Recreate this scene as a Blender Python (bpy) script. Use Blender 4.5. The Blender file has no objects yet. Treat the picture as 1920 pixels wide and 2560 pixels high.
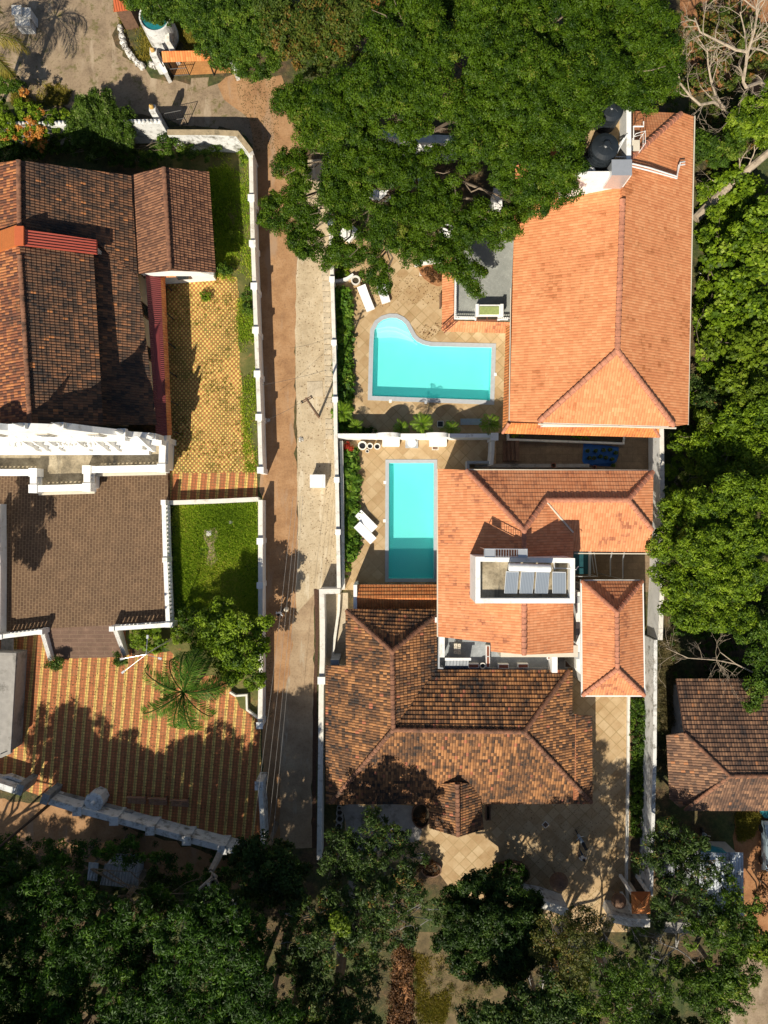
import bpy, math, random
import numpy as np
from mathutils import Vector, Matrix
from mathutils.geometry import tessellate_polygon

# ---------------------------------------------------------------- camera, sky, sun, exposure
SC = bpy.context.scene
H = 57.0                      # drone height above the lane
cam = bpy.data.objects.new('camera', bpy.data.cameras.new('camera'))
SC.collection.objects.link(cam); SC.camera = cam
cam.location = (0, 0, H); cam.rotation_euler = (0, 0, 0)
cam.data.sensor_fit = 'HORIZONTAL'; cam.data.angle = 2*math.atan(32.0/H)
cam.data.clip_start = 0.5; cam.data.clip_end = 2000
SUN_EL = math.radians(44.0); SUN_AZ = math.radians(202.4)     # sun stands in the south-south-west
wd = bpy.data.worlds.new("World"); SC.world = wd; wd.use_nodes = True
nt = wd.node_tree; bg = nt.nodes['Background']
sky = nt.nodes.new('ShaderNodeTexSky'); sky.sky_type = 'NISHITA'; sky.sun_disc = False
sky.sun_elevation = SUN_EL; sky.sun_rotation = SUN_AZ
nt.links.new(sky.outputs[0], bg.inputs[0]); bg.inputs[1].default_value = 0.062
sl = bpy.data.lights.new('sun', 'SUN'); sl.energy = 4.8; sl.angle = math.radians(0.5); sl.color = (1.0, 0.915, 0.765)
so = bpy.data.objects.new('sun', sl); SC.collection.objects.link(so)
sd = Vector((0.38, 0.92, -math.tan(SUN_EL)*0.9954))
so.rotation_euler = sd.to_track_quat('-Z', 'Y').to_euler()
SC.view_settings.view_transform = 'Standard'; SC.view_settings.look = 'None'
SC.view_settings.exposure = 0.32; SC.view_settings.gamma = 1.0
SC.render.engine = 'CYCLES'
SC.render.resolution_x = 768; SC.render.resolution_y = 1024
SC.cycles.max_bounces = 5; SC.cycles.transparent_max_bounces = 8

ORD = ['first', 'second', 'third', 'fourth', 'fifth', 'sixth', 'seventh', 'eighth', 'ninth', 'tenth', 'eleventh', 'twelfth', 'thirteenth', 'fourteenth', 'fifteenth', 'sixteenth', 'seventeenth']
random.seed(7); RNG = np.random.default_rng(11)
COL = SC.collection
PI = math.pi
def W(px, py, z=0.0):
    """a point of the photograph at height z, as a place on the site (30 px per metre on the ground)"""
    k = (H - z)/H/30.0
    return Vector(((px - 960)*k, (1280 - py)*k, z))
def M(npx, z=0.0): return npx*(H - z)/H/30.0

# ---------------------------------------------------------------- objects, tags
def link(o, parent=None):
    COL.objects.link(o)
    if parent is not None:
        o.parent = parent
    return o
def tag(o, label=None, cat=None, group=None, kind=None):
    if label: o['label'] = label
    if cat: o['category'] = cat
    if group: o['group'] = group
    if kind: o['kind'] = kind
    return o
def thing(name, loc, label, cat, group=None):
    o = bpy.data.objects.new(name, None); o.location = loc; o.empty_display_size = .3
    link(o); tag(o, label, cat, group)
    return o
def dup(root, loc, rotz=0.0, scale=1.0, label=None, group=None):
    r = root.copy(); COL.objects.link(r); r.location = loc; r.rotation_euler = (0, 0, rotz); r.scale = (scale,)*3
    if label: r['label'] = label
    if group: r['group'] = group
    for ch in list(root.children):
        c = ch.copy(); COL.objects.link(c); c.parent = r
        for g in list(ch.children):
            d = g.copy(); COL.objects.link(d); d.parent = c
    return r

class MB:
    """collects faces of one mesh, in world coordinates; build() re-bases them on the parent"""
    def __init__(s): s.v = []; s.f = []; s.uv = []; s.mi = []; s.cur = 0
    def face(s, pts, uv=None):
        n = len(s.v); s.v += [tuple(p) for p in pts]; s.f.append(tuple(range(n, n+len(pts)))); s.uv.append(uv); s.mi.append(s.cur)
    def quadstrip(s, A, B, closed=True):
        n = len(A)
        for i in range(n if closed else n-1):
            j = (i+1) % n; s.face([A[i], A[j], B[j], B[i]])
    def prism(s, xy, z0, z1, bottom=False):
        a = sum(xy[i][0]*xy[(i+1) % len(xy)][1]-xy[(i+1) % len(xy)][0]*xy[i][1] for i in range(len(xy)))
        if a < 0: xy = xy[::-1]
        lo = [(p[0], p[1], z0) for p in xy]; hi = [(p[0], p[1], z1) for p in xy]
        s.quadstrip(lo, hi)
        s.tess([xy], z1)
        if bottom: s.face(lo[::-1])
    def tess(s, loops, z):
        lp = [[Vector((p[0], p[1], 0)) for p in l] for l in loops]
        flat = [p for l in lp for p in l]
        for t in tessellate_polygon(lp):
            tri = [flat[i] for i in t]
            ar = (tri[1]-tri[0]).cross(tri[2]-tri[0]).z
            if ar < 0: tri = tri[::-1]
            s.face([(p.x, p.y, z) for p in tri])
    def box(s, c, d, rot=0.0, tilt=None):
        hx, hy, hz = d[0]/2, d[1]/2, d[2]/2; R = Matrix.Rotation(rot, 3, 'Z')
        if tilt is not None: R = R @ Matrix.Rotation(tilt, 3, 'X')
        P = [Vector(c)+R @ Vector((x*hx, y*hy, z*hz)) for x, y, z in
             ((-1,-1,-1),(1,-1,-1),(1,1,-1),(-1,1,-1),(-1,-1,1),(1,-1,1),(1,1,1),(-1,1,1))]
        for q in ((0,3,2,1),(4,5,6,7),(0,1,5,4),(1,2,6,5),(2,3,7,6),(3,0,4,7)): s.face([P[i] for i in q])
    def ring(s, c, r, z, n=20): return [(c[0]+r*math.cos(2*PI*i/n), c[1]+r*math.sin(2*PI*i/n), z) for i in range(n)]
    def lathe(s, c, prof, n=20, cap=True):
        R = [s.ring(c, r, z, n) for r, z in prof]
        for a, b in zip(R, R[1:]): s.quadstrip(a, b)
        if cap: s.face(R[-1])
    def tube(s, path, rad, n=6, cap=True):
        path = [Vector(p) for p in path]
        if not isinstance(rad, (list, tuple)): rad = [rad]*len(path)
        rings = []
        for i, p in enumerate(path):
            d = (path[min(i+1, len(path)-1)]-path[max(i-1, 0)])
            if d.length < 1e-6: d = Vector((0, 0, 1))
            d.normalize(); a = d.orthogonal().normalized() if abs(d.z) > .95 else d.cross(Vector((0, 0, 1))).normalized()
            b = d.cross(a)
            rings.append([p+(a*math.cos(2*PI*k/n)+b*math.sin(2*PI*k/n))*rad[i] for k in range(n)])
        for A, B in zip(rings, rings[1:]): s.quadstrip(A, B)
        if cap: s.face(rings[0][::-1]); s.face(rings[-1])
    def ribbon(s, pts, t, z0, z1, closed=False):
        """wall of thickness t along world points"""
        L, R = offs(pts, t/2, closed), offs(pts, -t/2, closed)
        n = len(pts)
        for i in range(n if closed else n-1):
            j = (i+1) % n
            s.face([(*L[i], z1), (*R[i], z1), (*R[j], z1), (*L[j], z1)][::-1])
            s.face([(*L[i], z0), (*L[j], z0), (*L[j], z1), (*L[i], z1)][::-1])
            s.face([(*R[i], z0), (*R[j], z0), (*R[j], z1), (*R[i], z1)])
        if not closed:
            for i in (0, n-1):
                s.face([(*L[i], z0), (*R[i], z0), (*R[i], z1), (*L[i], z1)])
    def build(s, name, mat, parent=None, smooth=False, bevel=0.0):
        me = bpy.data.meshes.new(name)
        off = TOTAL(parent)
        me.from_pydata([(a-off.x, b-off.y, c-off.z) for a, b, c in s.v], [], s.f)
        if any(u is not None for u in s.uv):
            ul = me.uv_layers.new(name='UVMap'); k = 0
            for f, u in zip(s.f, s.uv):
                for i in range(len(f)):
                    ul.data[k].uv = u[i] if u is not None else (0, 0); k += 1
        for m in (mat if isinstance(mat, list) else [mat]): me.materials.append(m)
        if isinstance(mat, list): me.polygons.foreach_set('material_index', s.mi)
        if smooth: me.polygons.foreach_set('use_smooth', [True]*len(s.f))
        me.update()
        o = bpy.data.objects.new(name, me); link(o, parent)
        if bevel:
            b = o.modifiers.new('bevel', 'BEVEL'); b.width = bevel; b.segments = 1; b.limit_method = 'ANGLE'
        return o
def TOTAL(o):
    t = Vector((0, 0, 0))
    while o is not None: t = t + o.location; o = o.parent
    return t
def offs(pts, d, closed=False):
    P = [Vector((p[0], p[1])) for p in pts]; n = len(P); out = []
    for i in range(n):
        a = P[i-1] if (i > 0 or closed) else None; c = P[(i+1) % n] if (i < n-1 or closed) else None
        n1 = ((P[i]-a).orthogonal().normalized() if a is not None and (P[i]-a).length > 1e-6 else None)
        n2 = ((c-P[i]).orthogonal().normalized() if c is not None and (c-P[i]).length > 1e-6 else None)
        if n1 is None: n1 = n2
        if n2 is None: n2 = n1
        m = (n1+n2); m = m.normalized() if m.length > 1e-6 else n1
        k = max(m.dot(n1), .35); q = P[i]+m*(d/k); out.append((q.x, q.y))
    return out
def xy(pts, z=0.0): return [tuple(W(p[0], p[1], z))[:2] for p in pts]

# ---------------------------------------------------------------- materials
def mat(name):
    m = bpy.data.materials.new(name); m.use_nodes = True
    n = m.node_tree; return m, n, n.nodes['Principled BSDF']
class G:
    """tiny node helper"""
    def __init__(s, n): s.n = n
    def nd(s, t, **k):
        x = s.n.nodes.new(t)
        for a, b in k.items(): setattr(x, a, b)
        return x
    def L(s, a, b): s.n.links.new(a, b)
    def val(s, sock, v):
        if hasattr(v, 'is_linked') or isinstance(v, bpy.types.NodeSocket): s.L(v, sock)
        else: sock.default_value = v
    def math(s, op, a, b=0.0, c=None):
        x = s.nd('ShaderNodeMath', operation=op); s.val(x.inputs[0], a); s.val(x.inputs[1], b)
        if c is not None: s.val(x.inputs[2], c)
        return x.outputs[0]
    def mix(s, f, a, b, bt='MIX'):
        x = s.nd('ShaderNodeMix', data_type='RGBA', blend_type=bt)
        s.val(x.inputs[0], f)
        for i, v in ((6, a), (7, b)):
            if isinstance(v, tuple): v = (*v[:3], 1)
            s.val(x.inputs[i], v)
        return x.outputs[2]
    def coord(s, kind='Object', scale=(1, 1, 1), rot=0.0):
        t = s.nd('ShaderNodeTexCoord'); mp = s.nd('ShaderNodeMapping')
        mp.inputs['Scale'].default_value = scale; mp.inputs['Rotation'].default_value = (0, 0, rot)
        s.L(t.outputs[kind], mp.inputs[0]); return mp.outputs[0]
    def noise(s, vec, sc, det=4, rough=.6):
        x = s.nd('ShaderNodeTexNoise'); s.L(vec, x.inputs['Vector']); x.inputs['Scale'].default_value = sc
        x.inputs['Detail'].default_value = det; x.inputs['Roughness'].default_value = rough; return x.outputs[0]
    def ramp(s, f, stops):
        x = s.nd('ShaderNodeValToRGB'); s.L(f, x.inputs[0]); e = x.color_ramp.elements
        while len(e) < len(stops): e.new(.5)
        for i, (p, c) in enumerate(stops):
            e[i].position = p; e[i].color = (*c, 1) if not isinstance(c, float) else (c, c, c, 1)
        return x.outputs[0]
    def sep(s, v): x = s.nd('ShaderNodeSeparateXYZ'); s.L(v, x.inputs[0]); return x.outputs
    def comb(s, a, b, c=0.0):
        x = s.nd('ShaderNodeCombineXYZ'); s.val(x.inputs[0], a); s.val(x.inputs[1], b); s.val(x.inputs[2], c); return x.outputs[0]
    def white(s, v): x = s.nd('ShaderNodeTexWhiteNoise', noise_dimensions='3D'); s.L(v, x.inputs[0]); return x.outputs['Value']
    def bump(s, h, st, dist, bsdf):
        x = s.nd('ShaderNodeBump'); s.L(h, x.inputs['Height']); x.inputs['Strength'].default_value = st
        x.inputs['Distance'].default_value = dist; s.L(x.outputs[0], bsdf.inputs['Normal'])

def plain(name, c, rough=.7, var=.12, sc=3.0, metal=0.0, dirt=None, dsc=.8, dpos=.55, bump=0.0):
    m, n, b = mat(name); g = G(n); v = g.coord()
    f = g.noise(v, sc, 5); hi = tuple(min(1, x*(1+var)) for x in c); lo = tuple(x*(1-var) for x in c)
    col = g.mix(g.ramp(f, [(.3, 0.0), (.7, 1.0)]), lo, hi)
    if dirt is not None:
        col = g.mix(g.ramp(g.noise(v, dsc, 7, .72), [(dpos, 0.0), (dpos+.16, 1.0)]), col, dirt)
    g.L(col, b.inputs['Base Color']); b.inputs['Roughness'].default_value = rough; b.inputs['Metallic'].default_value = metal
    if bump: g.bump(g.noise(v, sc*4, 6, .7), bump, .05, b)
    return m

def tilemat(name, stops, tw=.21, th=.32, dirt=(.03, .025, .02), dpos=.6, dsc=.35, clump=.25, patch=0.0, hue=None, rib=1.0):
    """clay tiles: one colour draw per tile, courses and ribs along the slope (UV in metres)"""
    m, n, b = mat(name); g = G(n)
    t = g.nd('ShaderNodeTexCoord'); s = g.sep(t.outputs['UV'])
    r = g.math('FLOOR', g.math('DIVIDE', s[1], th)); c = g.math('FLOOR', g.math('DIVIDE', s[0], tw))
    w = g.white(g.comb(c, r, 3.0))
    o = g.coord('Object')
    big = g.noise(o, dsc, 7, .7); mid = g.noise(o, 1.1, 7, .75)
    f = g.math('ADD', g.math('MULTIPLY', w, clump), g.math('MULTIPLY', mid, 1.0-clump))
    col = g.ramp(f, stops)
    if patch:
        w2 = g.white(g.comb(c, r, 9.0)); col = g.mix(g.math('GREATER_THAN', w2, 1-patch), col, hue)
    d = g.math('ADD', big, g.math('MULTIPLY', g.math('SUBTRACT', w, .5), .22))
    col = g.mix(g.ramp(d, [(dpos, 0.0), (dpos+.12, 1.0)]), col, dirt)
    # ribs and edges
    u = g.math('FRACT', g.math('DIVIDE', s[0], tw)); 
    hgt = g.math('ABSOLUTE', g.math('SINE', g.math('MULTIPLY', u, PI)))
    gap = g.ramp(u, [(0.0, 0.0), (.12, 1.0), (.88, 1.0), (1.0, 0.0)])
    col = g.mix(g.math('SUBTRACT', 1.0, gap), col, g.mix(1.0, col, (.55, .45, .42), 'MULTIPLY'))
    g.L(col, b.inputs['Base Color']); b.inputs['Roughness'].default_value = .85
    g.bump(g.math('ADD', hgt, g.math('MULTIPLY', g.noise(o, 30, 3), .3)), rib, .05, b)
    return m

MT = {}
MT['newtile'] = tilemat('new_orange_clay_tiles', [(.25, (.58, .205, .08)), (.5, (.70, .28, .115)), (.75, (.79, .365, .165))], tw=.2, dirt=(.46, .16, .055), dpos=.58, clump=.30, rib=.3)
MT['newtile2'] = tilemat('pale_salmon_clay_tiles', [(.25, (.56, .20, .08)), (.5, (.68, .275, .12)), (.75, (.76, .345, .165))], tw=.2, dirt=(.36, .13, .06), dpos=.57, clump=.33, rib=.35)
MT['skirt'] = tilemat('bright_orange_clay_tiles', [(.25, (.56, .17, .045)), (.5, (.68, .24, .07)), (.75, (.74, .31, .10))], dirt=(.42, .13, .045), dpos=.58, clump=.4, rib=.6)
MT['oldtile'] = tilemat('weathered_clay_tiles', [(.25, (.05, .03, .018)), (.40, (.15, .07, .03)), (.52, (.28, .125, .046)), (.64, (.41, .185, .066)), (.8, (.54, .26, .10))],
                        dirt=(.03, .022, .018), dpos=.54, dsc=.3, clump=.45, patch=.02, hue=(.42, .14, .07))
MT['churchtile'] = tilemat('dark_brown_clay_tiles', [(.25, (.05, .032, .022)), (.42, (.11, .06, .034)), (.56, (.185, .09, .045)), (.78, (.33, .14, .06))],
                        tw=.2, th=.33, dirt=(.032, .024, .02), dpos=.52, dsc=.22, clump=.5, patch=.015, hue=(.46, .18, .06))  # darker brown ramp, used on the eastern church slopes
MT['churchwest'] = tilemat('rusty_orange_clay_tiles', [(.25, (.12, .05, .03)), (.45, (.26, .09, .04)), (.6, (.36, .13, .05)), (.8, (.5, .2, .07))],
                        tw=.2, th=.33, dirt=(.05, .032, .024), dpos=.56, dsc=.3, clump=.7)
MT['annextile'] = tilemat('brown_clay_tiles', [(.25, (.13, .06, .035)), (.5, (.23, .105, .055)), (.8, (.33, .155, .08))], tw=.2, th=.33, dirt=(.08, .045, .03), dpos=.62, clump=.6)
MT['nbrtile'] = tilemat('dusty_brown_clay_tiles', [(.25, (.09, .05, .032)), (.5, (.19, .10, .058)), (.75, (.34, .18, .095))], dirt=(.05, .034, .028), dpos=.55, clump=.6, patch=.02, hue=(.4, .17, .07))
MT['ridge'] = plain('ridge_tile_clay', (.46, .19, .11), .8, .3, 4, dirt=(.16, .075, .05), dsc=1.5, dpos=.58)
MT['ridgeold'] = plain('old_ridge_tile_clay', (.23, .105, .058), .9, .45, 3, dirt=(.05, .035, .025), dsc=1.2, dpos=.50)
MT['white'] = plain('white_limewash', (.83, .82, .79), .8, .06, 2, dirt=(.52, .48, .40), dsc=1.3, dpos=.56)
MT['whiteold'] = plain('stained_white_limewash', (.70, .70, .68), .85, .12, 2, dirt=(.18, .165, .13), dsc=1.6, dpos=.50, bump=.2)
MT['whiteshade'] = plain('shade_grey_mildewed_limewash', (.27, .28, .27), .9, .2, 3, dirt=(.12, .115, .10), dsc=1.8, dpos=.48, bump=.3)  # limewash with tree shade put into its grey base, plus mildew blotches
MT['cap'] = plain('weathered_wall_top', (.72, .69, .62), .85, .1, 2, dirt=(.40, .35, .27), dsc=1.6, dpos=.54)
MT['captan'] = plain('tan_mossy_coping', (.36, .28, .17), .9, .25, 2.5, dirt=(.10, .085, .05), dsc=1.4, dpos=.55)
MT['greywall'] = plain('grey_render', (.36, .38, .40), .8, .1, 2)
MT['cream'] = plain('cream_render', (.62, .56, .45), .8, .08, 2)
MT['dark'] = plain('dark_opening', (.012, .012, .014), .4)
MT['glass'] = plain('dark_window_glass', (.03, .04, .05), .08)
MT['wood'] = plain('reddish_wood', (.22, .075, .04), .7, .3, 6)
MT['oldwood'] = plain('weathered_wood', (.16, .09, .055), .8, .3, 6)
MT['metal'] = plain('galvanised_metal', (.62, .64, .66), .35, .05, 3, metal=.6)
MT['iron'] = plain('black_iron', (.02, .02, .022), .5)
MT['darkwire'] = plain('dark_cable', (.07, .065, .06), .6)
MT['wire'] = plain('pale_cable', (.30, .28, .25), .6)
MT['plastic'] = plain('black_plastic', (.018, .023, .028), .38, .3, 2)
MT['whiteplastic'] = plain('white_plastic', (.82, .82, .80), .4)
MT['cushion'] = plain('white_canvas', (.86, .86, .86), .8, .03, 4)
MT['concrete'] = plain('grey_concrete', (.33, .31, .28), .9, .15, 2, dirt=(.14, .13, .11), dsc=.8, dpos=.52, bump=.2)
MT['coping'] = plain('grey_pool_coping', (.42, .44, .46), .75, .08, 4)
MT['darkwood'] = plain('dark_soil', (.07, .035, .02), .95, .4, 8)
MT['soil'] = plain('garden_soil', (.05, .038, .022), .95, .4, 5)
MT['bark'] = plain('grey_brown_bark', (.20, .155, .11), .95, .3, 3, bump=.5)
MT['palebark'] = plain('pale_bark', (.42, .34, .25), .9, .2, 3, dirt=(.18, .14, .1), dsc=2, dpos=.5, bump=.4)
MT['greybark'] = plain('silver_dead_wood', (.30, .29, .27), .9, .2, 3)
MT['bluetarp'] = plain('blue_tarpaulin', (.01, .10, .33), .5, .2, 5, bump=.4)
MT['tealtarp'] = plain('teal_tarpaulin', (.012, .17, .19), .5, .2, 5, bump=.3)
MT['darkteal'] = plain('dark_teal_cover', (.005, .06, .075), .5, .2, 3)
MT['skin'] = plain('skin', (.16, .08, .05), .6)
MT['hair'] = plain('black_hair', (.01, .009, .008), .6)
MT['shirt'] = plain('white_cotton', (.70, .72, .74), .85)
MT['greyshirt'] = plain('grey_cotton', (.38, .44, .50), .85)
MT['trousers'] = plain('dark_cotton', (.04, .045, .06), .85)
MT['navy'] = plain('navy_cotton', (.03, .06, .12), .85)
MT['solar'] = None
MT['gold'] = plain('ochre_paint', (.55, .34, .10), .7, .2, 6)
MT['stone'] = plain('whitewashed_stone', (.68, .66, .62), .9, .15, 4, dirt=(.2, .16, .1), dsc=3, dpos=.5)
MT['carpaint'] = plain('pale_blue_car_paint', (.35, .45, .52), .25)
MT['turf'] = plain('turf_mat', (.30, .36, .12), .9, .2, 8)

def corr(name, c, period, ax=0, dirt=None, rough=.6, metal=0):
    m, n, b = mat(name); g = G(n)
    t = g.nd('ShaderNodeTexCoord'); s = g.sep(t.outputs['UV']); v = g.coord()
    w = g.math('SINE', g.math('MULTIPLY', s[ax], 2*PI/period))
    col = g.mix(g.noise(v, 2.5, 4), tuple(x*.8 for x in c), tuple(min(1, x*1.15) for x in c))
    if dirt: col = g.mix(g.ramp(g.noise(v, .9, 6, .7), [(.5, 0.0), (.66, 1.0)]), col, dirt)
    g.L(col, b.inputs['Base Color']); b.inputs['Roughness'].default_value = rough; b.inputs['Metallic'].default_value = metal
    g.bump(w, .9, .04, b); return m
MT['maroon'] = corr('maroon_roof_sheet', (.20, .035, .035), .16)
MT['orangesheet'] = corr('orange_roof_sheet', (.52, .12, .04), .2)
MT['redsheet'] = corr('red_ribbed_sheet', (.42, .075, .045), .2, ax=1)
MT['orangesheet2'] = corr('orange_ribbed_sheet', (.55, .17, .045), .2, ax=1)
MT['sheetgrey'] = corr('old_grey_roof_sheet', (.30, .32, .34), .25, dirt=(.08, .08, .07))
MT['sheetpale'] = corr('leaf_littered_pale_sheet', (.55, .60, .66), .25, dirt=(.07, .065, .05))
MT['bamboo'] = corr('slatted_aluminium', (.30, .42, .5), .12)

def solar():
    m, n, b = mat('solar_collector_glass'); g = G(n)
    t = g.nd('ShaderNodeTexCoord'); s = g.sep(t.outputs['UV'])
    w = g.ramp(g.math('FRACT', g.math('DIVIDE', s[0], .11)), [(.0, (.33, .36, .39)), (.15, (.16, .19, .23)), (.85, (.16, .19, .23)), (1.0, (.33, .36, .39))])
    g.L(w, b.inputs['Base Color']); b.inputs['Roughness'].default_value = .25; return m
MT['solar'] = solar()

# --- ground surfaces
def ground_mat():
    m, n, b = mat('soil_and_leaf_litter'); g = G(n); v = g.coord()
    f = g.noise(v, .22, 6, .6); h = g.noise(v, 2.2, 8, .75); k = g.noise(v, 9, 4, .7)
    a = g.ramp(h, [(.3, (.035, .028, .015)), (.5, (.10, .065, .032)), (.66, (.20, .12, .055)), (.8, (.26, .17, .09))])
    c = g.ramp(h, [(.3, (.02, .032, .008)), (.5, (.055, .075, .018)), (.7, (.12, .12, .035))])
    col = g.mix(g.ramp(f, [(.42, 0.0), (.6, 1.0)]), a, c)
    g.L(col, b.inputs['Base Color']); b.inputs['Roughness'].default_value = .97; g.bump(g.math('ADD', h, k), .7, .12, b); return m
def dirt_mat(name, stops, spk=(.35, .28, .18), mul=1.0, grass=None, gp=.6, wet=None, wp=.6):
    m, n, b = mat(name); g = G(n); v = g.coord()
    h = g.noise(v, .7, 8, .68); k = g.noise(v, 14, 3, .8)
    col = g.ramp(h, stops)
    col = g.mix(g.ramp(k, [(.62, 0.0), (.72, .8)]), col, spk)
    col = g.mix(g.ramp(g.noise(v, 6, 4, .7), [(.3, .45), (.5, 0.0)]), col, tuple(x*.55 for x in stops[0][1]))
    if wet is not None:
        vs = g.coord(scale=(1, .22, 1)); col = g.mix(g.ramp(g.noise(vs, .9, 6, .65), [(wp, 0.0), (wp+.1, .85)]), col, wet)
    if grass is not None:
        col = g.mix(g.ramp(g.noise(v, 1.1, 7, .75), [(gp, 0.0), (gp+.08, .9)]), col, grass)
    g.L(col, b.inputs['Base Color']); b.inputs['Roughness'].default_value = .95; g.bump(g.math('ADD', h, g.math('MULTIPLY', k, .3)), .5, .06, b); return m
MT['ground'] = ground_mat()
MT['forecourt'] = dirt_mat('pale_earth', [(.3, (.17, .12, .075)), (.5, (.30, .22, .14)), (.7, (.37, .28, .18))], grass=(.13, .115, .035), gp=.54, wet=(.42, .33, .23), wp=.56)
MT['road'] = dirt_mat('brown_earth_lane', [(.3, (.25, .13, .06)), (.5, (.37, .205, .095)), (.7, (.45, .27, .14))], wet=(.36, .24, .15), wp=.55, grass=(.2, .135, .06), gp=.63)
MT['strip'] = dirt_mat('sandy_concrete', [(.3, (.38, .29, .18)), (.5, (.50, .40, .26)), (.7, (.58, .48, .33))], spk=(.24, .18, .11), wet=(.62, .54, .40), wp=.55, grass=(.36, .24, .12), gp=.62)
MT['strip2'] = dirt_mat('grey_brown_lane', [(.3, (.25, .17, .10)), (.5, (.36, .255, .155)), (.7, (.44, .33, .21))], spk=(.24, .18, .11), wet=(.42, .36, .27), wp=.56)
MT['slab'] = dirt_mat('cement_slab', [(.3, (.36, .29, .2)), (.5, (.5, .42, .3)), (.7, (.6, .5, .36))])
MT['redearth'] = dirt_mat('red_earth', [(.3, (.20, .085, .035)), (.5, (.33, .15, .06)), (.7, (.42, .22, .10))], spk=(.5, .35, .2), grass=(.16, .13, .04), gp=.6)
MT['lawn'] = dirt_mat('grass_ground', [(.3, (.05, .09, .012)), (.5, (.11, .18, .02)), (.7, (.18, .24, .04))], spk=(.25, .22, .08), grass=(.26, .18, .08), gp=.56)
MT['weeds'] = dirt_mat('weedy_ground', [(.3, (.05, .07, .015)), (.5, (.12, .12, .03)), (.7, (.22, .17, .06))], spk=(.28, .2, .09), grass=(.24, .13, .05), gp=.58)
MT['scrub'] = dirt_mat('dry_scrub_ground', [(.3, (.06, .045, .02)), (.5, (.15, .11, .05)), (.7, (.26, .18, .09))], spk=(.3, .22, .12), grass=(.08, .09, .02), gp=.56)
MT['moss'] = dirt_mat('mossy_terrace_floor', [(.3, (.10, .085, .06)), (.45, (.28, .23, .15)), (.7, (.55, .47, .33))], spk=(.6, .52, .38), wet=(.09, .085, .07), wp=.56)
MT['tankfloor'] = dirt_mat('sandy_roof_floor', [(.3, (.32, .22, .11)), (.5, (.46, .33, .18)), (.7, (.56, .43, .26))])

def diag():
    m, n, b = mat('diagonal_sandstone_paving'); g = G(n); v = g.coord(rot=PI/4); s = g.sep(v); o = g.coord()
    T = .74
    fx = g.math('FRACT', g.math('DIVIDE', s[0], T)); fy = g.math('FRACT', g.math('DIVIDE', s[1], T))
    e = g.math('MINIMUM', g.math('MINIMUM', fx, g.math('SUBTRACT', 1.0, fx)), g.math('MINIMUM', fy, g.math('SUBTRACT', 1.0, fy)))
    j = g.ramp(e, [(.015, 1.0), (.06, 0.0)])
    w = g.white(g.comb(g.math('FLOOR', g.math('DIVIDE', s[0], T)), g.math('FLOOR', g.math('DIVIDE', s[1], T)), 1.0))
    h = g.noise(o, 1.3, 7, .65)
    f = g.math('ADD', g.math('MULTIPLY', w, .3), g.math('MULTIPLY', h, .7))
    col = g.ramp(f, [(.25, (.35, .22, .10)), (.5, (.46, .32, .17)), (.75, (.56, .42, .25))])
    jf = g.math('MULTIPLY', j, g.ramp(g.noise(o, .35, 3), [(.38, .15), (.6, .85)]))
    col = g.mix(jf, col, (.27, .19, .075))
    col = g.mix(g.ramp(g.noise(o, 8, 5, .8), [(.6, 0.0), (.75, .5)]), col, (.32, .2, .1))
    g.L(col, b.inputs['Base Color']); b.inputs['Roughness'].default_value = .85; return m
MT['diag'] = diag()
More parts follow.
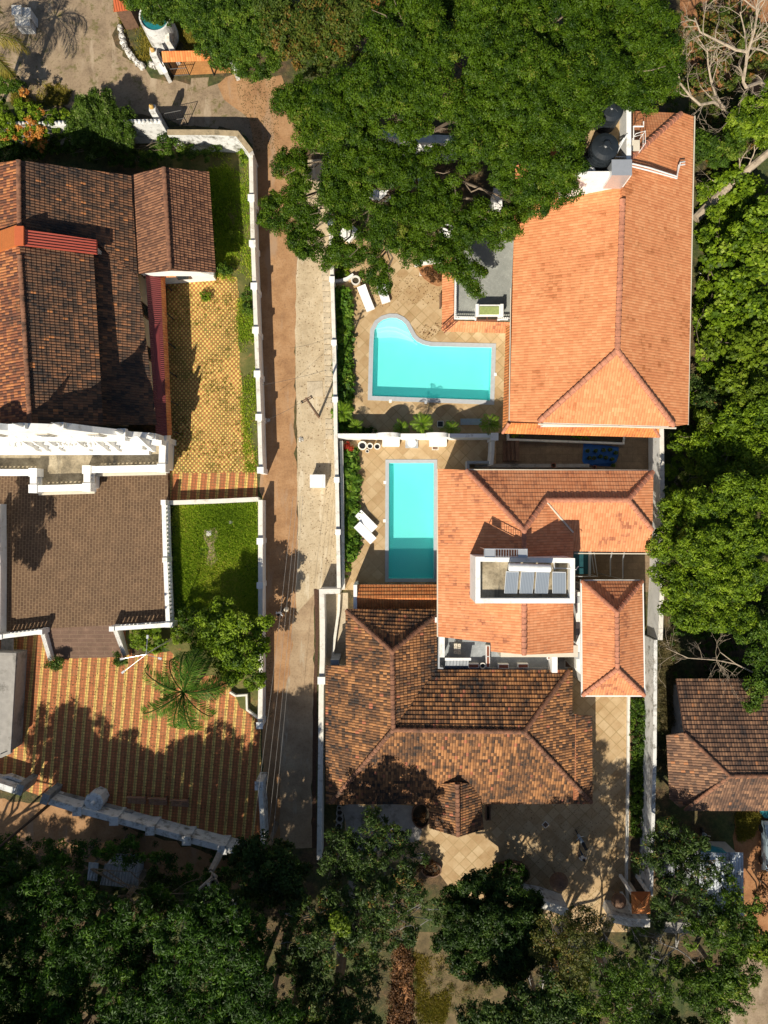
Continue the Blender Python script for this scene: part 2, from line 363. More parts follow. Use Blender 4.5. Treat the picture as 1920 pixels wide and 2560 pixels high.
def pavers(name, mode):
    m, n, b = mat(name); g = G(n); o = g.coord(); v = g.coord(rot=math.radians(5.0 if mode == 'stripe' else 2.0)); s = g.sep(v)
    red = (.50, .165, .06); yel = (.76, .53, .15)
    if mode == 'stripe':
        T = .78; fx = g.math('FRACT', g.math('DIVIDE', g.math('ADD', s[0], .1), T)); st = g.math('LESS_THAN', fx, .33)
        a, c = .26, .24
    else:
        a, c = .178, .2
        st = g.math('MODULO', g.math('ABSOLUTE', g.math('ADD', g.math('FLOOR', g.math('DIVIDE', s[0], a)), g.math('FLOOR', g.math('DIVIDE', s[1], c)))), 2.0)
        st = g.math('GREATER_THAN', st, .5)
    w = g.white(g.comb(g.math('FLOOR', g.math('DIVIDE', s[0], a)), g.math('FLOOR', g.math('DIVIDE', s[1], c)), 1.0))
    col = g.mix(st, red, yel)
    col = g.mix(g.math('MULTIPLY', w, .5), col, g.mix(1.0, col, (.55, .5, .5), 'MULTIPLY'))
    gx = g.math('FRACT', g.math('DIVIDE', s[0], a)); gy = g.math('FRACT', g.math('DIVIDE', s[1], c))
    e = g.math('MINIMUM', g.math('MINIMUM', gx, g.math('SUBTRACT', 1.0, gx)), g.math('MINIMUM', gy, g.math('SUBTRACT', 1.0, gy)))
    grow = g.noise(o, .5, 6, .7); fine = g.noise(o, 7, 4, .8)
    if mode == 'stripe':
        j = g.math('MULTIPLY', g.ramp(e, [(.03, 1.0), (.12, 0.0)]), .75)
        col = g.mix(j, col, (.10, .065, .03))
        col = g.mix(g.math('MULTIPLY', g.ramp(e, [(.05, 1.0), (.25, 0.0)]), g.ramp(fine, [(.52, 0.0), (.62, 1.0)])), col, (.09, .12, .025))
        col = g.mix(g.ramp(grow, [(.5, 0.0), (.75, .55)]), col, (.22, .125, .06))
        col = g.mix(g.ramp(g.noise(o, 2.6, 7, .8), [(.6, 0.0), (.68, .85)]), col, (.09, .12, .025))
    else:
        jr = g.math('SUBTRACT', g.math('ADD', e, g.math('MULTIPLY', st, .12)), g.math('MULTIPLY', g.math('SUBTRACT', grow, .36), .8))
        col = g.mix(g.ramp(jr, [(.02, 1.0), (.16, 0.0)]), col, g.ramp(fine, [(.35, (.10, .09, .018)), (.6, (.25, .165, .045))]))
        col = g.mix(g.ramp(g.noise(o, 1.8, 6, .75), [(.57, 0.0), (.66, .9)]), col, (.10, .14, .02))
    g.L(col, b.inputs['Base Color']); b.inputs['Roughness'].default_value = .9
    g.bump(e, .4, .03, b); return m
MT['stripe'] = pavers('red_and_yellow_striped_pavers', 'stripe'); MT['check'] = pavers('yellow_checked_mossy_pavers', 'check')
def bricks(name, c1, c2, mortar, bw, bh, ms=.012, rot=0.0, dirt=None, light=0.0):
    m, n, b = mat(name); g = G(n); v = g.coord(rot=rot); o = g.coord()
    t = g.nd('ShaderNodeTexBrick'); g.L(v, t.inputs['Vector'])
    t.inputs['Color1'].default_value = (*c1, 1); t.inputs['Color2'].default_value = (*c2, 1); t.inputs['Mortar'].default_value = (*mortar, 1)
    t.inputs['Scale'].default_value = 1; t.inputs['Mortar Size'].default_value = ms; t.inputs['Brick Width'].default_value = bw; t.inputs['Row Height'].default_value = bh
    t.inputs['Bias'].default_value = -.1
    col = g.mix(.45, t.outputs[0], g.ramp(g.noise(o, 1.2, 8, .75), [(.3, tuple(x*.55 for x in c1)), (.5, c1), (.72, tuple(min(1, x*1.6) for x in c2))]))
    col = g.mix(g.ramp(g.noise(o, 12, 3, .8), [(.58, 0.0), (.72, .6)]), col, tuple(min(1, x*1.9) for x in c2))
    if dirt: col = g.mix(g.ramp(g.noise(o, .5, 6, .7), [(.52, 0.0), (.66, .7)]), col, dirt)
    g.L(col, b.inputs['Base Color']); b.inputs['Roughness'].default_value = .9; return m
MT['brown'] = bricks('brown_clay_floor_tiles', (.10, .056, .030), (.145, .085, .046), (.36, .25, .14), .42, .25, .018, rot=PI/2+.04)
MT['brownsteps'] = bricks('brown_clay_steps', (.15, .09, .06), (.19, .115, .08), (.29, .2, .13), 1.4, .36, .02)
MT['greytile'] = bricks('grey_terrace_tiles', (.25, .27, .28), (.32, .34, .35), (.22, .24, .25), .8, .6, .006)
MT['greyfloor'] = bricks('grey_green_roof_floor', (.26, .27, .25), (.30, .31, .28), (.27, .28, .26), 1.6, 1.2, .004)
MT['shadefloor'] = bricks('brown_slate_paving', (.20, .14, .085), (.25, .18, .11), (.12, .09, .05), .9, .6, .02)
MT['ramp'] = bricks('ochre_paver_ramp', (.42, .19, .06), (.48, .24, .08), (.3, .14, .05), .25, .2, .01)
MT['slatted'] = corr('slatted_timber', (.20, .09, .05), .09, ax=1)
def poolmat():
    m, n, b = mat('turquoise_pool_mosaic'); g = G(n); v = g.coord()
    col = g.mix(g.noise(v, .5, 3), (.34, .86, .84), (.43, .92, .90)); g.L(col, b.inputs['Base Color']); b.inputs['Roughness'].default_value = .5
    return m
MT['pool'] = poolmat(); MT['poolstep'] = plain('white_pool_steps', (.80, .93, .93), .6, .02)
def watermat():
    m = bpy.data.materials.new('clear_pool_water'); m.use_nodes = True; n = m.node_tree; g = G(n)
    n.nodes.remove(n.nodes['Principled BSDF']); out = n.nodes['Material Output']
    tr = g.nd('ShaderNodeBsdfTransparent'); tr.inputs[0].default_value = (.72, .985, .985, 1)
    gl = g.nd('ShaderNodeBsdfGlossy'); gl.inputs['Roughness'].default_value = .04
    fr = g.nd('ShaderNodeFresnel'); fr.inputs[0].default_value = 1.33
    bp = g.nd('ShaderNodeBump'); bp.inputs['Strength'].default_value = .15; bp.inputs['Distance'].default_value = .03
    g.L(g.noise(g.coord(), 5, 4), bp.inputs['Height']); g.L(bp.outputs[0], gl.inputs['Normal']); g.L(bp.outputs[0], fr.inputs['Normal'])
    mx = g.nd('ShaderNodeMixShader'); g.L(fr.outputs[0], mx.inputs[0]); g.L(tr.outputs[0], mx.inputs[1]); g.L(gl.outputs[0], mx.inputs[2])
    df = g.nd('ShaderNodeBsdfDiffuse'); df.inputs[0].default_value = (.14, .82, .80, 1); m2 = g.nd('ShaderNodeMixShader'); m2.inputs[0].default_value = .14
    g.L(mx.outputs[0], m2.inputs[1]); g.L(df.outputs[0], m2.inputs[2]); g.L(m2.outputs[0], out.inputs[0]); return m
MT['water'] = watermat()

def leafmat(name, stops, trans=.25, rough=.55):
    m = bpy.data.materials.new(name); m.use_nodes = True; n = m.node_tree; g = G(n); b = n.nodes['Principled BSDF']
    a = g.nd('ShaderNodeAttribute'); a.attribute_name = 'tint'
    col = g.ramp(a.outputs['Fac'], stops)
    g.L(col, b.inputs['Base Color']); b.inputs['Roughness'].default_value = rough; b.inputs['Specular IOR Level'].default_value = .25
    t = g.nd('ShaderNodeBsdfTranslucent'); g.L(g.mix(1.0, col, (1.1, 1.2, .5), 'MULTIPLY'), t.inputs[0])
    mx = g.nd('ShaderNodeMixShader'); mx.inputs[0].default_value = trans
    g.L(b.outputs[0], mx.inputs[1]); g.L(t.outputs[0], mx.inputs[2]); g.L(mx.outputs[0], n.nodes['Material Output'].inputs[0])
    return m
LM = {
 'deep':   leafmat('deep_green_leaves', [(0, (.018, .050, .002)), (.45, (.056, .112, .003)), (.8, (.10, .175, .006)), (.97, (.13, .21, .015)), (1, (.2, .22, .03))], trans=.32),
 'lime':   leafmat('lime_green_leaves', [(0, (.06, .10, .005)), (.5, (.14, .21, .010)), (.85, (.22, .30, .02)), (1, (.30, .35, .04))]),
 'mixor':  leafmat('green_and_rust_leaves', [(0, (.04, .075, .008)), (.5, (.09, .13, .016)), (.72, (.14, .13, .02)), (.85, (.20, .11, .02)), (1, (.28, .12, .03))]),
 'mid':    leafmat('mid_green_leaves', [(0, (.022, .05, .004)), (.5, (.065, .13, .008)), (.85, (.13, .21, .016)), (1, (.22, .28, .035))]),
 'bright': leafmat('bright_green_leaves', [(0, (.04, .085, .005)), (.4, (.12, .20, .007)), (.8, (.235, .34, .014)), (1, (.30, .38, .05))]),
 'dusk':   leafmat('dark_feathery_leaves', [(0, (.010, .028, .002)), (.5, (.028, .075, .003)), (.85, (.058, .135, .007)), (1, (.11, .20, .015))]),
 'mango':  leafmat('dull_green_leaves', [(0, (.016, .034, .006)), (.5, (.046, .088, .013)), (.8, (.095, .15, .028)), (.95, (.18, .22, .06)), (1, (.24, .12, .03))]),
 'dense':  leafmat('glossy_dark_leaves', [(0, (.010, .028, .003)), (.5, (.026, .062, .006)), (.85, (.06, .115, .012)), (1, (.12, .17, .035))]),
 'palm':   leafmat('palm_fronds', [(0, (.035, .09, .008)), (.5, (.09, .19, .014)), (.85, (.18, .29, .03)), (1, (.3, .34, .06))]),
 'gpalm':  leafmat('yellow_green_fronds', [(0, (.07, .14, .008)), (.5, (.16, .27, .015)), (.85, (.26, .38, .03)), (1, (.36, .42, .06))]),
 'ypalm':  leafmat('yellowing_fronds', [(0, (.12, .13, .02)), (.5, (.26, .22, .03)), (1, (.38, .28, .05))]),
 'grass':  leafmat('grass_blades', [(0, (.09, .16, .010)), (.45, (.25, .38, .02)), (.72, (.42, .50, .04)), (1, (.62, .52, .12))]),
 'dry':    leafmat('dry_vines', [(0, (.06, .055, .02)), (.5, (.13, .11, .04)), (.85, (.20, .15, .07)), (1, (.28, .2, .1))]),
 'flower': leafmat('orange_blossom', [(0, (.45, .16, .03)), (.5, (.6, .26, .05)), (1, (.7, .4, .1))]),
 'redpl':  leafmat('red_leaves', [(0, (.25, .02, .01)), (.5, (.4, .04, .02)), (1, (.5, .08, .03))]),
 'bush':   leafmat('clipped_bush_leaves', [(0, (.03, .065, .005)), (.5, (.07, .13, .010)), (.85, (.12, .20, .02)), (1, (.30, .36, .12))]),
 'brownv': leafmat('rust_brown_leaves', [(0, (.06, .03, .012)), (.5, (.14, .065, .025)), (1, (.26, .13, .05))]),
 'ochre':  leafmat('ochre_green_leaves', [(0, (.05, .07, .012)), (.5, (.11, .12, .022)), (.8, (.19, .15, .035)), (1, (.3, .16, .05))]),
}

# ---------------------------------------------------------------- foliage builders
def quads(name, V, tint, m, parent):
    """V: (n,4,3) world quads"""
    n = len(V); off = TOTAL(parent); V = (V-np.array([off.x, off.y, off.z])).astype(np.float32)
    me = bpy.data.meshes.new(name); me.vertices.add(n*4); me.vertices.foreach_set('co', V.reshape(-1))
    me.loops.add(n*4); me.loops.foreach_set('vertex_index', np.arange(n*4, dtype=np.int32))
    me.polygons.add(n); me.polygons.foreach_set('loop_start', np.arange(0, n*4, 4, dtype=np.int32))
    me.polygons.foreach_set('loop_total', np.full(n, 4, dtype=np.int32))
    a = me.attributes.new('tint', 'FLOAT', 'FACE'); a.data.foreach_set('value', np.clip(tint, 0, 1).astype(np.float32))
    me.materials.append(m); me.update(calc_edges=True)
    o = bpy.data.objects.new(name, me); return link(o, parent)
def unit(v): return v/np.maximum(np.linalg.norm(v, axis=-1, keepdims=True), 1e-6)
def leaf_quads(P, N, ln, wd, jit=.45, up=.35):
    n = len(P)
    N = unit(N*.8+RNG.normal(0, jit, (n, 3))+np.array([0, 0, up]))
    A = unit(np.cross(N, RNG.normal(0, 1, (n, 3)))); B = np.cross(N, A)
    l = (ln*RNG.uniform(.65, 1.35, n))[:, None]/2; w = (wd*RNG.uniform(.65, 1.35, n))[:, None]/2
    bend = N*l*.35
    return np.stack([P-A*l-bend, P+B*w, P+A*l-bend, P-B*w], 1)
# style: clump radius, clump spacing (m2 per clump), leaves per clump, leaf length, leaf width, material
ST = {
 'deep':  (.42, .25, 120, .17, .07, 'deep'),  'lime': (.50, .40, 70, .24, .10, 'lime'), 'mixor': (.5, .38, 75, .23, .10, 'mixor'),
 'mid':   (.45, .34, 75, .24, .11, 'mid'),    'bright': (.40, .28, 80, .24, .085, 'bright'), 'dusk': (.48, .50, 62, .32, .085, 'dusk'),
 'mango': (.42, .42, 55, .27, .085, 'mango'), 'dense': (.36, .22, 65, .22, .085, 'dense'), 'bush': (.32, .16, 80, .15, .065, 'bush'),
 'big':   (.45, .34, 30, .34, .24, 'bright'), 'sparse': (.40, .9, 40, .20, .07, 'ochre'), 'shrub': (.25, .14, 42, .17, .08, 'mid'),
 'shrubb':(.22, .12, 42, .17, .075, 'bright'), 'flower': (.2, .3, 26, .13, .09, 'flower'), 'dry': (.5, .6, 60, .3, .025, 'dry'),
 'brownv': (.4, .8, 40, .2, .09, 'brownv'), 'redpl': (.2, .15, 30, .15, .08, 'redpl'), 'yell': (.4, .35, 50, .24, .12, 'lime'),
}
def crown_mesh(lobes, style, parent, name='crown', sub=6, subf=.46, thin=1.0, flat=.72, mats=None, lift=.15, holes=()):
    """lobes: (x,y,z,r) world; each throws sub-lobes, leaves sit in clumps on their shells"""
    cr, sp, nl, ll, lw, m = ST[style]
    C = []
    L = np.array(lobes, float)
    S = []
    for (x, y, z, r) in L:
        k = max(3, int(sub*(1.0 if r > 1.2 else .6)))
        S.append((x, y, z-r*.1, r*.72))
        for i in range(k):
            a = 2*PI*(i+RNG.uniform(-.35, .35))/k; e = RNG.uniform(-.05, 1.0)
            d = r*(1-subf*.75)
            S.append((x+math.cos(a)*math.cos(e)*d, y+math.sin(a)*math.cos(e)*d, z+math.sin(e)*d*flat, r*subf*RNG.uniform(.6, 1.12)))
    for (x, y, z, r) in S:
        n = max(2, int(2*PI*r*r*1.15*thin/sp))
        d = unit(RNG.normal(0, 1, (n, 3))); d[:, 2] = np.where(d[:, 2] < -.25, -d[:, 2]*.6, d[:, 2])
        rr = r*RNG.uniform(.70, 1.03, n)[:, None]
        P = np.array([x, y, z])+d*rr*np.array([1, 1, flat])
        C.append(np.concatenate([P, d], 1))
    C = np.concatenate(C)
    keep = np.ones(len(C), bool)
    for (x, y, z, r) in L:
        q = ((C[:, :3]-np.array([x, y, z]))/np.array([r, r, r*flat])); keep &= (q**2).sum(1) > .42**2
    if holes:
        k = H/(H-C[:, 2]); PX = 960+C[:, 0]*30*k; PY = 1280-C[:, 1]*30*k
        for hx, hy, hr in holes: keep &= ((PX-hx)**2+(PY-hy)**2)**.5 > hr*RNG.uniform(.75, 1.2, len(C))
    C = C[keep]
    n = len(C)
    ct = np.clip(RNG.normal(.45, .21, n), 0, 1)+.12*np.sin(C[:, 0]*.9+C[:, 2])*np.cos(C[:, 1]*.8)
    cs = cr*RNG.uniform(.7, 1.35, n)
    idx = np.repeat(np.arange(n), nl)
    k = len(idx)
    d = unit(RNG.normal(0, 1, (k, 3))*np.array([1, 1, .8])+C[idx, 3:]*.7+np.array([0, 0, lift]))
    P = C[idx, :3]+d*(cs[idx]*RNG.uniform(.35, 1.05, k))[:, None]*np.array([1, 1, .7])
    V = leaf_quads(P, d, ll, lw)
    t = ct[idx]+RNG.normal(0, .12, k)+(RNG.random(k) < .012)*.5
    return quads(name, V, t, LM[mats or m], parent)
def limb(mb, a, b, r0, r1, n=5, wob=.12, seg=5):
    a = Vector(a); b = Vector(b); L = (b-a).length; pts = []; rad = []
    for i in range(seg+1):
        t = i/seg; p = a.lerp(b, t); w = math.sin(t*PI)*wob*L
        p = p+Vector((random.uniform(-w, w), random.uniform(-w, w), math.sin(t*PI)*L*.08)); pts.append(p); rad.append(r0+(r1-r0)*t)
    mb.tube(pts, rad, n, cap=False); return pts
def tree(name, label, style, lobes, group=None, base=None, cat='tree', bark='bark', thin=1.0, sub=6, tr=None, flat=.72, zb=0.0, mats=None, subf=.46, twigs=0, holes=(), dz=0.0):
    """lobes: photo px, py, radius px, height of the lobe centre in m"""
    lobes = [(px, py, r, z+dz+(RNG.uniform(-.5, .5) if r > 30 else 0)) for px, py, r, z in lobes]
    LW = [(*W(px, py, z), M(r, z)) for px, py, r, z in lobes]
    if base is None:
        sx = sum(l[0]*l[3] for l in LW)/sum(l[3] for l in LW); sy = sum(l[1]*l[3] for l in LW)/sum(l[3] for l in LW)
    else: b = W(*base, 0); sx, sy = b.x, b.y
    t = thing(name, (sx, sy, zb), label, cat, group)
    crown_mesh(LW, style, t, 'crown' if cat == 'tree' else 'foliage', sub=sub, thin=thin, flat=flat, mats=mats, subf=subf, holes=holes)
    mb = MB(); zt = max(l[2] for l in LW); R = tr or .04+.022*zt*1.2
    fork = Vector((sx, sy, zb+(zt-zb)*.38))
    mb.tube([(sx, sy, zb-.1), (sx+.05, sy, zb+.5*(fork.z-zb)), tuple(fork)], [R*1.3, R, R*.85], 8, cap=False)
    for (x, y, z, r) in LW[:26]:
        pts = limb(mb, fork, (x, y, z+r*.2), R*.5, R*.12, 5)
        for _ in range(2+twigs):
            q = pts[random.randint(2, 4)]; a = random.uniform(0, 2*PI); e = random.uniform(-.1, .9)
            limb(mb, q, (x+math.cos(a)*r*.8, y+math.sin(a)*r*.8, z+math.sin(e)*r*.55), R*.2, .015, 4, seg=4)
    mb.build('trunk' if cat == 'tree' else 'stems', MT[bark], t, smooth=True)
    return t
def inpoly(x, y, poly):
    c = False; n = len(poly); j = n-1
    for i in range(n):
        xi, yi = poly[i][0], poly[i][1]; xj, yj = poly[j][0], poly[j][1]
        if ((yi > y) != (yj > y)) and (x < (xj-xi)*(y-yi)/(yj-yi+1e-12)+xi): c = not c
        j = i
    return c
def scatter(poly, n):
    """random points inside a world polygon, denser where a slow pattern says so"""
    xs = [p[0] for p in poly]; ys = [p[1] for p in poly]; out = []
    P = np.array(poly)
    X = RNG.uniform(min(xs), max(xs), n*4); Y = RNG.uniform(min(ys), max(ys), n*4)
    c = np.zeros(len(X), bool); j = len(P)-1
    for i in range(len(P)):
        xi, yi = P[i]; xj, yj = P[j]
        m = ((yi > Y) != (yj > Y)) & (X < (xj-xi)*(Y-yi)/(yj-yi+1e-12)+xi); c ^= m; j = i
    X = X[c][:n]; Y = Y[c][:n]
    return np.stack([X, Y], 1)
def grass(name, label, poly_px, n, m='grass', hgt=.16, z=.01, tuft=.12, patchy=0.0, cat='grass'):
    P = scatter(xy(poly_px), n)
    if patchy:
        s = np.sin(P[:, 0]*1.3+1.7*np.sin(P[:, 1]*.7))+np.cos(P[:, 1]*1.1+P[:, 0]*.4)+RNG.normal(0, .6, len(P)); P = P[s > patchy]
    k = 9; idx = np.repeat(np.arange(len(P)), k); q = len(idx)
    B = np.concatenate([P[idx]+RNG.normal(0, tuft, (q, 2)), np.full((q, 1), z)], 1)
    a = RNG.uniform(0, 2*PI, q); lean = RNG.uniform(.2, 1.0, q); h = hgt*RNG.uniform(.5, 1.4, q)
    D = np.stack([np.cos(a)*lean, np.sin(a)*lean, np.ones(q)], 1); T = B+D*h[:, None]
    S = np.stack([-np.sin(a), np.cos(a), np.zeros(q)], 1)*.022
    V = np.stack([B-S, B+S, T+S*.5, T-S*.5], 1)
    t = RNG.normal(.45, .2, q)+.25*np.sin(P[idx, 0]*.6)*np.cos(P[idx, 1]*.5)
    o = quads(name, V, t, LM[m], None); tag(o, label, cat, kind='stuff'); return o
def cover(name, label, poly_px, n, style='shrub', hmax=.6, z=.0, mats=None, cat='undergrowth', patchy=None, z0=0.0):
    """ground cover of small leafy mounds: nobody could count it"""
    cr, sp, nl, ll, lw, m = ST[style]
    P = scatter(xy(poly_px), n)
    hm = hmax*(.35+.65*(.5+.5*np.sin(P[:, 0]*.7+np.cos(P[:, 1]*.9)*1.6)))*RNG.uniform(.3, 1.0, len(P))
    if patchy is not None:
        s = np.sin(P[:, 0]*.9+1.3)+np.cos(P[:, 1]*.8)+RNG.normal(0, .5, len(P)); P = P[s > patchy]; hm = hm[s > patchy]
    C = np.concatenate([P, (z0+hm)[:, None]], 1); idx = np.repeat(np.arange(len(C)), nl); k = len(idx)
    d = unit(RNG.normal(0, 1, (k, 3))+np.array([0, 0, .8])); cs = cr*RNG.uniform(.6, 1.4, len(C))
    Q = C[idx]+d*(cs[idx]*RNG.uniform(.2, 1.05, k))[:, None]*np.array([1, 1, .6])
    ct = np.clip(RNG.normal(.45, .2, len(C)), 0, 1)
    V = leaf_quads(Q, d, ll, lw)
    o = quads(name, V, ct[idx]+RNG.normal(0, .12, k), LM[mats or m], None); tag(o, label, cat, kind='stuff'); return o
def fronds(n, length, droop, ln, wd, rise=.9, nleaf=26, jitter=.2, gap=.0, seed=1):
    """palm crown at the origin: arching ribs with leaflets on both sides -> quads, tints, rib paths"""
    rg = np.random.default_rng(seed); V = []; T = []; ribs = []
    for i in range(n):
        az = 2*PI*i/n*2.4+rg.uniform(-.25, .25); e = rise*rg.uniform(.15, 1.15); L = length*rg.uniform(.78, 1.1)
        side = rg.uniform(-.35, .35); pts = []; p = np.zeros(3); ang = e; az2 = az; st = L/14
        for k in range(15):
            pts.append(p.copy()); d = np.array([math.cos(az2)*math.cos(ang), math.sin(az2)*math.cos(ang), math.sin(ang)]); p = p+d*st
            ang -= droop/14*(1+k*.06); az2 += side/14
        pts = np.array(pts); ribs.append(pts); tt = rg.uniform(.25, .75)
        for k in range(nleaf):
            f = .12+.88*k/(nleaf-1); q = f*14; a = int(min(q, 13)); b = pts[a]+(pts[min(a+1, 14)]-pts[a])*(q-a)
            d = unit(pts[min(a+1, 14)]-pts[max(a-1, 0)]); s = unit(np.cross(d, np.array([0, 0, 1.0])))
            up = np.cross(s, d); prof = math.sin(PI*min(1, .12+f*.86))**.6
            for sg in (-1, 1):
                if rg.random() < gap: continue
                l = ln*prof*rg.uniform(.8, 1.1); dr = unit(s*sg*1.0+d*(.55+.5*f)-up*rg.uniform(.05, .6)+rg.normal(0, .08, 3))
                w = d*wd*.5; t = b+dr*l-np.array([0, 0, 1])*l*.18; mid = b+dr*l*.55
                V.append([b-w*.5, mid-w, t, mid+w]); T.append(tt+rg.normal(0, .12))
    return np.array(V), np.array(T), ribs
def palm(name, label, at, length, droop, ln, wd, n=12, rise=.9, trunk=1.0, m='palm', cat='palm', group=None, seed=1, z0=0.0, nleaf=26, tr=.13):
    t = thing(name, (at[0], at[1], z0), label, cat, group)
    V, T, ribs = fronds(n, length, droop, ln, wd, rise, nleaf, seed=seed)
    V = V+np.array([at[0], at[1], z0+trunk]); quads('fronds', V, T, LM[m], t)
    mb = MB()
    for r in ribs: mb.tube([tuple(p+np.array([at[0], at[1], z0+trunk])) for p in r[::2]], [.028*length/3+.006]*7+[.005], 4, cap=False)
    mb.build('ribs', LM[m], t)
    mb = MB(); mb.tube([(at[0], at[1], z0-.05), (at[0]+.04*trunk, at[1], z0+trunk*.5), (at[0], at[1], z0+trunk+.05)], [tr*1.3, tr, tr*.9], 8)
    mb.build('trunk', MT['bark'], t, smooth=True)
    return t
def bare_branch(mb, p, d, L, r, depth, rg):
    """recursive leafless limbs"""
    seg = 5; pts = [Vector(p)]; dd = Vector(d).normalized(); rad = [r]
    for i in range(seg):
        dd = (dd+Vector((rg.gauss(0, .16), rg.gauss(0, .16), rg.gauss(0, .10)))).normalized()
        pts.append(pts[-1]+dd*L/seg); rad.append(max(.008, r*(1-.55*(i+1)/seg)))
    mb.tube(pts, rad, 5 if r > .03 else 3, cap=False)
    if depth <= 0: return
    for k in range(rg.choice([2, 3, 3, 4])):
        i = rg.randint(2, seg); a = rg.uniform(-1.1, 1.1)
        nd = Matrix.Rotation(a, 3, 'Z') @ dd; nd = (nd+Vector((0, 0, rg.uniform(-.15, .4)))).normalized()
        bare_branch(mb, pts[i], nd, L*rg.uniform(.5, .78), rad[i]*rg.uniform(.5, .75), depth-1, rg)

# ---------------------------------------------------------------- roofs
def clip(poly, axis, val, keep_gt):
    out = []; n = len(poly)
    for i in range(n):
        a, b = poly[i], poly[(i+1) % n]; da = a[axis]-val; db = b[axis]-val
        if not keep_gt: da, db = -da, -db
        if da >= 0: out.append(a)
        if da*db < 0:
            t = da/(da-db); out.append((a[0]+(b[0]-a[0])*t, a[1]+(b[1]-a[1])*t))
    return out
def roof(mb, faces, course=.32, step=.045, thick=.10, smooth_sheet=False):
    """each face: (px,py,z)...; laid as overlapping courses from eave to ridge"""
    for fc in faces:
        P = [W(*p) for p in fc]; nrm = Vector((0, 0, 0)); c = sum(P, Vector())/len(P)
        for i in range(len(P)):
            a = P[i]-c; b = P[(i+1) % len(P)]-c; nrm += a.cross(b)
        nrm.normalize()
        if nrm.z < 0: nrm = -nrm; P = P[::-1]
        e = nrm.cross(Vector((0, 0, 1)))
        if e.length < 1e-4: e = Vector((1, 0, 0))
        e.normalize(); s = nrm.cross(e)
        if s.z < 0: s = -s; e = -e
        if e.cross(s).z < 0: pass
        Q = [((p-c).dot(e), (p-c).dot(s)) for p in P]
        def back(q, off=0.0): return tuple(c+e*q[0]+s*q[1]+nrm*off)
        v0 = min(q[1] for q in Q); v1 = max(q[1] for q in Q); u0 = c.dot(e); n = max(1, int(math.ceil((v1-v0)/course)))
        if smooth_sheet: n = 1; course_ = v1-v0+.001
        else: course_ = course
        for i in range(n):
            a = v0+i*course_; b = a+course_
            pl = clip(clip(Q, 1, a, True), 1, b, False)
            if len(pl) < 3: continue
            f3 = [back(q, step*(1-(q[1]-a)/course_)) for q in pl]
            ar = sum((Vector(f3[k])-Vector(f3[0])).cross(Vector(f3[k+1])-Vector(f3[0])) .z for k in range(1, len(f3)-1))
            uv = [(q[0]+u0+50, (q[1]-v0)+(0 if smooth_sheet else 1e-3)) for q in pl]
            if not smooth_sheet: uv = [(q[0]+u0+50, min(max(q[1]-v0, i*course_+.002), (i+1)*course_-.002)) for q in pl]
            if ar < 0: f3 = f3[::-1]; uv = uv[::-1]
            mb.face(f3, uv)
            lo = [q for q in pl if abs(q[1]-a) < 1e-6]
            if len(lo) >= 2:
                l = min(lo, key=lambda q: q[0]); r = max(lo, key=lambda q: q[0])
                if r[0]-l[0] > .02:
                    mb.face([back(l, step), back(l, -.005), back(r, -.005), back(r, step)], [(l[0]+u0+50, i*course_+.01)]*2+[(r[0]+u0+50, i*course_+.01)]*2)
        top = [back(q, -.004) for q in Q]; bot = [back(q, -thick) for q in Q]
        mb.quadstrip(bot, top); mb.face(bot[::-1])
def ridges(parent, m, lines, r=.16, seg=.4, name='ridge_tiles'):
    for a, b in lines: mb = MB(); ridge(mb, a, b, r, seg); mb.build(name, MT[m], parent)
def ridge(mb, A, B, r=.15, seg=.38, lift=.03):
    A = W(*A); B = W(*B); d = B-A; L = d.length; n = max(1, int(L/seg)); d.normalize()
    s = d.cross(Vector((0, 0, 1))).normalized(); u = s.cross(d)
    A = A+u*lift; B = B+u*lift
    for i in range(n):
        p = A+d*(L*i/n-.02); q = A+d*(L*(i+1)/n+.03)
        r0, r1 = r*1.18, r*.92
        a = [tuple(p+(s*math.cos(PI*k/6)+u*math.sin(PI*k/6)*.75)*r0) for k in range(7)]
        b = [tuple(q+(s*math.cos(PI*k/6)+u*math.sin(PI*k/6)*.75)*r1) for k in range(7)]
        mb.quadstrip(a, b, closed=False); mb.face(a); mb.face(b[::-1])
def walls_prism(parent, poly, z0, z1, m='cream', name='walls', inset=0.0, openings=True):
    """poly: world xy; walls under a roof with a few windows as parts"""
    P = offs(poly, inset, True) if inset else poly
    a = sum(P[i][0]*P[(i+1) % len(P)][1]-P[(i+1) % len(P)][0]*P[i][1] for i in range(len(P)))
    if a < 0: P = P[::-1]
    mb = MB(); mb.prism(P, z0, z1); w = mb.build(name, MT[m], parent)
    if openings:
        for i in range(len(P)):
            p = Vector((*P[i], 0)); q = Vector((*P[(i+1) % len(P)], 0)); d = q-p; L = d.length
            if L < 3: continue
            d.normalize(); nrm = Vector((d.y, -d.x, 0)); k = int(L/3.2); rot = math.atan2(d.y, d.x)
            for j in range(k):
                c = p+d*(L*(j+.5)/k)
                for zz in ([1.6] if z1-z0 < 4.6 else [1.6, 4.4]):
                    if z0+zz+.7 > z1: continue
                    f = MB(); f.box(c+nrm*.02+Vector((0, 0, z0+zz)), (1.15, .10, 1.35), rot); fo = f.build('window', MT['oldwood'], parent)
                    g = MB(); g.box(c+nrm*.06+Vector((0, 0, z0+zz)), (.95, .06, 1.15), rot); g.build('pane', MT['glass'], fo)
    return w

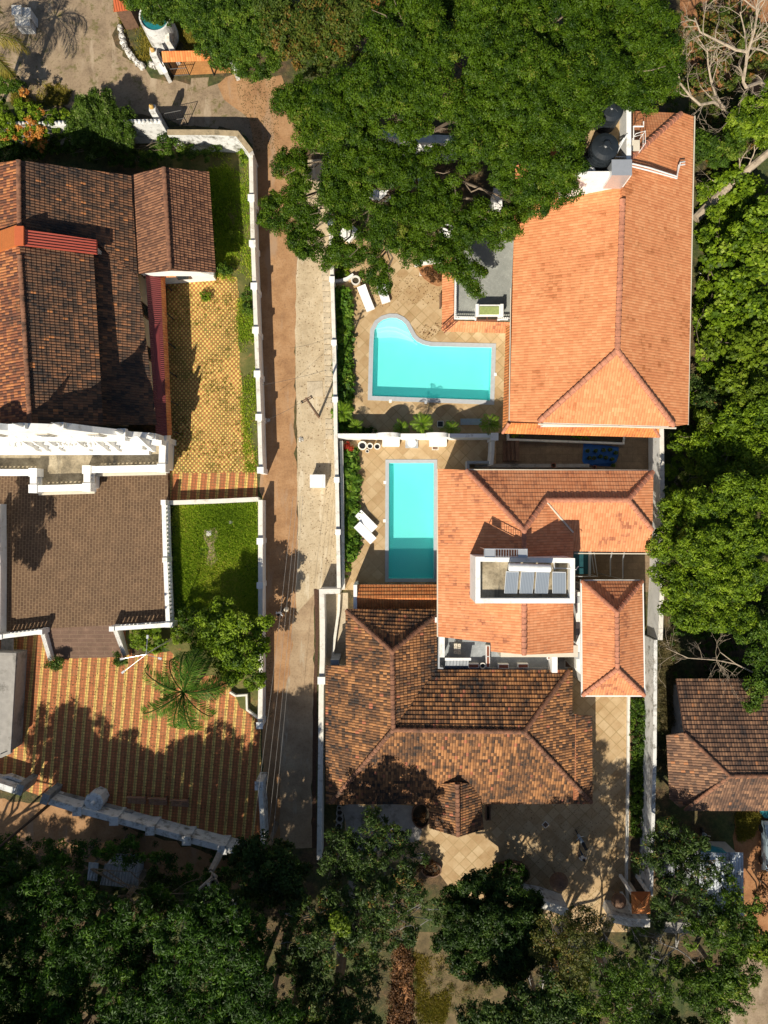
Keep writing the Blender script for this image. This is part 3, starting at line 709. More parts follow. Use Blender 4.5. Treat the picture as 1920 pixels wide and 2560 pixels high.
# ================================================================ THE SETTING
def sheet(name, poly_px, m, z, holes=(), kind='structure', wob=0.0):
    P = xy(poly_px)
    if wob:
        Q = []
        for i in range(len(P)):
            a = Vector(P[i]); b = Vector(P[(i+1) % len(P)]); k = max(1, int((b-a).length/.7))
            for j in range(k):
                q = a.lerp(b, j/k); Q.append((q.x+random.gauss(0, wob), q.y+random.gauss(0, wob)))
        P = Q
    mb = MB(); mb.tess([P]+[list(h) for h in holes], z); o = mb.build(name, MT[m]); tag(o, kind=kind); return o
def c6(pts): return [(640+x/2.5136, 640+y/2.5136) for x, y in pts]
POOL1 = xy(c6([(730,880),(738,560),(744,470),(768,425),(800,402),(840,390),(880,391),(915,407),(940,430),(962,472),(984,512),(1010,538),(1050,557),(1100,568),(1480,577),(1470,907)]))
POOL2 = xy([(972.5,1158),(1084,1158),(1084,1446),(971.5,1446)])
COP1 = offs(POOL1, .36, True); COP2 = offs(POOL2, .30, True)
if abs(COP1[0][0]) < abs(POOL1[0][0]) and COP1[0][1] > POOL1[0][1]: COP1 = offs(POOL1, -.36, True)
def grows(a, b):
    ar = lambda p: abs(sum(p[i][0]*p[(i+1) % len(p)][1]-p[(i+1) % len(p)][0]*p[i][1] for i in range(len(p))))
    return ar(b) > ar(a)
if not grows(POOL1, COP1): COP1 = offs(POOL1, -.36, True)
if not grows(POOL2, COP2): COP2 = offs(POOL2, -.30, True)
# ground: one big sheet with openings left for the two basins
def bb(p): return min(q[0] for q in p)-.1, max(q[0] for q in p)+.1, min(q[1] for q in p)-.1, max(q[1] for q in p)+.1
b1, b2 = bb(POOL1), bb(POOL2)
mb = MB(); xs = sorted([-220, b1[0], b1[1], b2[0], b2[1], 220]); ys = sorted([-220, b1[2], b1[3], b2[2], b2[3], 220])
for i in range(5):
    for j in range(5):
        cx, cy = (xs[i]+xs[i+1])/2, (ys[j]+ys[j+1])/2
        if any(b[0] < cx < b[1] and b[2] < cy < b[3] for b in (b1, b2)): continue
        mb.face([(xs[i], ys[j], 0), (xs[i+1], ys[j], 0), (xs[i+1], ys[j+1], 0), (xs[i], ys[j+1], 0)])
tag(mb.build('ground', MT['ground']), kind='structure')
sheet('forecourt_ground', [(-40,-60),(330,-60),(300,60),(290,110),(330,165),(400,195),(600,200),(650,300),(680,380),(640,385),(600,330),(420,300),(180,262),(-40,250)], 'forecourt', .004, wob=.25)
sheet('dirt_road', [(590,185),(700,190),(760,330),(760,640),(738,900),(742,1300),(752,1480),(736,1800),(745,2110),(655,2110),(655,1500),(651,1100),(640,700),(632,380),(625,300),(560,250),(540,215)], 'road', .010, wob=.09)
sheet('concrete_lane_strip', [(750,400),(824,400),(832,900),(842,1200),(846,1470),(788,1472),(780,1560),(740,1560),(745,1300),(742,1100),(738,850),(742,660)], 'strip', .014, wob=.04)
sheet('lane_lower_end', [(736,1545),(786,1480),(783,1800),(780,2120),(700,2120),(700,1800),(722,1680)], 'strip2', .018, wob=.06)
sheet('garden_path', [(790,440),(835,440),(842,660),(846,1300),(846,1474),(792,1474)], 'slab', .006)
sheet('weedy_verge', [(430,340),(620,345),(636,700),(645,1180),(600,1180),(590,720),(540,690),(440,690)], 'weeds', .005)
sheet('checked_paving', [(418,690),(592,690),(600,900),(612,1050),(640,1150),(642,1182),(418,1184)], 'check', .010, wob=.05)
sheet('paved_path', [(416,1184),(642,1180),(645,1248),(416,1256)], 'stripe', .014)
sheet('lawn', [(430,1258),(648,1254),(652,1560),(560,1600),(437,1566)], 'lawn', .005)
sheet('yard_grey_patch', [(860,2012),(1060,2012),(1050,2100),(900,2140),(862,2120)], 'concrete', .018, wob=.12)  # flat patch of grey concrete colour laid over the yard paving
sheet('striped_paving', [(-60,1560),(330,1560),(330,1640),(652,1600),(652,2120),(560,2130),(100,1990),(-60,1930)], 'stripe', .010)
sheet('tree_bed_ground', [(312,1566),(652,1560),(655,1800),(600,1770),(590,1735),(560,1700),(480,1680),(420,1620),(318,1625)], 'weeds', .016, wob=.08)
P1 = [(836,600),(1270,600),(1270,1083),(838,1083)]
sheet('pool_terrace_paving', P1, 'diag', .008, holes=[COP1])
sheet('lower_pool_paving', [(846,1100),(1240,1100),(1240,1175),(1110,1175),(1110,1475),(850,1475)], 'diag', .009, holes=[COP2])
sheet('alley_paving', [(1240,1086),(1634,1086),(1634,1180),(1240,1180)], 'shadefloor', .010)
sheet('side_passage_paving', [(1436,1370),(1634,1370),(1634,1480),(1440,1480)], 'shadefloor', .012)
sheet('yard_paving', [(1420,1640),(1576,1640),(1576,2330),(1420,2330),(1300,2260),(1140,2240),(1080,2160),(862,2150),(862,2000),(1420,2000)], 'diag', .012)
sheet('passage_floor', [(1100,1600),(1450,1600),(1450,1690),(1100,1690)], 'concrete', .006)
sheet('alley_side_ground', [(798,1482),(870,1482),(870,1700),(800,1700)], 'slab', .020)
sheet('service_road', [(1880,2380),(2100,2300),(2100,2700),(1780,2700),(1800,2480)], 'forecourt', .006, wob=.1)
sheet('red_earth_yard', [(1840,2010),(2100,2010),(2100,2380),(1900,2400),(1830,2200)], 'redearth', .004, wob=.1)
sheet('red_earth_track', [(992,2380),(1022,2380),(1034,2470),(1020,2700),(965,2700),(985,2480)], 'redearth', .008, wob=.1)
sheet('dry_field', [(1030,2330),(1330,2330),(1340,2700),(1030,2700)], 'scrub', .005, wob=.1)
sheet('roadside_earth', [(-60,1990),(120,2010),(560,2145),(640,2150),(640,2230),(-60,2110)], 'road', .004, wob=.1)
sheet('woodland_earth', [(1700,-60),(2000,-60),(2000,230),(1700,230)], 'redearth', .003, wob=.1)
# basins
def basin(nm, poly, depth, cop):
    p = poly; a = sum(p[i][0]*p[(i+1) % len(p)][1]-p[(i+1) % len(p)][0]*p[i][1] for i in range(len(p)))
    if a < 0: p = p[::-1]
    return p
def pool(label, POOL, COP, steps):
    c = thing('swimming_pool', (POOL[0][0], POOL[0][1], 0), label, 'swimming pool')
    mb = MB(); p = basin('', POOL, 1, COP)
    lo = [(q[0], q[1], -1.0) for q in p]; hi = [(q[0], q[1], .05) for q in p]
    for i in range(len(p)):
        j = (i+1) % len(p); mb.face([lo[j], lo[i], hi[i], hi[j]])
    mb.tess([p], -1.0); mb.build('basin', MT['pool'], c)
    mb = MB(); mb.tess([COP, POOL], .05); k = basin('', COP, 1, COP)
    mb.quadstrip([(q[0], q[1], -.02) for q in k], [(q[0], q[1], .05) for q in k]); mb.build('coping', MT['coping'], c)
    mb = MB(); mb.tess([p], -.10); mb.build('water_surface', MT['water'], c)
    for poly, z in steps:
        mb = MB(); mb.prism(poly, -.999, z); mb.build('step', MT['poolstep'], c)
    return c
ctr = W(862, 822)
def lobe(yc, px0, px1):
    """the part of pool 1's rounded end north of a curved line"""
    P = POOL1; L = [q for q in P]; out = []
    return out
def clip_above(poly, y):
    return clip(poly, 1, y, True)
S1 = offs(POOL1, .01, True); S1 = S1 if not grows(POOL1, S1) else offs(POOL1, -.01, True)
def arcstep(f):
    # lower edge of the step sags like the photo's curved treads
    base = [(x, y) for x, y in S1]
    yl = W(0, 640+f/2.5136).y; q = clip(base, 1, yl, True); return q
def sstep(left, right, sag, n=12):
    """polygon of the basin above an arc from left to right (crop px)"""
    A = W(*c6([left])[0]); B = W(*c6([right])[0]); top = []
    m = (A+B)/2
    arc = []
    for i in range(n+1):
        t = i/n; p = A.lerp(B, t); p.y += sag/2.5136/30*math.sin(PI*t)*1.0; arc.append((p.x, p.y))
    # ring of the pool outline north of the chord, left to right
    ids = [i for i, q in enumerate(S1)]
    seq = [q for q in S1 if q[1] > A.y+(B.y-A.y)*(q[0]-A.x)/(B.x-A.x)+.08 and A.x-.3 < q[0] < B.x+.05]
    seq.sort(key=lambda q: math.atan2(q[1]-m.y+.3, -(q[0]-m.x)))
    seq.sort(key=lambda q: q[0])
    return arc[::1]+seq[::-1]
steps1 = [(sstep((744,500),(1060,556),30), -.62), (sstep((745,470),(1008,532),40), -.42), (sstep((750,452),(972,486),30), -.26)]
pool('kidney-ended turquoise swimming pool with pale curved steps, on the upper terrace', POOL1, COP1, steps1)
pool('narrow rectangular turquoise swimming pool beside the salmon tiled house', POOL2, COP2, [])

# ================================================================ BOUNDARY WALLS
def wall(name, label, pts, z, t, m='white', capm='cap', pil=(), group=None, pilw=.42, capt=.06, pilh=.18, h0=0.0, panel=False):
    P = [tuple(W(x, y, z))[:2] for x, y in pts]
    o = thing(name, (P[0][0], P[0][1], h0), label, 'wall', group)
    mb = MB(); mb.ribbon(P, t, h0, z-.08); mb.build('wall_body', MT[m], o)
    mb = MB(); mb.ribbon(P, t+capt, z-.08, z); mb.build('coping', MT[capm], o)
    for px, py in pil:
        c = W(px, py, z); mb = MB(); mb.box((c.x, c.y, h0+(z+pilh-h0)/2), (pilw, pilw, z+pilh-h0)); mb.box((c.x, c.y, z+pilh+.03), (pilw+.1, pilw+.1, .06)); mb.build('pillar', MT[m], o)
    return o
wall('boundary_wall', 'long white boundary wall with pillars between the mossy yard and the dirt lane', [(627,378),(629,497),(632,611),(636,717),(640,827),(644,936),(648,1044),(652,1172)], 2.1, .26, pil=[(629,497),(632,611),(636,717),(640,827),(644,936),(648,1044),(652,1176)])
wall('boundary_wall', 'tan capped white wall turning the corner at the top of the lane', [(418,330),(500,330),(535,330),(592,333),(627,378)], 2.7, .34, m='whiteold', capm='captan')
wall('boundary_wall', 'stained scalloped white wall behind the round bush', [(-60,312),(90,309),(250,306),(404,303)], 2.9, .3, m='whiteold', capm='whiteold')
mb = MB()
o = [x for x in COL.objects if x.get('label') == 'stained scalloped white wall behind the round bush'][0]
for i in range(46):
    c = W(-50+i*10, 311-i*.17, 2.95); mb.lathe((c.x, c.y), [(.14, 2.88), (.13, 3.0), (.07, 3.08), (.01, 3.1)], 8, cap=False)
mb.build('scalloped_crest', MT['whiteold'], o)
wall('garden_wall', 'low white wall closing the north side of the small lawn', [(424,1257),(540,1253),(646,1248)], .9, .3)
wall('boundary_wall', 'white wall with pillars between the small lawn and the lane', [(651,1250),(651,1353),(651,1463),(651,1640),(651,1740),(650,1808)], 1.7, .3, pil=[(651,1353),(651,1463),(650,1812)])
wall('boundary_wall', 'short grey white wall south of the yard entrance on the lane', [(650,1968),(655,2040),(657,2110)], 1.9, .3, m='whiteold', pil=[(649,1962)], pilw=.6)
wall('boundary_wall', 'white wall with bars between the sandy lane strip and the upper pool terrace', [(822,360),(826,520),(829,660),(835,860),(838,1000),(839,1092),(842,1200),(845,1350),(847,1470)], 2.0, .24, pil=[(826,560),(830,700),(835,858),(838,1000),(842,1200),(845,1330)], pilw=.34)
wall('courtyard_wall', 'inner white wall along the planting bed of the lower pool', [(853,1102),(855,1200),(857,1350),(858,1474)], 1.2, .2)
wall('boundary_wall', 'white jogged wall beside the drain, left of the old tiled house', [(850,1478),(804,1479),(806,1560),(806,1640),(803,1720),(802,1850),(800,2000),(798,2150)], 2.0, .34, pil=[(804,1700)], pilw=.5)
wall('boundary_wall', 'tall white wall east of the upper villa, beside the jungle', [(1654,1072),(1655,1160),(1657,1300),(1658,1420),(1654,1500),(1651,1600)], 2.4, .3, m='white')
wall('boundary_wall', 'stained white wall east of the yard, beside the dusty brown roof', [(1639,1600),(1638,1760),(1637,1900),(1632,2080),(1628,2240)], 2.3, .22, m='whiteold', capm='whiteold')
wall('garden_wall', 'low kerb wall between the yard paving and the green strip', [(1572,1742),(1571,1900),(1569,2060),(1567,2200),(1570,2260)], .35, .14, m='cap')
wall('garden_wall', 'white wall with a ragged top right of the red paver ramp', [(578,150),(590,182)], 1.0, .3, m='whiteold', capm='whiteold')
wall('garden_wall', 'white pierced wall beside the round water tank', [(415,45),(418,104),(432,126)], 1.8, .3, m='whiteold', capm='cap')
wall('garden_wall', 'white wall stub among bare branches west of the small pyramid roof', [(1305,2252),(1360,2262),(1418,2282)], 2.2, .6, m='whiteold')
wall('garden_wall', 'white wall under bare branches south of the small pyramid roof', [(1530,2296),(1575,2306),(1625,2308)], 2.2, .6, m='whiteold')
wall('garden_wall', 'concrete wall beneath the leafy tree, east of the pyramid roof', [(1660,2318),(1745,2322)], 1.5, .8, m='concrete', capm='concrete')
wall('garden_wall', 'thin zigzag white kerb at the corner of the striped yard', [(574,1731),(588,1740),(616,1738),(617,1775),(646,1797)], .45, .09)
# divider with two arched humps between the pools
o = thing('courtyard_wall', W(842, 1090), 'white dividing wall with two rounded humps between the two pools', 'wall')
a = W(842, 1088, 2.2); b = W(1236, 1092, 2.2)
mb = MB(); prof = []
X = lambda px: W(px, 1090, 2.2).x
for px in range(842, 1237, 4):
    z = 1.95
    for cx, hw in ((970, 29), (1091, 29)):
        if abs(px-cx) < hw: z = max(z, 2.05+.75*math.sqrt(1-((px-cx)/hw)**2))
    prof.append((X(px), z))
y0, y1 = a.y-.16, a.y+.16
bot = [(prof[0][0], 0), (prof[-1][0], 0)]
front = [(x, y0, z) for x, z in prof]; back = [(x, y1, z) for x, z in prof]
mb.quadstrip([(x, y0, 0) for x, z in prof], front, closed=False); mb.quadstrip(back, [(x, y1, 0) for x, z in prof], closed=False)
mb.quadstrip(front, back, closed=False); mb.face([(prof[0][0], y1, 0), (prof[0][0], y0, 0), front[0], back[0]]); mb.face([(prof[-1][0], y0, 0), (prof[-1][0], y1, 0), back[-1], front[-1]])
mb.build('wall_body', MT['white'], o)
for cx in (970, 1091):
    mb = MB(); mb.box((X(cx+8), a.y-.45, .4), (1.4, .55, .8)); mb.build('niche_base', MT['white'], o, bevel=.05)
mb = MB(); mb.box((b.x, b.y, 1.1), (.5, .5, 2.25)); mb.box((b.x, b.y, 2.3), (.6, .6, .1)); mb.build('pillar', MT['white'], o)
wall('courtyard_wall', 'white wall with stepped piers east of the lower pool terrace', [(1233,1102),(1232,1130),(1229,1162)], 1.9, .2)
o = thing('courtyard_wall', W(1185, 1160), 'grey wall nook in the shade beside the alley steps', 'wall')
mb = MB(); mb.ribbon([tuple(W(1166, 1180))[:2], tuple(W(1166, 1158))[:2], tuple(W(1226, 1158))[:2]], .22, 0, 1.1); mb.build('wall_body', MT['greywall'], o)

# fountain, pots, drains on the two terraces
o = thing('wall_fountain', W(1029, 1108), 'small white fountain bowl on a grey tray below the humped wall', 'fountain')
c = W(1029, 1110); mb = MB(); mb.box((c.x, c.y, .1), (1.05, .7, .2)); mb.build('tray', MT['metal'], o)
mb = MB(); mb.lathe((c.x, c.y), [(.16, .2), (.18, .4), (.34, .62), (.36, .66), (.28, .62), (.05, .52)], 18, cap=True); mb.build('bowl', MT['whiteplastic'], o, smooth=True)
def pot(at, r, h, label, m='cap', group=None, name='plant_pot', fill='dark', z0=0.0):
    o = thing(name, (at[0], at[1], z0), label, 'pot', group)
    mb = MB(); mb.lathe((at[0], at[1]), [(r*.62, z0), (r*.95, z0+h*.5), (r, z0+h*.9), (r*1.03, z0+h), (r*.78, z0+h), (r*.66, z0+h*.75)], 20, cap=False); mb.build('body', MT[m], o, smooth=True)
    mb = MB(); mb.face(mb.ring((at[0], at[1]), r*.7, z0+h*.78, 18)); mb.build('opening', MT[fill], o); return o
for px, py, r, lb in ((906,1114,.36,'largest of the white urns at the wall of the lower pool terrace'),(925,1115,.25,'middle white urn between two others at the lower pool terrace'),(943,1116,.26,'right end white urn in the row at the lower pool terrace'),(918,1127,.15,'tiny white urn in front of the larger urns')):
    pot(tuple(W(px, py, .7))[:2], r, .75 if r > .2 else .4, lb)
pot(tuple(W(889, 700, .6))[:2], .38, .6, 'round white planter under the big tree beside the sun loungers', fill='soil')
for px, py, r, lb in ((848,2021,.20,'smallest concrete ring at the top of the row beside the old house'),(849,2033,.29,'second concrete ring from the top of the row'),(849,2049,.30,'third and largest concrete ring of the row'),(847,2066,.27,'bottom concrete ring with yellow leaves in it')):
    pot(tuple(W(px, py, .8))[:2], r, .8, lb, m='concrete', name='concrete_ring', fill='soil')
for px, py, w, lb in ((1057,703-22,.42,'square dark drain cover in the red flower bed'),(1088,1117,.42,'rusty square drain cover on the lower pool terrace'),(1101,1060,.42,'black square drain cover in the shade of the humped wall'),(1421,1660,.5,'brown drain cover between the terrace and the small hip roof'),(1364,2062,.34,'dark square drain cover in the middle of the yard')):
    c = W(px, py, .05); o = thing('drain_cover', (c.x, c.y, 0), lb, 'drain cover')
    mb = MB(); mb.box((c.x, c.y, .022), (w+.12, w+.12, .025), PI/4 if px == 1364 else 0); mb.build('frame', MT['cap'], o)
    mb = MB(); mb.box((c.x, c.y, .034), (w, w, .03), PI/4 if px == 1364 else 0); mb.build('lid', MT['oldwood' if px != 1101 else 'iron'], o)
for px, py, lb in ((976,1003,'left white skimmer lid below the upper pool'),(1064,1006,'right white skimmer lid below the upper pool'),(1238,936,'white skimmer lid on the east rim of the upper pool'),(962,1206,'upper white skimmer lid left of the lower pool'),(961,1302,'lower white skimmer lid left of the lower pool')):
    c = W(px, py); mb = MB(); mb.box((c.x, c.y, .03), (.22, .26, .05)); tag(mb.build('skimmer_lid', MT['whiteplastic'], bevel=.01), lb, 'lid')
# drain slabs with finger holes along the lane
PL = [(811.5,668),(817,760),(820,900),(822,1000),(823,1100)]
k = 0
for i in range(17):
    py = 662+i*26.5; px = np.interp(py, [q[1] for q in PL], [q[0] for q in PL]); c = W(px, py)
    if i in (14,): continue
    if k == 0:
        mb = MB(); mb.box((c.x, c.y, .03), (.62, .80, .05)); s0 = mb.build('drain_slab', MT['slab'])
        me = s0.data
        for v in me.vertices: v.co.x -= c.x; v.co.y -= c.y
        s0.location = (c.x, c.y, 0)
        hb = MB()
        for dx in (-.2, .2): hb.lathe((c.x+dx, c.y), [(.035, .05), (.035, .058)], 8)
        hb.build('finger_hole', MT['dark'], s0); s = s0
    else: s = dup(s0, (c.x, c.y, 0), random.uniform(-.03, .03))
    tag(s, ORD[k]+' sandy drain slab from the top in the row along the pool wall', 'drain slab', 'drain slabs along the pool wall'); k += 1
mb = MB(); P = xy([(785,1472),(789,1600),(784,1700),(781,1900),(780,2120),(790,2120),(791,1900),(793,1700),(797,1600),(797,1474)])
mb.tess([P], .022); tag(mb.build('roadside_ditch', MT['darkwood']), kind='structure')
# concrete box beside the lane
o = thing('concrete_box', W(795, 1205), 'square white concrete box standing on the sandy lane strip', 'utility box')
c = W(794, 1203, 1.0); mb = MB(); mb.box((c.x, c.y, .5), (1.15, .98, 1.0)); mb.build('body', MT['white'], o, bevel=.02)
mb = MB(); mb.box((c.x, c.y, 1.04), (1.25, 1.08, .08)); mb.build('lid', MT['whiteplastic'], o, bevel=.01)
o = thing('concrete_patch', W(789, 973), 'pale square concrete cover slab in the lane strip near the leaning utility pole', 'cover slab')
mb = MB(); P = offs(xy([(767,955),(806,953),(808,992),(769,993)]), 0, True); mb.prism(P, .014, .05); mb.build('slab', MT['slab'], o, bevel=.03)

# poles and cables
def pole(base, h, label, r=.13, m='concrete', arms=(), lean=(0, 0)):
    b = W(*base); t = b+Vector((lean[0], lean[1], h)); o = thing('utility_pole', b, label, 'pole')
    mb = MB(); mb.tube([b, t], [r, r*.65], 8); mb.build('post', MT[m], o, smooth=True)
    if arms:
        mb = MB()
        for z in arms: mb.box((t.x, t.y, z), (.9, .07, .07), .5)
        mb.build('crossarm', MT['oldwood'], o)
        mb = MB()
        for z in arms:
            for dx in (-.38, 0, .38): mb.lathe((t.x+dx*.87, t.y+dx*.48), [(.04, z+.03), (.06, z+.1), (.02, z+.16)], 6)
        mb.build('insulators', MT['iron'], o)
    return t
p1 = pole((797,1042), 9.3, 'dark utility pole leaning out of the sandy lane strip', .11, 'oldwood', arms=(9.1, 8.5))
p2 = pole((126,2009), 7.5, 'dark utility pole behind the gate pier at the bottom left', .14, 'iron', arms=(7.2,), lean=(-.6, -.4))
def cable(a, b, sag, label, r=.018, n=16, m='wire', group='overhead cables'):
    a = Vector(a); b = Vector(b); pts = []
    for i in range(n+1):
        t = i/n; p = a.lerp(b, t); p.z -= sag*4*t*(1-t); pts.append(p)
    mb = MB(); mb.tube(pts, r, 4); tag(mb.build('overhead_cable', MT[m]), label, 'cable', group)
for i, dx in enumerate((-14, -4, 4, 10)):
    cable(W(747+dx, 1240, 6.8), W(655+dx*2.2, 2140, 7.2), .9, ('leftmost', 'second from left', 'third from left', 'rightmost')[i]+' of the four thin overhead cables running down the lane', r=.010)
cable(p1+Vector((0, 0, -.3)), W(640, 1060, 3.4), .6, 'dark cable crossing the lane from the leaning pole', r=.012, m='darkwire', group=None)
cable(W(815, 925, 5), W(655, 962, 4), .4, 'dark cable crossing the lane above the pole', r=.012, m='darkwire', group=None)
for i in range(3): cable(p2+Vector((-.3+.3*i, 0, -.2)), W(-120, 2020+i*22, 7), .5, ('upper', 'middle', 'lower')[i]+' thin cable leaving the bottom left pole', r=.012, group='cables at the bottom left pole')
# lamp post in the garden: T-shaped head
o = thing('lamp_post', W(430, 1597), 'white three-armed lamp post beside the coconut palm', 'lamp post')
b = W(430, 1597); t = W(366, 1643, 6.2); t = Vector((b.x, b.y, 6.2)); mb = MB(); mb.tube([b, t], [.07, .05], 8); mb.build('post', MT['metal'], o)
for k, (ax, ay) in enumerate(((369,1592),(305,1647),(400,1646),(302,1686))):
    e = W(ax, ay, 6.2) if k != 3 else W(308, 1680, 6.1); src = t
    mb = MB(); mb.tube([t, e], .018, 5); mb.build('arm', MT['metal'], o)
    mb = MB(); mb.box(e, (.26, .15, .1), math.atan2((e-t).y, (e-t).x)); mb.build('lamp_head', MT['metal'], o, bevel=.02)

# ================================================================ THE CHURCH
ch = thing('church', W(150, 850), 'weathered dark tiled church with a white gabled front, at the left edge', 'church')
def wz(px, py, z): return W(px, py, z)
def body(parent, pts, z0, z1, m='cream', inset=.35, name='walls', openings=True):
    P = [tuple(W(*p))[:2] for p in pts]; Q = offs(P, inset, True)
    if grows(P, Q): Q = offs(P, -inset, True)
    return walls_prism(parent, Q, z0, z1, m, name, 0, openings)
CW = 'churchwest'
mb = MB(); roof(mb, [[(50,618,9.75),(76,1062,9.75),(258,1062,7.0),(233,630,7.0)]], step=.035); mb.build('nave_roof', MT['churchtile'], ch)
mb = MB(); roof(mb, [[(50,618,9.75),(76,1062,9.75),(-140,1062,7.0),(-170,618,7.0)]], step=.035); mb.build('nave_roof', MT[CW], ch)
mb = MB(); roof(mb, [[(47,400,9.25),(49,600,9.25),(235,604,6.35),(345,690,4.75),(327,440,4.8)], [(235,604,6.0),(345,690,4.75),(392,1062,3.95),(270,1062,5.6),(225,1062,6.3)]], step=.035); mb.build('aisle_roof', MT['churchtile'], ch)
mb = MB(); roof(mb, [[(47,400,9.25),(49,600,9.25),(-210,640,5.2),(-210,440,5.2)]], step=.035); mb.build('aisle_roof', MT[CW], ch)
ridges(ch, 'ridgeold', [((50,640,9.78),(76,1060,9.78)), ((47,402,9.3),(49,565,9.3))])
mb = MB(); A = [W(57,572,9.95), W(241,600,7.2), W(241,634,7.2), W(57,612,9.95)]
def slabface(mb, P, th):
    lo = [p-Vector((0, 0, th)) for p in P]; n = (P[1]-P[0]).cross(P[2]-P[0])
    if n.z < 0: P = P[::-1]; lo = lo[::-1]
    L = (P[1]-P[0]).length
    e = (P[1]-P[0]).normalized(); uv = [((p-P[0]).dot(e), ((p-P[0])-e*((p-P[0]).dot(e))).length) for p in P]
    mb.face(P, uv); mb.quadstrip(lo, P); mb.face(lo[::-1])
slabface(mb, A, .22); mb.build('gable_flashing', MT['redsheet'], ch)
mb = MB(); slabface(mb, [W(42,562,9.95), W(42,612,9.95), W(-180,690,7.0), W(-180,640,7.0)], .22); mb.build('gable_flashing', MT['orangesheet2'], ch)
mb = MB(); mb.box(W(49, 590, 10.02), (.62, 1.3, .18)); mb.build('gable_cap', MT['orangesheet'], ch)
mb = MB()
for (a, b, z) in (((50,600,9.75),(238,622,7.0),0),):
    p, q = W(*a), W(*b); w = Vector((0, .25, 0)); P = [p, q, Vector((q.x, q.y, 4.5)), Vector((p.x, p.y, 4.5))]
    mb.face(P); mb.face([x+w for x in P][::-1]); mb.face([p, p+w, q+w, q][::-1]); mb.face([q, q+w, Vector((q.x, q.y+.25, 4.5)), Vector((q.x, q.y, 4.5))][::-1])
mb.build('gable_wall', MT['cream'], ch)
body(ch, [(-150,1055,7.0),(250,1055,7.0),(228,640,7.0),(-160,640,7.0)], 0, 6.8, 'cream', .5, openings=False)
body(ch, [(-180,1055,4),(385,1055,4),(338,690,4.6),(322,455,4.8),(-180,455,5)], 0, 3.7, 'cream', .5)
# annex
an = thing('annex_building', W(440, 550), 'small brown tiled gabled annex with a white gable end, beside the church', 'building')
mb = MB(); roof(mb, [[(410,418,6.1),(425,676,6.1),(345,684,4.5),(328,438,4.5)], [(410,418,6.1),(425,676,6.1),(539,680,3.7),(522,430,3.7)]]); mb.build('roof', MT['annextile'], an)
ridges(an, 'ridgeold', [((410,420,6.12),(425,674,6.12))])
body(an, [(338,440,4.3),(504,440,3.6),(519,668,3.6),(350,672,4.3)], 0, 3.55, 'white', .2)
mb = MB(); y = W(425, 676, 5).y+.12; a, b, c = W(345,684,4.3), W(425,678,5.95), W(537,680,3.6)
P = [Vector((a.x+.1, y, 3.4)), Vector((a.x+.1, y, a.z)), Vector((b.x, y, b.z)), Vector((c.x-.1, y, c.z-.02)), Vector((c.x-.1, y, 3.4))]
mb.face(P); w = Vector((0, .25, 0)); mb.face([p+w for p in P][::-1]); mb.quadstrip([p+w for p in P], P); mb.build('gable_wall', MT['white'], an)
mb = MB(); roof(mb, [[(388,675,3.0),(440,672,3.0),(440,692,2.5),(392,694,2.5)]]); mb.build('door_canopy', MT['skirt'], an)
# awning along the aisle
aw = thing('awning', W(400, 880), 'long maroon sheet awning with an orange tiled edge along the church aisle', 'awning')
mb = MB(); slabface(mb, [W(364,684,3.7), W(390,1090,3.7), W(418,1088,3.15), W(401,682,3.15)], .05); mb.build('roof_sheet', MT['maroon'], aw)
mb = MB(); roof(mb, [[(401,682,3.15),(418,1088,3.15),(429,1088,2.6),(411,682,2.6)]], course=.3); mb.build('tiled_edge', MT['skirt'], aw)
for i in range(6):
    p = W(404+i*4.2, 700+i*75, 2.6); mb = MB(); mb.tube([(p.x, p.y, 0), (p.x, p.y, 2.9)], .06, 8); mb.build('post', MT['iron'], aw)
# front
yF = 5.75; xc = -24.1
prof = [(-8.0, 0), (-8.0, 5.0), (-6.6, 6.2), (-5.4, 6.8), (-5.3, 9.6), (-4.4, 9.8), (-3.6, 10.2), (-2.9, 10.9), (-2.4, 11.2), (-1.9, 11.3), (-1.4, 10.6), (-.8, 10.7), (0, 11.1), (.8, 10.9), (1.6, 10.6), (2.2, 11.0), (2.7, 11.5), (3.2, 10.6), (3.8, 9.4), (4.6, 8.2), (5.2, 7.2), (5.4, 6.2), (6.6, 5.4), (6.8, 4.5), (6.8, 0)]
mb = MB(); F = [(xc+x, yF-.22, z) for x, z in prof]; B_ = [(xc+x, yF+.22, z) for x, z in prof]
for t in tessellate_polygon([[Vector((x, z, 0)) for x, z in prof]]):
    mb.face([F[i] for i in t]); mb.face([B_[i] for i in t][::-1])
mb.quadstrip(F, B_); fr = mb.build('front', MT['white'], ch); fr['label'] = 'white church front with pinnacles and scrolled buttresses'
for x, z, r in ((-5.3, 9.5, .32), (5.1, 7.1, .28), (2.7, 11.3, .18), (0, 11.0, .18), (6.5, 4.6, .22)):
    mb = MB(); mb.box((xc+x, yF, z+.2), (r*2.1, r*2.1, .5)); mb.lathe((xc+x, yF), [(r*.7, z+.45), (r*.95, z+.7), (r*.6, z+1.0), (r*.2, z+1.4), (.02, z+1.7)], 10, cap=False); mb.build('pinnacle', MT['white'], fr)
for x0, x1, z, d in ((-8.0, 5.4, 2.6, .95), (-7.6, 5.2, 3.6, .62), (-7.2, 7.0, 4.4, .35), (-5.3, 5.0, 6.6, .25)):
    mb = MB(); mb.box((xc+(x0+x1)/2, yF-.22-d/2, (z+2.0)/2 if z < 3 else z-.5), (x1-x0, d, z-2.0 if z < 3 else 1.0)); mb.build('ledge', MT['white'], fr, bevel=.03)
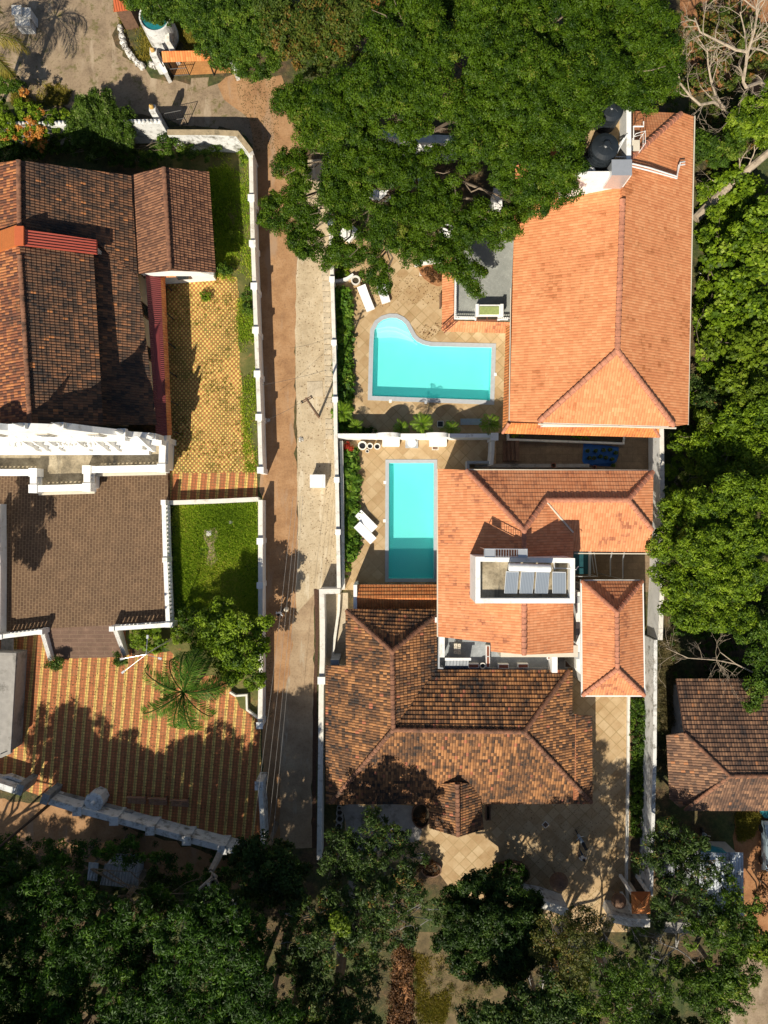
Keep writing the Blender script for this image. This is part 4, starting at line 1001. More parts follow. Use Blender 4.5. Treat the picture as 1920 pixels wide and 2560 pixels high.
for px in (52, 78, 116, 188, 236, 262, 352):
    x = W(px, 1090, 6).x-xc; q = [(0, 3.0), (-.8, 3.0), (-.75, 3.9), (-.6, 4.3), (-.45, 5.2), (-.2, 6.2), (0, 7.0)]; w_ = .07 if px not in (262, 352) else .14
    mb = MB(); a = [(xc+x-w_, yF-.22+d, z) for d, z in q]; b = [(xc+x+w_, yF-.22+d, z) for d, z in q]
    mb.face(a[::-1]); mb.face(b); mb.quadstrip(a, b); mb.build('buttress', MT['white'], fr)
rg_ = random.Random(2)
for px in (124, 138, 150, 163, 176, 210, 222, 20, 34):
    x = W(px, 1095, 5).x; mb = MB(); pts = []
    for i in range(16):
        a = i*.55; rr = .34*(1-i/19); pts.append((x+rr*math.cos(a+px), yF-.55+rr*math.sin(a+px)*1.1, 4.2+i*.04))
    mb.tube(pts, [.13-.005*i for i in range(16)], 6); mb.build('volute', MT['white'], fr, smooth=True)
for x in (-3.6, 0, 3.6):
    mb = MB(); mb.box((xc+x, yF-.26, 8.2), (.9, .1, 1.5)); mb.build('window', MT['cream'], fr); mb = MB(); mb.box((xc+x, yF-.32, 8.2), (.7, .06, 1.3)); mb.build('window_pane', MT['glass'], fr)
# porch with balustrades
pr = thing('church_porch', W(200, 1150), 'stepped white porch terrace with balustrades and a mossy floor in front of the church', 'porch')
ZP = 2.0; PT = ZP+1.0
line = [(407,1092),(404,1170),(217,1174),(217,1218),(83,1222),(83,1181),(-200,1181)]
PW = [tuple(W(x, y, PT))[:2] for x, y in line]
fl = PW+[(PW[-1][0], yF-.2), (PW[0][0], yF-.2)]
mb = MB(); mb.prism(fl, 0, ZP-.02); mb.build('body', MT['white'], pr)
mb = MB(); mb.tess([fl], ZP); mb.build('floor', MT['moss'], pr)
mb = MB(); mb.ribbon(PW, .52, PT-.14, PT); mb.build('rail', MT['white'], pr)
mb = MB(); mb.ribbon(PW, .46, ZP, ZP+.22); mb.build('plinth', MT['white'], pr)
mb = MB()
for a, b in zip(PW, PW[1:]):
    a = Vector((*a, 0)); b = Vector((*b, 0)); n = int((b-a).length/.34)
    for i in range(1, n):
        p = a.lerp(b, i/n); mb.lathe((p.x, p.y), [(.07, ZP+.2), (.12, ZP+.4), (.06, ZP+.7), (.09, PT-.13)], 6, cap=False)
tag(mb.build('balusters', MT['white'], pr), kind='stuff')
for p in PW[:-1]:
    mb = MB(); mb.box((p[0], p[1], ZP+.55), (.66, .66, 1.1)); mb.build('pier', MT['white'], pr)
mb = MB(); c1 = [p for p in PW[1:6]]; mb.ribbon([(x, y-.32) for x, y in PW[1:6]], .3, ZP-.35, ZP-.1); mb.build('cornice', MT['cream'], pr)
# raised brown terrace and ramp steps
tr_ = thing('raised_terrace', W(200, 1400), 'raised brown tiled terrace with broad steps in front of the church porch', 'terrace')
ZT = .60
T = [tuple(W(x, y, ZT))[:2] for x, y in [(-70,1180),(419,1180),(427,1558),(290,1562),(110,1572),(-70,1584)]]
mb = MB(); mb.prism(T, 0, ZT); mb.build('floor', MT['brown'], tr_)
for i in range(8):
    z = ZT-(i+.6)*ZT/8.6; a = 1566+i*10.2; b = a+10.4
    q = lambda f, y: (108+f+ (y-1566)*.25, y)
    P = [tuple(W(x, y, z))[:2] for x, y in [(110+i*2.2, a-1), (288+i*2.4, a-5), (291+i*2.4, b-5), (112+i*2.2, b-1)]]
    mb = MB(); mb.prism(P, 0, z); mb.build('step', MT['brownsteps'], tr_)
for pts in ([(104,1578),(126,1652)], [(286,1572),(312,1640)]):
    P = [W(*pts[0], 1.2), W(*pts[1], .5)]; d = (P[1]-P[0]).normalized(); s = d.cross(Vector((0, 0, 1))).normalized()*.16
    mb = MB(); a = [P[0]-s, P[0]+s, P[1]+s, P[1]-s]; lo = [Vector((p.x, p.y, 0)) for p in a]; mb.face(a[::-1]); mb.face(a); mb.quadstrip(lo, a); mb.build('stringer', MT['white'], tr_)
def balustrade(label, line, z0, h, m='white', t=.34):
    P = [tuple(W(x, y, z0+h))[:2] for x, y in line]; o = thing('balustrade', (P[0][0], P[0][1], z0), label, 'balustrade')
    mb = MB(); mb.ribbon(P, t, z0+h-.13, z0+h); mb.build('rail', MT[m], o)
    mb = MB(); mb.ribbon(P, t*.9, z0-.0, z0+.22); mb.build('plinth', MT[m], o); mb = MB()
    for a, b in zip(P, P[1:]):
        a = Vector((*a, 0)); b = Vector((*b, 0)); n = max(2, int((b-a).length/.32)); rot = math.atan2((b-a).y, (b-a).x)
        for i in range(n):
            p = a.lerp(b, (i+.5)/n); mb.box((p.x, p.y, z0+h/2), (.15, t*.55, h-.2), rot)
    tag(mb.build('balusters', MT[m], o), kind='stuff')
    for p in P:
        mb = MB(); mb.box((p[0], p[1], z0+h/2+.06), (t*1.15, t*1.15, h+.12)); mb.build('pier', MT[m], o)
    return o
balustrade('white balustrade along the front left of the brown terrace', [(-70,1596),(0,1592),(101,1580)], .55, 1.15)
balustrade('white balustrade along the front right of the brown terrace', [(280,1572),(427,1562)], .55, 1.15)
balustrade('long white balustrade between the brown terrace and the lawn', [(409,1256),(413,1400),(420,1562)], .55, 1.2)
wall('terrace_wall', 'white wall at the left edge of the brown terrace', [(-4,1260),(-3,1400),(-4,1590)], 1.6, .2)
# flat concrete stage and its neighbours
o = thing('flat_concrete_building', W(10, 1750), 'flat grey concrete roof slab at the left edge of the striped yard', 'building')
P = [tuple(W(x, y, 1.9))[:2] for x, y in [(-120,1630),(38,1636),(24,1880),(2,1890),(-120,1885)]]; mb = MB(); mb.prism(P, 0, 1.7); mb.build('walls', MT['concrete'], o)
mb = MB(); mb.prism(offs(P, -.15, True) if grows(P, offs(P, -.15, True)) else offs(P, .15, True), 1.7, 1.9, bottom=True); mb.build('roof', MT['concrete'], o)
mb = MB(); mb.ribbon(P[:1]+P[1:4], .25, 1.9, 2.0); mb.build('parapet', MT['concrete'], o)
mb = MB(); 
for i in range(4):
    c = W(8+i*8, 1612, .3); mb.box((c.x, c.y, .12*(i+1)), (.3, 1.1, .24*(4-i)*.5))
tag(mb.build('garden_steps', MT['concrete']), 'small flight of grey steps above the flat concrete roof', 'steps')

# ================================================================ UPPER VILLA (bright orange roof)
v = thing('villa', W(1500, 700), 'large villa with a bright orange hipped tile roof, right of the upper pool', 'house')
mb = MB(); roof(mb, [
 [(1556,412,9.5),(1543,877,9.5),(1345,1056,7.2),(1275,1053,6.2),(1290,300,6.2),(1440,300,7.9)],
 [(1543,877,9.5),(1345,1056,7.2),(1686,1066,7.2)],
 [(1556,412,9.5),(1543,877,9.5),(1686,1066,7.2),(1718,1061,6.3),(1735,290,6.1),(1703,282,6.6)],
 [(1556,412,9.5),(1703,282,6.6),(1555,276,6.6),(1440,276,6.6),(1440,300,7.4)]], step=.022)
mb.build('main_roof', MT['newtile'], v)
ridges(v, 'ridge', [((1556,500,9.52),(1543,877,9.52)), ((1543,877,9.52),(1347,1054,7.25)), ((1543,877,9.52),(1684,1064,7.25)), ((1565,405,9.45),(1702,284,6.65))], .19, .45)
mb = MB(); roof(mb, [[(1283,560,5.7),(1272,1056,5.7),(1256,1084,4.8),(1262,815,4.8),(1283,812,5.7-.01)], [(1272,1056,5.75),(1648,1070,5.75),(1648,1093,4.9),(1256,1084,4.9)]], step=.022)
mb.build('lower_roof', MT['skirt'], v)
ridges(v, 'ridge', [((1273,1057,5.8),(1257,1082,4.95)), ((1634,1070,5.8),(1647,1091,4.95))], .12, .4, 'hip_tiles')
mb = MB(); mb.tube([W(1345,1060,7.1), W(1690,1070,7.1)], .07, 6); mb.tube([W(1277,720,6.15), W(1273,1052,6.15)], .04, 6); mb.tube([W(1737,290,6.0), W(1720,1062,6.2)], .05, 6); mb.build('gutter', MT['cream'], v)
body(v, [(1300,500,6),(1300,1040,5.5),(1640,1050,5.5),(1700,1000,6),(1715,310,6),(1450,300,6)], 0, 6.0, 'white', .15)
mb = MB(); mb.box(W(1515, 1062, 6.3), (M(320, 6.3), .2, 1.0)); mb.build('upper_wall', MT['white'], v)
# tank terrace sunk in the roof
tt = [tuple(W(x,y,11.0))[:2] for x,y in [(1428,232),(1578,232),(1578,440),(1428,440)]]
mb = MB(); mb.prism(tt, 5.5, 9.6); mb.build('tank_terrace_block', MT['white'], v)
mb = MB(); mb.tess([tt], 9.62); mb.build('tank_terrace_floor', MT['tankfloor'], v)
mb = MB(); ins = offs(tt, -.16, True)
if grows(tt, ins): ins = offs(tt, .16, True)
mb.ribbon([ins[3], ins[2], ins[1]], .32, 9.6, 11.0); mb.build('parapet', MT['white'], v)
mb = MB(); mb.ribbon([ins[1], ins[0], ins[3]], .3, 9.6, 10.2); mb.build('parapet', MT['white'], v)
def tank(at, r, z0, h, label, m='plastic', parent=None):
    o = thing('water_tank', (at[0], at[1], z0), label, 'water tank')
    mb = MB(); pr = [(r*.97, z0)]
    n = 5
    for i in range(n): pr += [(r, z0+h*.8*(i+.15)/n), (r*.96, z0+h*.8*(i+.5)/n), (r, z0+h*.8*(i+.85)/n)]
    pr += [(r*.98, z0+h*.86), (r*.7, z0+h*.92), (r*.28, z0+h*.96)]
    mb.lathe(at, pr, 28); mb.build('body', MT[m], o, smooth=False)
    mb = MB(); mb.lathe(at, [(r*.27, z0+h*.96), (r*.28, z0+h*1.02), (r*.2, z0+h*1.05)], 18); mb.build('lid', MT[m], o)
    mb = MB()
    for i in range(8):
        a = PI/4*i+.2; mb.tube([(at[0]+r*.28*math.cos(a), at[1]+r*.28*math.sin(a), z0+h*.985), (at[0]+r*.93*math.cos(a), at[1]+r*.93*math.sin(a), z0+h*.85)], .02, 4)
    mb.build('ribs', MT[m], o); return o
c = W(1516, 362, 11.6); tank((c.x, c.y), .93, 9.65, 2.0, 'big round black water tank in the middle of the roof terrace')
c = W(1531, 268, 11.4); tank((c.x, c.y), .85, 9.65, 1.8, 'black water tank half hidden under the big tree')
c = W(1481, 423, 10.6); tank((c.x, c.y), .24, 9.65, .95, 'small white tank at the corner of the roof terrace', 'whiteplastic')
c = W(1553, 421, 11.5); o = thing('roof_cabin', (c.x, c.y, 9.65), 'grey sheet metal box at the corner of the tank terrace', 'cabin')
mb = MB(); mb.box((c.x, c.y, 10.6), (1.25, .95, 1.9)); mb.build('body', MT['metal'], o, bevel=.02); mb = MB(); mb.box((c.x, c.y, 11.6), (1.35, 1.05, .06)); mb.build('roof', MT['metal'], o)
o = thing('roof_pipes', W(1600, 415, 9), 'pair of white pipes running down the orange roof from the tank terrace', 'pipes')
for dz in (0, .22):
    mb = MB(); s = 7*dz/.22
    mb.tube([W(1576,408+s,9.75), W(1625,420+s,8.95), W(1692-s*.0,441+s*.7,7.55), W(1697-s*.6+4,406+s,7.35), W(1712,404+s,7.0)], .055, 6)
    mb.build('pipe', MT['whiteplastic'], o)
o = thing('roof_ladder_platform', W(1590, 355, 9), 'small steel platform with railings east of the roof terrace wall', 'platform')
c = W(1588, 364, 9.4); mb = MB(); mb.box((c.x, c.y, 9.4), (.62, .75, .05)); mb.build('deck', MT['cream'], o)
mb = MB(); k = [W(1578,352,9.4), W(1601,345,9.4), W(1601,376,9.4)]
for q in k: mb.tube([q+Vector((0, 0, -1.6)), q+Vector((0, 0, .9))], .025, 5)
mb.tube([q+Vector((0, 0, .9)) for q in k], .025, 5); mb.tube([q+Vector((0, 0, .5)) for q in k], .02, 5)
mb.tube([W(1583,316,10.2), W(1609,316,10.2), W(1609,304,10.2)], .05, 6); mb.tube([W(1584,316,10.2), W(1584,350,10.2)], .04, 6)
mb.build('railing', MT['whiteplastic'], o)
mb = MB(); mb.tube([W(1541,384,11.1), W(1568,335,11.1)], .045, 6); mb.tube([W(1537,380,11.1), W(1560,345,11.1)], .035, 6)
mb.tube([W(1531,392,10.6), W(1562,392,10.6), W(1562,382,10.6)], .03, 5); tag(mb.build('inlet_pipe', MT['whiteplastic']), 'white inlet pipes leaning beside the big black tank', 'pipes')
# terrace block west of the villa
t2 = thing('terrace_building', W(1200, 740), 'grey terrace with a white railing and tiled skirts, between the upper pool and the villa', 'building')
P = [tuple(W(x,y,3.2))[:2] for x,y in [(1138,560),(1300,560),(1300,796),(1138,796)]]
mb = MB(); mb.prism(P, 0, 3.18); mb.build('walls', MT['cream'], t2)
mb = MB(); mb.tess([P], 3.2); mb.build('floor', MT['greyfloor'], t2)
mb = MB(); roof(mb, [[(1136,640,3.0),(1134,800,3.0),(1105,828,2.4),(1106,640,2.4)]], step=.022); mb.build('skirt_roof', MT['newtile2'], t2)
mb = MB(); roof(mb, [[(1134,802,3.0),(1278,806,3.0),(1264,833,2.35),(1108,828,2.35)]], step=.022); mb.build('skirt_roof', MT['newtile2'], t2)
mb = MB(); mb.ribbon([tuple(W(x,y,4.0))[:2] for x,y in [(1139,640),(1137,796),(1282,799)]], .09, 3.92, 4.0); mb.build('handrail', MT['white'], t2)
mb = MB(); mb.ribbon([tuple(W(x,y,3.3))[:2] for x,y in [(1141,640),(1139,794),(1282,797)]], .2, 3.2, 3.34); mb.build('kerb', MT['white'], t2)
mb = MB(); L = [W(1141,640,3.6), W(1139,794,3.6), W(1282,797,3.6)]
for a, b in zip(L, L[1:]):
    n = int((b-a).length/.16)
    for i in range(n):
        p = a.lerp(b, i/n); mb.box((p.x, p.y, 3.62), (.03, .03, .66))
tag(mb.build('railing_bars', MT['white'], t2), kind='stuff')
o = thing('planter_counter', W(1223, 775, 3.2), 'white masonry counter with a green turf top on the grey terrace', 'counter')
c = W(1223, 777, 4.2); mb = MB(); mb.box((c.x, c.y, 3.7), (2.0, .95, 1.0)); mb.build('base', MT['white'], o, bevel=.02)
for dx in (-.95, .95): mb = MB(); mb.box((c.x+dx, c.y, 4.25), (.24, .95, .25)); mb.build('post', MT['white'], o)
mb = MB(); mb.box((c.x, c.y+.02, 4.22), (1.5, .62, .06)); mb.build('turf_top', MT['turf'], o)
for x, lb in ((1204,'left brown trough set on the white terrace railing'),(1230,'right brown trough set on the white terrace railing')):
    c = W(x, 797, 4.1); o = thing('planter_trough', (c.x, c.y, 3.9), lb, 'planter'); mb = MB(); mb.box((c.x, c.y, 4.05), (.78, .26, .3)); mb.build('body', MT['wood'], o, bevel=.02)
    mb = MB(); mb.box((c.x, c.y, 4.21), (.70, .18, .03)); mb.build('soil', MT['soil'], o)
def ladder(a, b, w, label, n=4):
    A = W(*a); B = W(*b); d = (B-A).normalized(); s = d.cross(Vector((0, 0, 1))).normalized()*w/2; o = thing('wooden_ladder', A, label, 'ladder')
    for q in (-1, 1): mb = MB(); mb.tube([A+s*q, B+s*q], .05, 4); mb.build('rail', MT['wood'], o)
    for i in range(n): p = A.lerp(B, (i+.6)/n); mb = MB(); mb.tube([p-s, p+s], .035, 4); mb.build('rung', MT['wood'], o)
ladder((1106,827,2.95), (1140,797,3.75), .42, 'reddish wooden ladder lying across the corner of the tiled skirt')
o = thing('bench', W(1102, 752), 'narrow dark bench against the tiled skirt beside the upper pool', 'bench')
mb = MB(); c = W(1101, 752, .45); mb.box((c.x, c.y, .45), (.16, 1.15, .05)); mb.build('seat', MT['oldwood'], o)
for dy in (-.5, .5): mb = MB(); mb.box((c.x, c.y+dy, .22), (.14, .06, .42)); mb.build('leg', MT['iron'], o)
# curved flower bed
o = thing('flower_bed', W(1083, 680), 'rounded flower bed with a curved white wall north of the upper pool', 'flower bed')
mb = MB(); arc = [tuple(W(1036+i*8.5, 664-9*math.sin(i/9*1.6)))[:2] for i in range(10)]; mb.ribbon(arc, .30, 0, .55); mb.build('curved_wall', MT['white'], o)
bed = xy([(1046,668),(1080,656),(1110,655),(1110,712),(1095,716),(1078,710),(1060,697),(1050,684)]); mb = MB(); mb.prism(bed, 0, .06); mb.build('bed_soil', MT['redearth'], o)
o = thing('planting_kerb', W(866, 700), 'curved white kerb at the north end of the palm bed by the upper pool', 'kerb')
mb = MB(); mb.ribbon(xy([(836,706),(852,705),(868,700),(884,690)]), .22, 0, .4); mb.build('kerb', MT['white'], o)
# bench between the palms
def slat_bench(c, L, Wd, rot, label, m='bamboo', group=None, back=False):
    o = thing('slatted_bench', (c[0], c[1], 0), label, 'bench', group); R = Matrix.Rotation(rot, 3, 'Z')
    for i in range(5):
        q = R @ Vector((0, -Wd/2+Wd*(i+.5)/5, 0)); mb = MB(); mb.box((c[0]+q.x, c[1]+q.y, .44), (L, Wd/5*.72, .035), rot); mb.build('seat_slat', MT[m], o)
    for sx in (-1, 1):
        for sy in (-1, 1):
            q = R @ Vector((sx*(L/2-.12), sy*(Wd/2-.06), 0)); mb = MB(); mb.box((c[0]+q.x, c[1]+q.y, .21), (.06, .06, .42), rot); mb.build('leg', MT['iron'], o)
    if back:
        for i in range(3):
            q = R @ Vector((0, Wd/2+.04, 0)); mb = MB(); mb.box((c[0]+q.x, c[1]+q.y, .58+i*.13), (L, .03, .09), rot); mb.build('back_slat', MT[m], o)
    return o
MT['paleslat'] = plain('painted_pale_blue_slats', (.30, .42, .50), .6); MT['timber'] = plain('brown_timber_slats', (.32, .18, .11), .8, .3, 6)
slat_bench(W(1176, 1056), 1.75, .52, 0, 'pale blue slatted bench between the palms below the upper pool', 'paleslat')
for x, y, lb in ((341,2001,'left of three brown slatted benches in the striped yard'),(394,2004,'middle one of three brown slatted benches in the striped yard'),(449,2008,'right of three brown slatted benches in the striped yard')):
    slat_bench(W(x, y, .5), 1.5, .62, -.04, lb, 'timber', back=True)
# sun loungers
def lounger(c, rot, L, label, tilt=.0):
    o = thing('sun_lounger', (c[0], c[1], 0), label, 'sun lounger', 'white sun loungers by the pools'); R = Matrix.Rotation(rot, 3, 'Z')
    def bx(nm, x, y, z, d, m, bev=.03, t=None):
        q = R @ Vector((x, y, 0)); mb = MB(); mb.box((c[0]+q.x, c[1]+q.y, z), d, rot, t); return mb.build(nm, MT[m], o, bevel=bev)
    bx('frame', 0, 0, .28, (.70, L, .07), 'whiteplastic', .01)
    bx('mattress', 0, -L*.14, .38, (.72, L*.72, .12), 'cushion', .04)
    bx('backrest', 0, L*.34, .48, (.72, L*.36, .11), 'cushion', .04, .42)
    for sx in (-.3, .3):
        for sy in (-L*.42, L*.42): bx('leg', sx, sy, .13, (.05, .05, .26), 'whiteplastic', .005)
    return o
lounger(W(915, 747, .3), .38, 2.1, 'white sun lounger in full sight under the tree edge by the upper pool')
lounger(W(957, 730, .3), .30, 1.9, 'white sun lounger mostly hidden by the tree, right of its neighbour at the upper pool')
lounger(W(916, 1303, .3), .78, 1.95, 'upper of the two white sun loungers beside the lower pool')
lounger(W(913, 1332, .3), .78, 1.95, 'lower of the two white sun loungers beside the lower pool')

# ================================================================ MIDDLE HOUSE
h = thing('house', W(1300, 1400), 'salmon tiled house with crossed hip roofs and a solar terrace, right of the lower pool', 'house')
ap = (1310,1325,8.5)
mb = MB(); roof(mb, [
 [ap,(1306,1500,8.5),(1310,1637,8.5),(1228,1628,7.15),(1228,1606,7.15),(1095,1592,5.2),(1095,1172,5.2),(1165,1175,6.4)],
 [(1165,1175,6.4),(1633,1178,6.3),(1570,1250,7.5),(1365,1250,7.5),ap],
 [ap,(1365,1250,7.5),(1433,1330,6.3),(1433,1632,6.3),(1310,1637,8.5)],
 [(1365,1250,7.5),(1570,1250,7.5),(1631,1326,6.45),(1627,1380,5.75),(1433,1378,5.75),(1433,1330,6.4)],
 [(1570,1250,7.5),(1633,1178,6.3),(1631,1326,6.4)]], step=.026)
mb.build('roof', MT['newtile2'], h)
ridges(h, 'ridge', [(ap,(1166,1176,6.45)), (ap,(1365,1250,7.55)), ((1365,1250,7.55),(1570,1250,7.55)), ((1570,1250,7.55),(1632,1180,6.35)), ((1570,1250,7.55),(1630,1325,6.5)), ((1310,1500,8.52),(1310,1637,8.52)), (ap,(1310,1392,8.5))], .18, .42)
mb = MB(); mb.tube([W(1366,1254,7.5), W(1433,1331,6.42)], .07, 5); mb.tube([W(1094,1172,5.15), W(1094,1592,5.15)], .06, 6); mb.tube([W(1165,1174,6.35), W(1634,1176,6.25)], .05, 6); mb.tube([W(1436,1383,5.7), W(1628,1384,5.7)], .05, 6); mb.build('gutter', MT['cream'], h)
body(h, [(1110,1182,5),(1425,1182,5),(1625,1186,5),(1620,1370,5),(1425,1375,5),(1425,1590,5),(1110,1590,5)], 0, 5.15, 'cream', .15)
body(h, [(1230,1400,6.5),(1425,1400,6.2),(1425,1625,6.2),(1230,1620,6.5)], 5.1, 6.2, 'cream', .1, name='upper_walls', openings=False)
body(h, [(1240,1600,3),(1425,1600,3),(1425,1628,3),(1240,1628,3)], 0, 5.2, 'cream', .0, name='rear_wall', openings=False)
# solar terrace
s = [tuple(W(x,y,9.6))[:2] for x,y in [(1189,1392),(1437,1396),(1437,1508),(1189,1508)]]
mb = MB(); mb.prism(s, 6.0, 9.0); mb.build('solar_terrace_block', MT['white'], h)
ins = offs(s, -.16, True)
if grows(s, ins): ins = offs(s, .16, True)
mb = MB(); mb.tess([s], 9.02); mb.build('solar_terrace_floor', MT['moss'], h)
mb = MB(); mb.ribbon(ins, .34, 9.0, 9.6, closed=True); mb.build('parapet', MT['white'], h)
o = thing('solar_water_heater', W(1345, 1450, 9), 'solar water heater with four collector panels under one white cylinder', 'solar heater')
for i, (x0, x1) in enumerate(((1265,1297),(1303,1336),(1341,1374),(1381,1415))):
    A = [W(x0-4.5*(i < 3), 1484, 9.25), W(x1-4.5*(i < 3), 1485, 9.25), W(x1, 1429 if i < 3 else 1431, 9.95), W(x0, 1429 if i < 3 else 1430, 9.95)]
    nrm = (A[1]-A[0]).cross(A[3]-A[0]).normalized(); mb = MB(); lo = [p-nrm*.08 for p in A]
    mb.face(A); mb.quadstrip(lo, A); mb.face(lo[::-1]); f = mb.build('panel_frame', MT['metal'], o)
    cc = sum(A, Vector())/4; B = [cc+(p-cc)*.94+nrm*.012 for p in A]; mb = MB(); L = (B[1]-B[0]).length; mb.face(B, [(0, 0), (L, 0), (L, 1.5), (0, 1.5)]); mb.build('glass', MT['solar'], f)
mb = MB(); a, b = W(1271,1417,10.15), W(1377,1421,10.15); mb.tube([a, a.lerp(b, .02), a.lerp(b, .98), b], [.2, .27, .27, .2], 16); mb.build('storage_cylinder', MT['whiteplastic'], o, smooth=True)
mb = MB()
for x in (1285, 1330, 1370):
    p = W(x, 1420, 9.9); mb.tube([(p.x, p.y, 9.02), (p.x, p.y, 9.95)], .03, 5)
mb.tube([W(1380,1420,9.6), W(1425,1421,9.6), W(1440,1424,9.4), W(1446,1416,9.0)], .03, 5); mb.tube([W(1384,1400,9.4), W(1387,1424,9.7)], .04, 5); mb.build('stand', MT['whiteplastic'], o)
o = thing('steel_walkway', W(1265, 1380, 8), 'steel walkway with open rungs along the north side of the solar terrace', 'walkway')
mb = MB()
for (x0, x1, y) in ((1211,1318,1372), (1211,1318,1393)): mb.tube([W(x0, y, 9.7), W(x1, y+1, 9.7)], .035, 5)
for i in range(9): mb.tube([W(1239+i*6.6, 1372, 9.7), W(1239+i*6.6, 1393, 9.7)], .022, 4)
for x in (1211, 1318): mb.tube([W(x, 1372, 9.7), W(x, 1393, 9.7)], .035, 5); mb.tube([W(x, 1372, 9.7), W(x, 1372, 9.7)-Vector((0, 0, 2))], .03, 5)
mb.build('frame', MT['metal'], o)
for x0, x1 in ((1212,1237),(1295,1317)):
    c = W((x0+x1)/2, 1383, 9.66); mb = MB(); mb.box(c, (M(x1-x0, 9.66), .55, .03)); mb.build('deck_plate', MT['metal'], o)
# terrace behind the house
t3 = thing('rear_terrace', W(1240, 1640), 'grey tiled roof terrace south of the salmon house', 'terrace')
P = [tuple(W(x,y,3.4))[:2] for x,y in [(1094,1560),(1394,1560),(1394,1672),(1094,1672)]]
mb = MB(); mb.prism(P, 0, 3.38); mb.build('walls', MT['cream'], t3); mb = MB(); mb.tess([P], 3.4); mb.build('floor', MT['greytile'], t3)
mb = MB(); mb.ribbon([tuple(W(x,y,4.2))[:2] for x,y in [(1098,1590),(1097,1670),(1108,1672)]], .14, 3.4, 4.2); mb.build('parapet', MT['greywall'], t3)
mb = MB(); mb.ribbon([tuple(W(x,y,3.55))[:2] for x,y in [(1108,1671),(1394,1672)]], .14, 3.4, 3.55); mb.build('kerb', MT['greywall'], t3)
c = W(1386, 1655, 4.6); mb = MB(); mb.box((c.x, c.y-.05, 3.9), (.42, 1.5, 1.6)); mb.build('chimney_wall', MT['white'], t3)
c = W(1105, 1617, 4.3); mb = MB(); mb.box((c.x, c.y, 3.9), (.40, 1.6, .9)); tag(mb.build('white_bench', MT['white'], bevel=.03), 'long white masonry bench at the left end of the grey rear terrace', 'bench')
def troughs(x, y, w, d, lb, z0=3.4):
    c = W(x, y, z0+.45); o = thing('planter_trough', (c.x, c.y, z0), lb, 'planter'); mb = MB(); mb.box((c.x, c.y, z0+.22), (w, d, .44)); mb.build('body', MT['white'], o, bevel=.015)
    mb = MB(); mb.box((c.x, c.y, z0+.442), (w-.1, d-.1, .02)); mb.build('soil', MT['wood'], o)
troughs(1184, 1665, .82, .34, 'brown planter trough between the awning and the round pot on the rear terrace'); troughs(1259, 1666, .82, .34, 'brown planter trough in the middle of the rear terrace edge')
troughs(1308, 1665, .82, .34, 'brown planter trough at the right of the rear terrace edge'); troughs(1220, 1628, .30, .86, 'upper of two upright brown planter troughs on the rear terrace'); troughs(1220, 1655, .30, .86, 'lower of two upright brown planter troughs on the rear terrace')
troughs(1373, 1641, .26, .55, 'small brown planter trough beside the white chimney wall')
pot(tuple(W(1207, 1665, 3.9))[:2], .24, .5, 'round white pot on the rear terrace beside the troughs', z0=3.4)
for i, (x, y) in enumerate(((1139,1613),(1148,1613.5),(1139,1622),(1148,1623),(1139,1631),(1148,1632))):
    c = W(x, y, 3.85); o = thing('stool', (c.x, c.y, 3.4), ('top left', 'top right', 'middle left', 'middle right', 'bottom left', 'bottom right')[i]+' one of the six cream stools on the rear terrace', 'stool', 'cream stools on the rear terrace')
    mb = MB(); mb.box((c.x, c.y, 3.82), (.24, .24, .05)); mb.build('seat', MT['cream'], o, bevel=.01)
    mb = MB()
    for a in (-.09, .09):
        for b in (-.09, .09): mb.box((c.x+a, c.y+b, 3.6), (.03, .03, .4))
    mb.build('legs', MT['cream'], o); mb = MB(); mb.lathe((c.x, c.y), [(.03, 3.846), (.03, 3.85)], 10); mb.build('hole', MT['dark'], o)
o = thing('pool_cover_box', W(1143, 1660, 3.4), 'pale ribbed lean-to box with a sloping lid on the rear terrace', 'box')
mb = MB(); A = [W(1112,1671,3.8), W(1170,1671,3.8), W(1172,1650,4.4), W(1115,1648,4.4)]; slabface(mb, A, .05); mb.build('lid', MT['sheetgrey'], o)
mb = MB(); P = [tuple(p)[:2] for p in A]; mb.prism(offs(P, .06, True) if not grows(P, offs(P, .06, True)) else offs(P, -.06, True), 3.4, 3.75); mb.build('body', MT['white'], o)
c = W(1145, 1648, 4.45); mb = MB(); mb.box(c, (2.0, .2, .05)); mb.build('ridge_board', MT['whiteplastic'], o)
# passage between
o = thing('teal_cover', W(1460, 1405, 2), 'dark teal sheet cover in the shaded passage beside the solar terrace', 'cover')
c = W(1454, 1404, 2.4); mb = MB(); mb.box((c.x, c.y, 2.3), (1.6, 2.0, .05)); mb.build('sheet', MT['darkteal'], o)
for dx in (-.7, .7):
    for dy in (-.9, .9): mb = MB(); mb.box((c.x+dx, c.y+dy, 1.13), (.06, .06, 2.26)); mb.build('post', MT['iron'], o)
o = thing('passage_railings', W(1500, 1410, 2), 'thin pale metal frame beams over the shaded passage', 'frame')
mb = MB(); mb.tube([W(1485,1380,3), W(1494,1441,3), W(1437,1441,3)], .04, 5); mb.tube([W(1478,1380,3), W(1486,1432,3)], .03, 5)
mb.tube([W(1530,1380,3.2), W(1526,1400,3.2), W(1526,1441,3.2)], .05, 5); mb.tube([W(1561,1380,3.2), W(1557,1400,3.2), W(1557,1449,3.2)], .05, 5); mb.tube([W(1474,1372,3), W(1474,1440,3)], .1, 5)
for q in ((1494,1441), (1437,1441), (1526,1441), (1557,1449)): p = W(*q, 3.1); mb.tube([(p.x, p.y, 0), p], .03, 5)
mb.build('beams', MT['metal'], o)
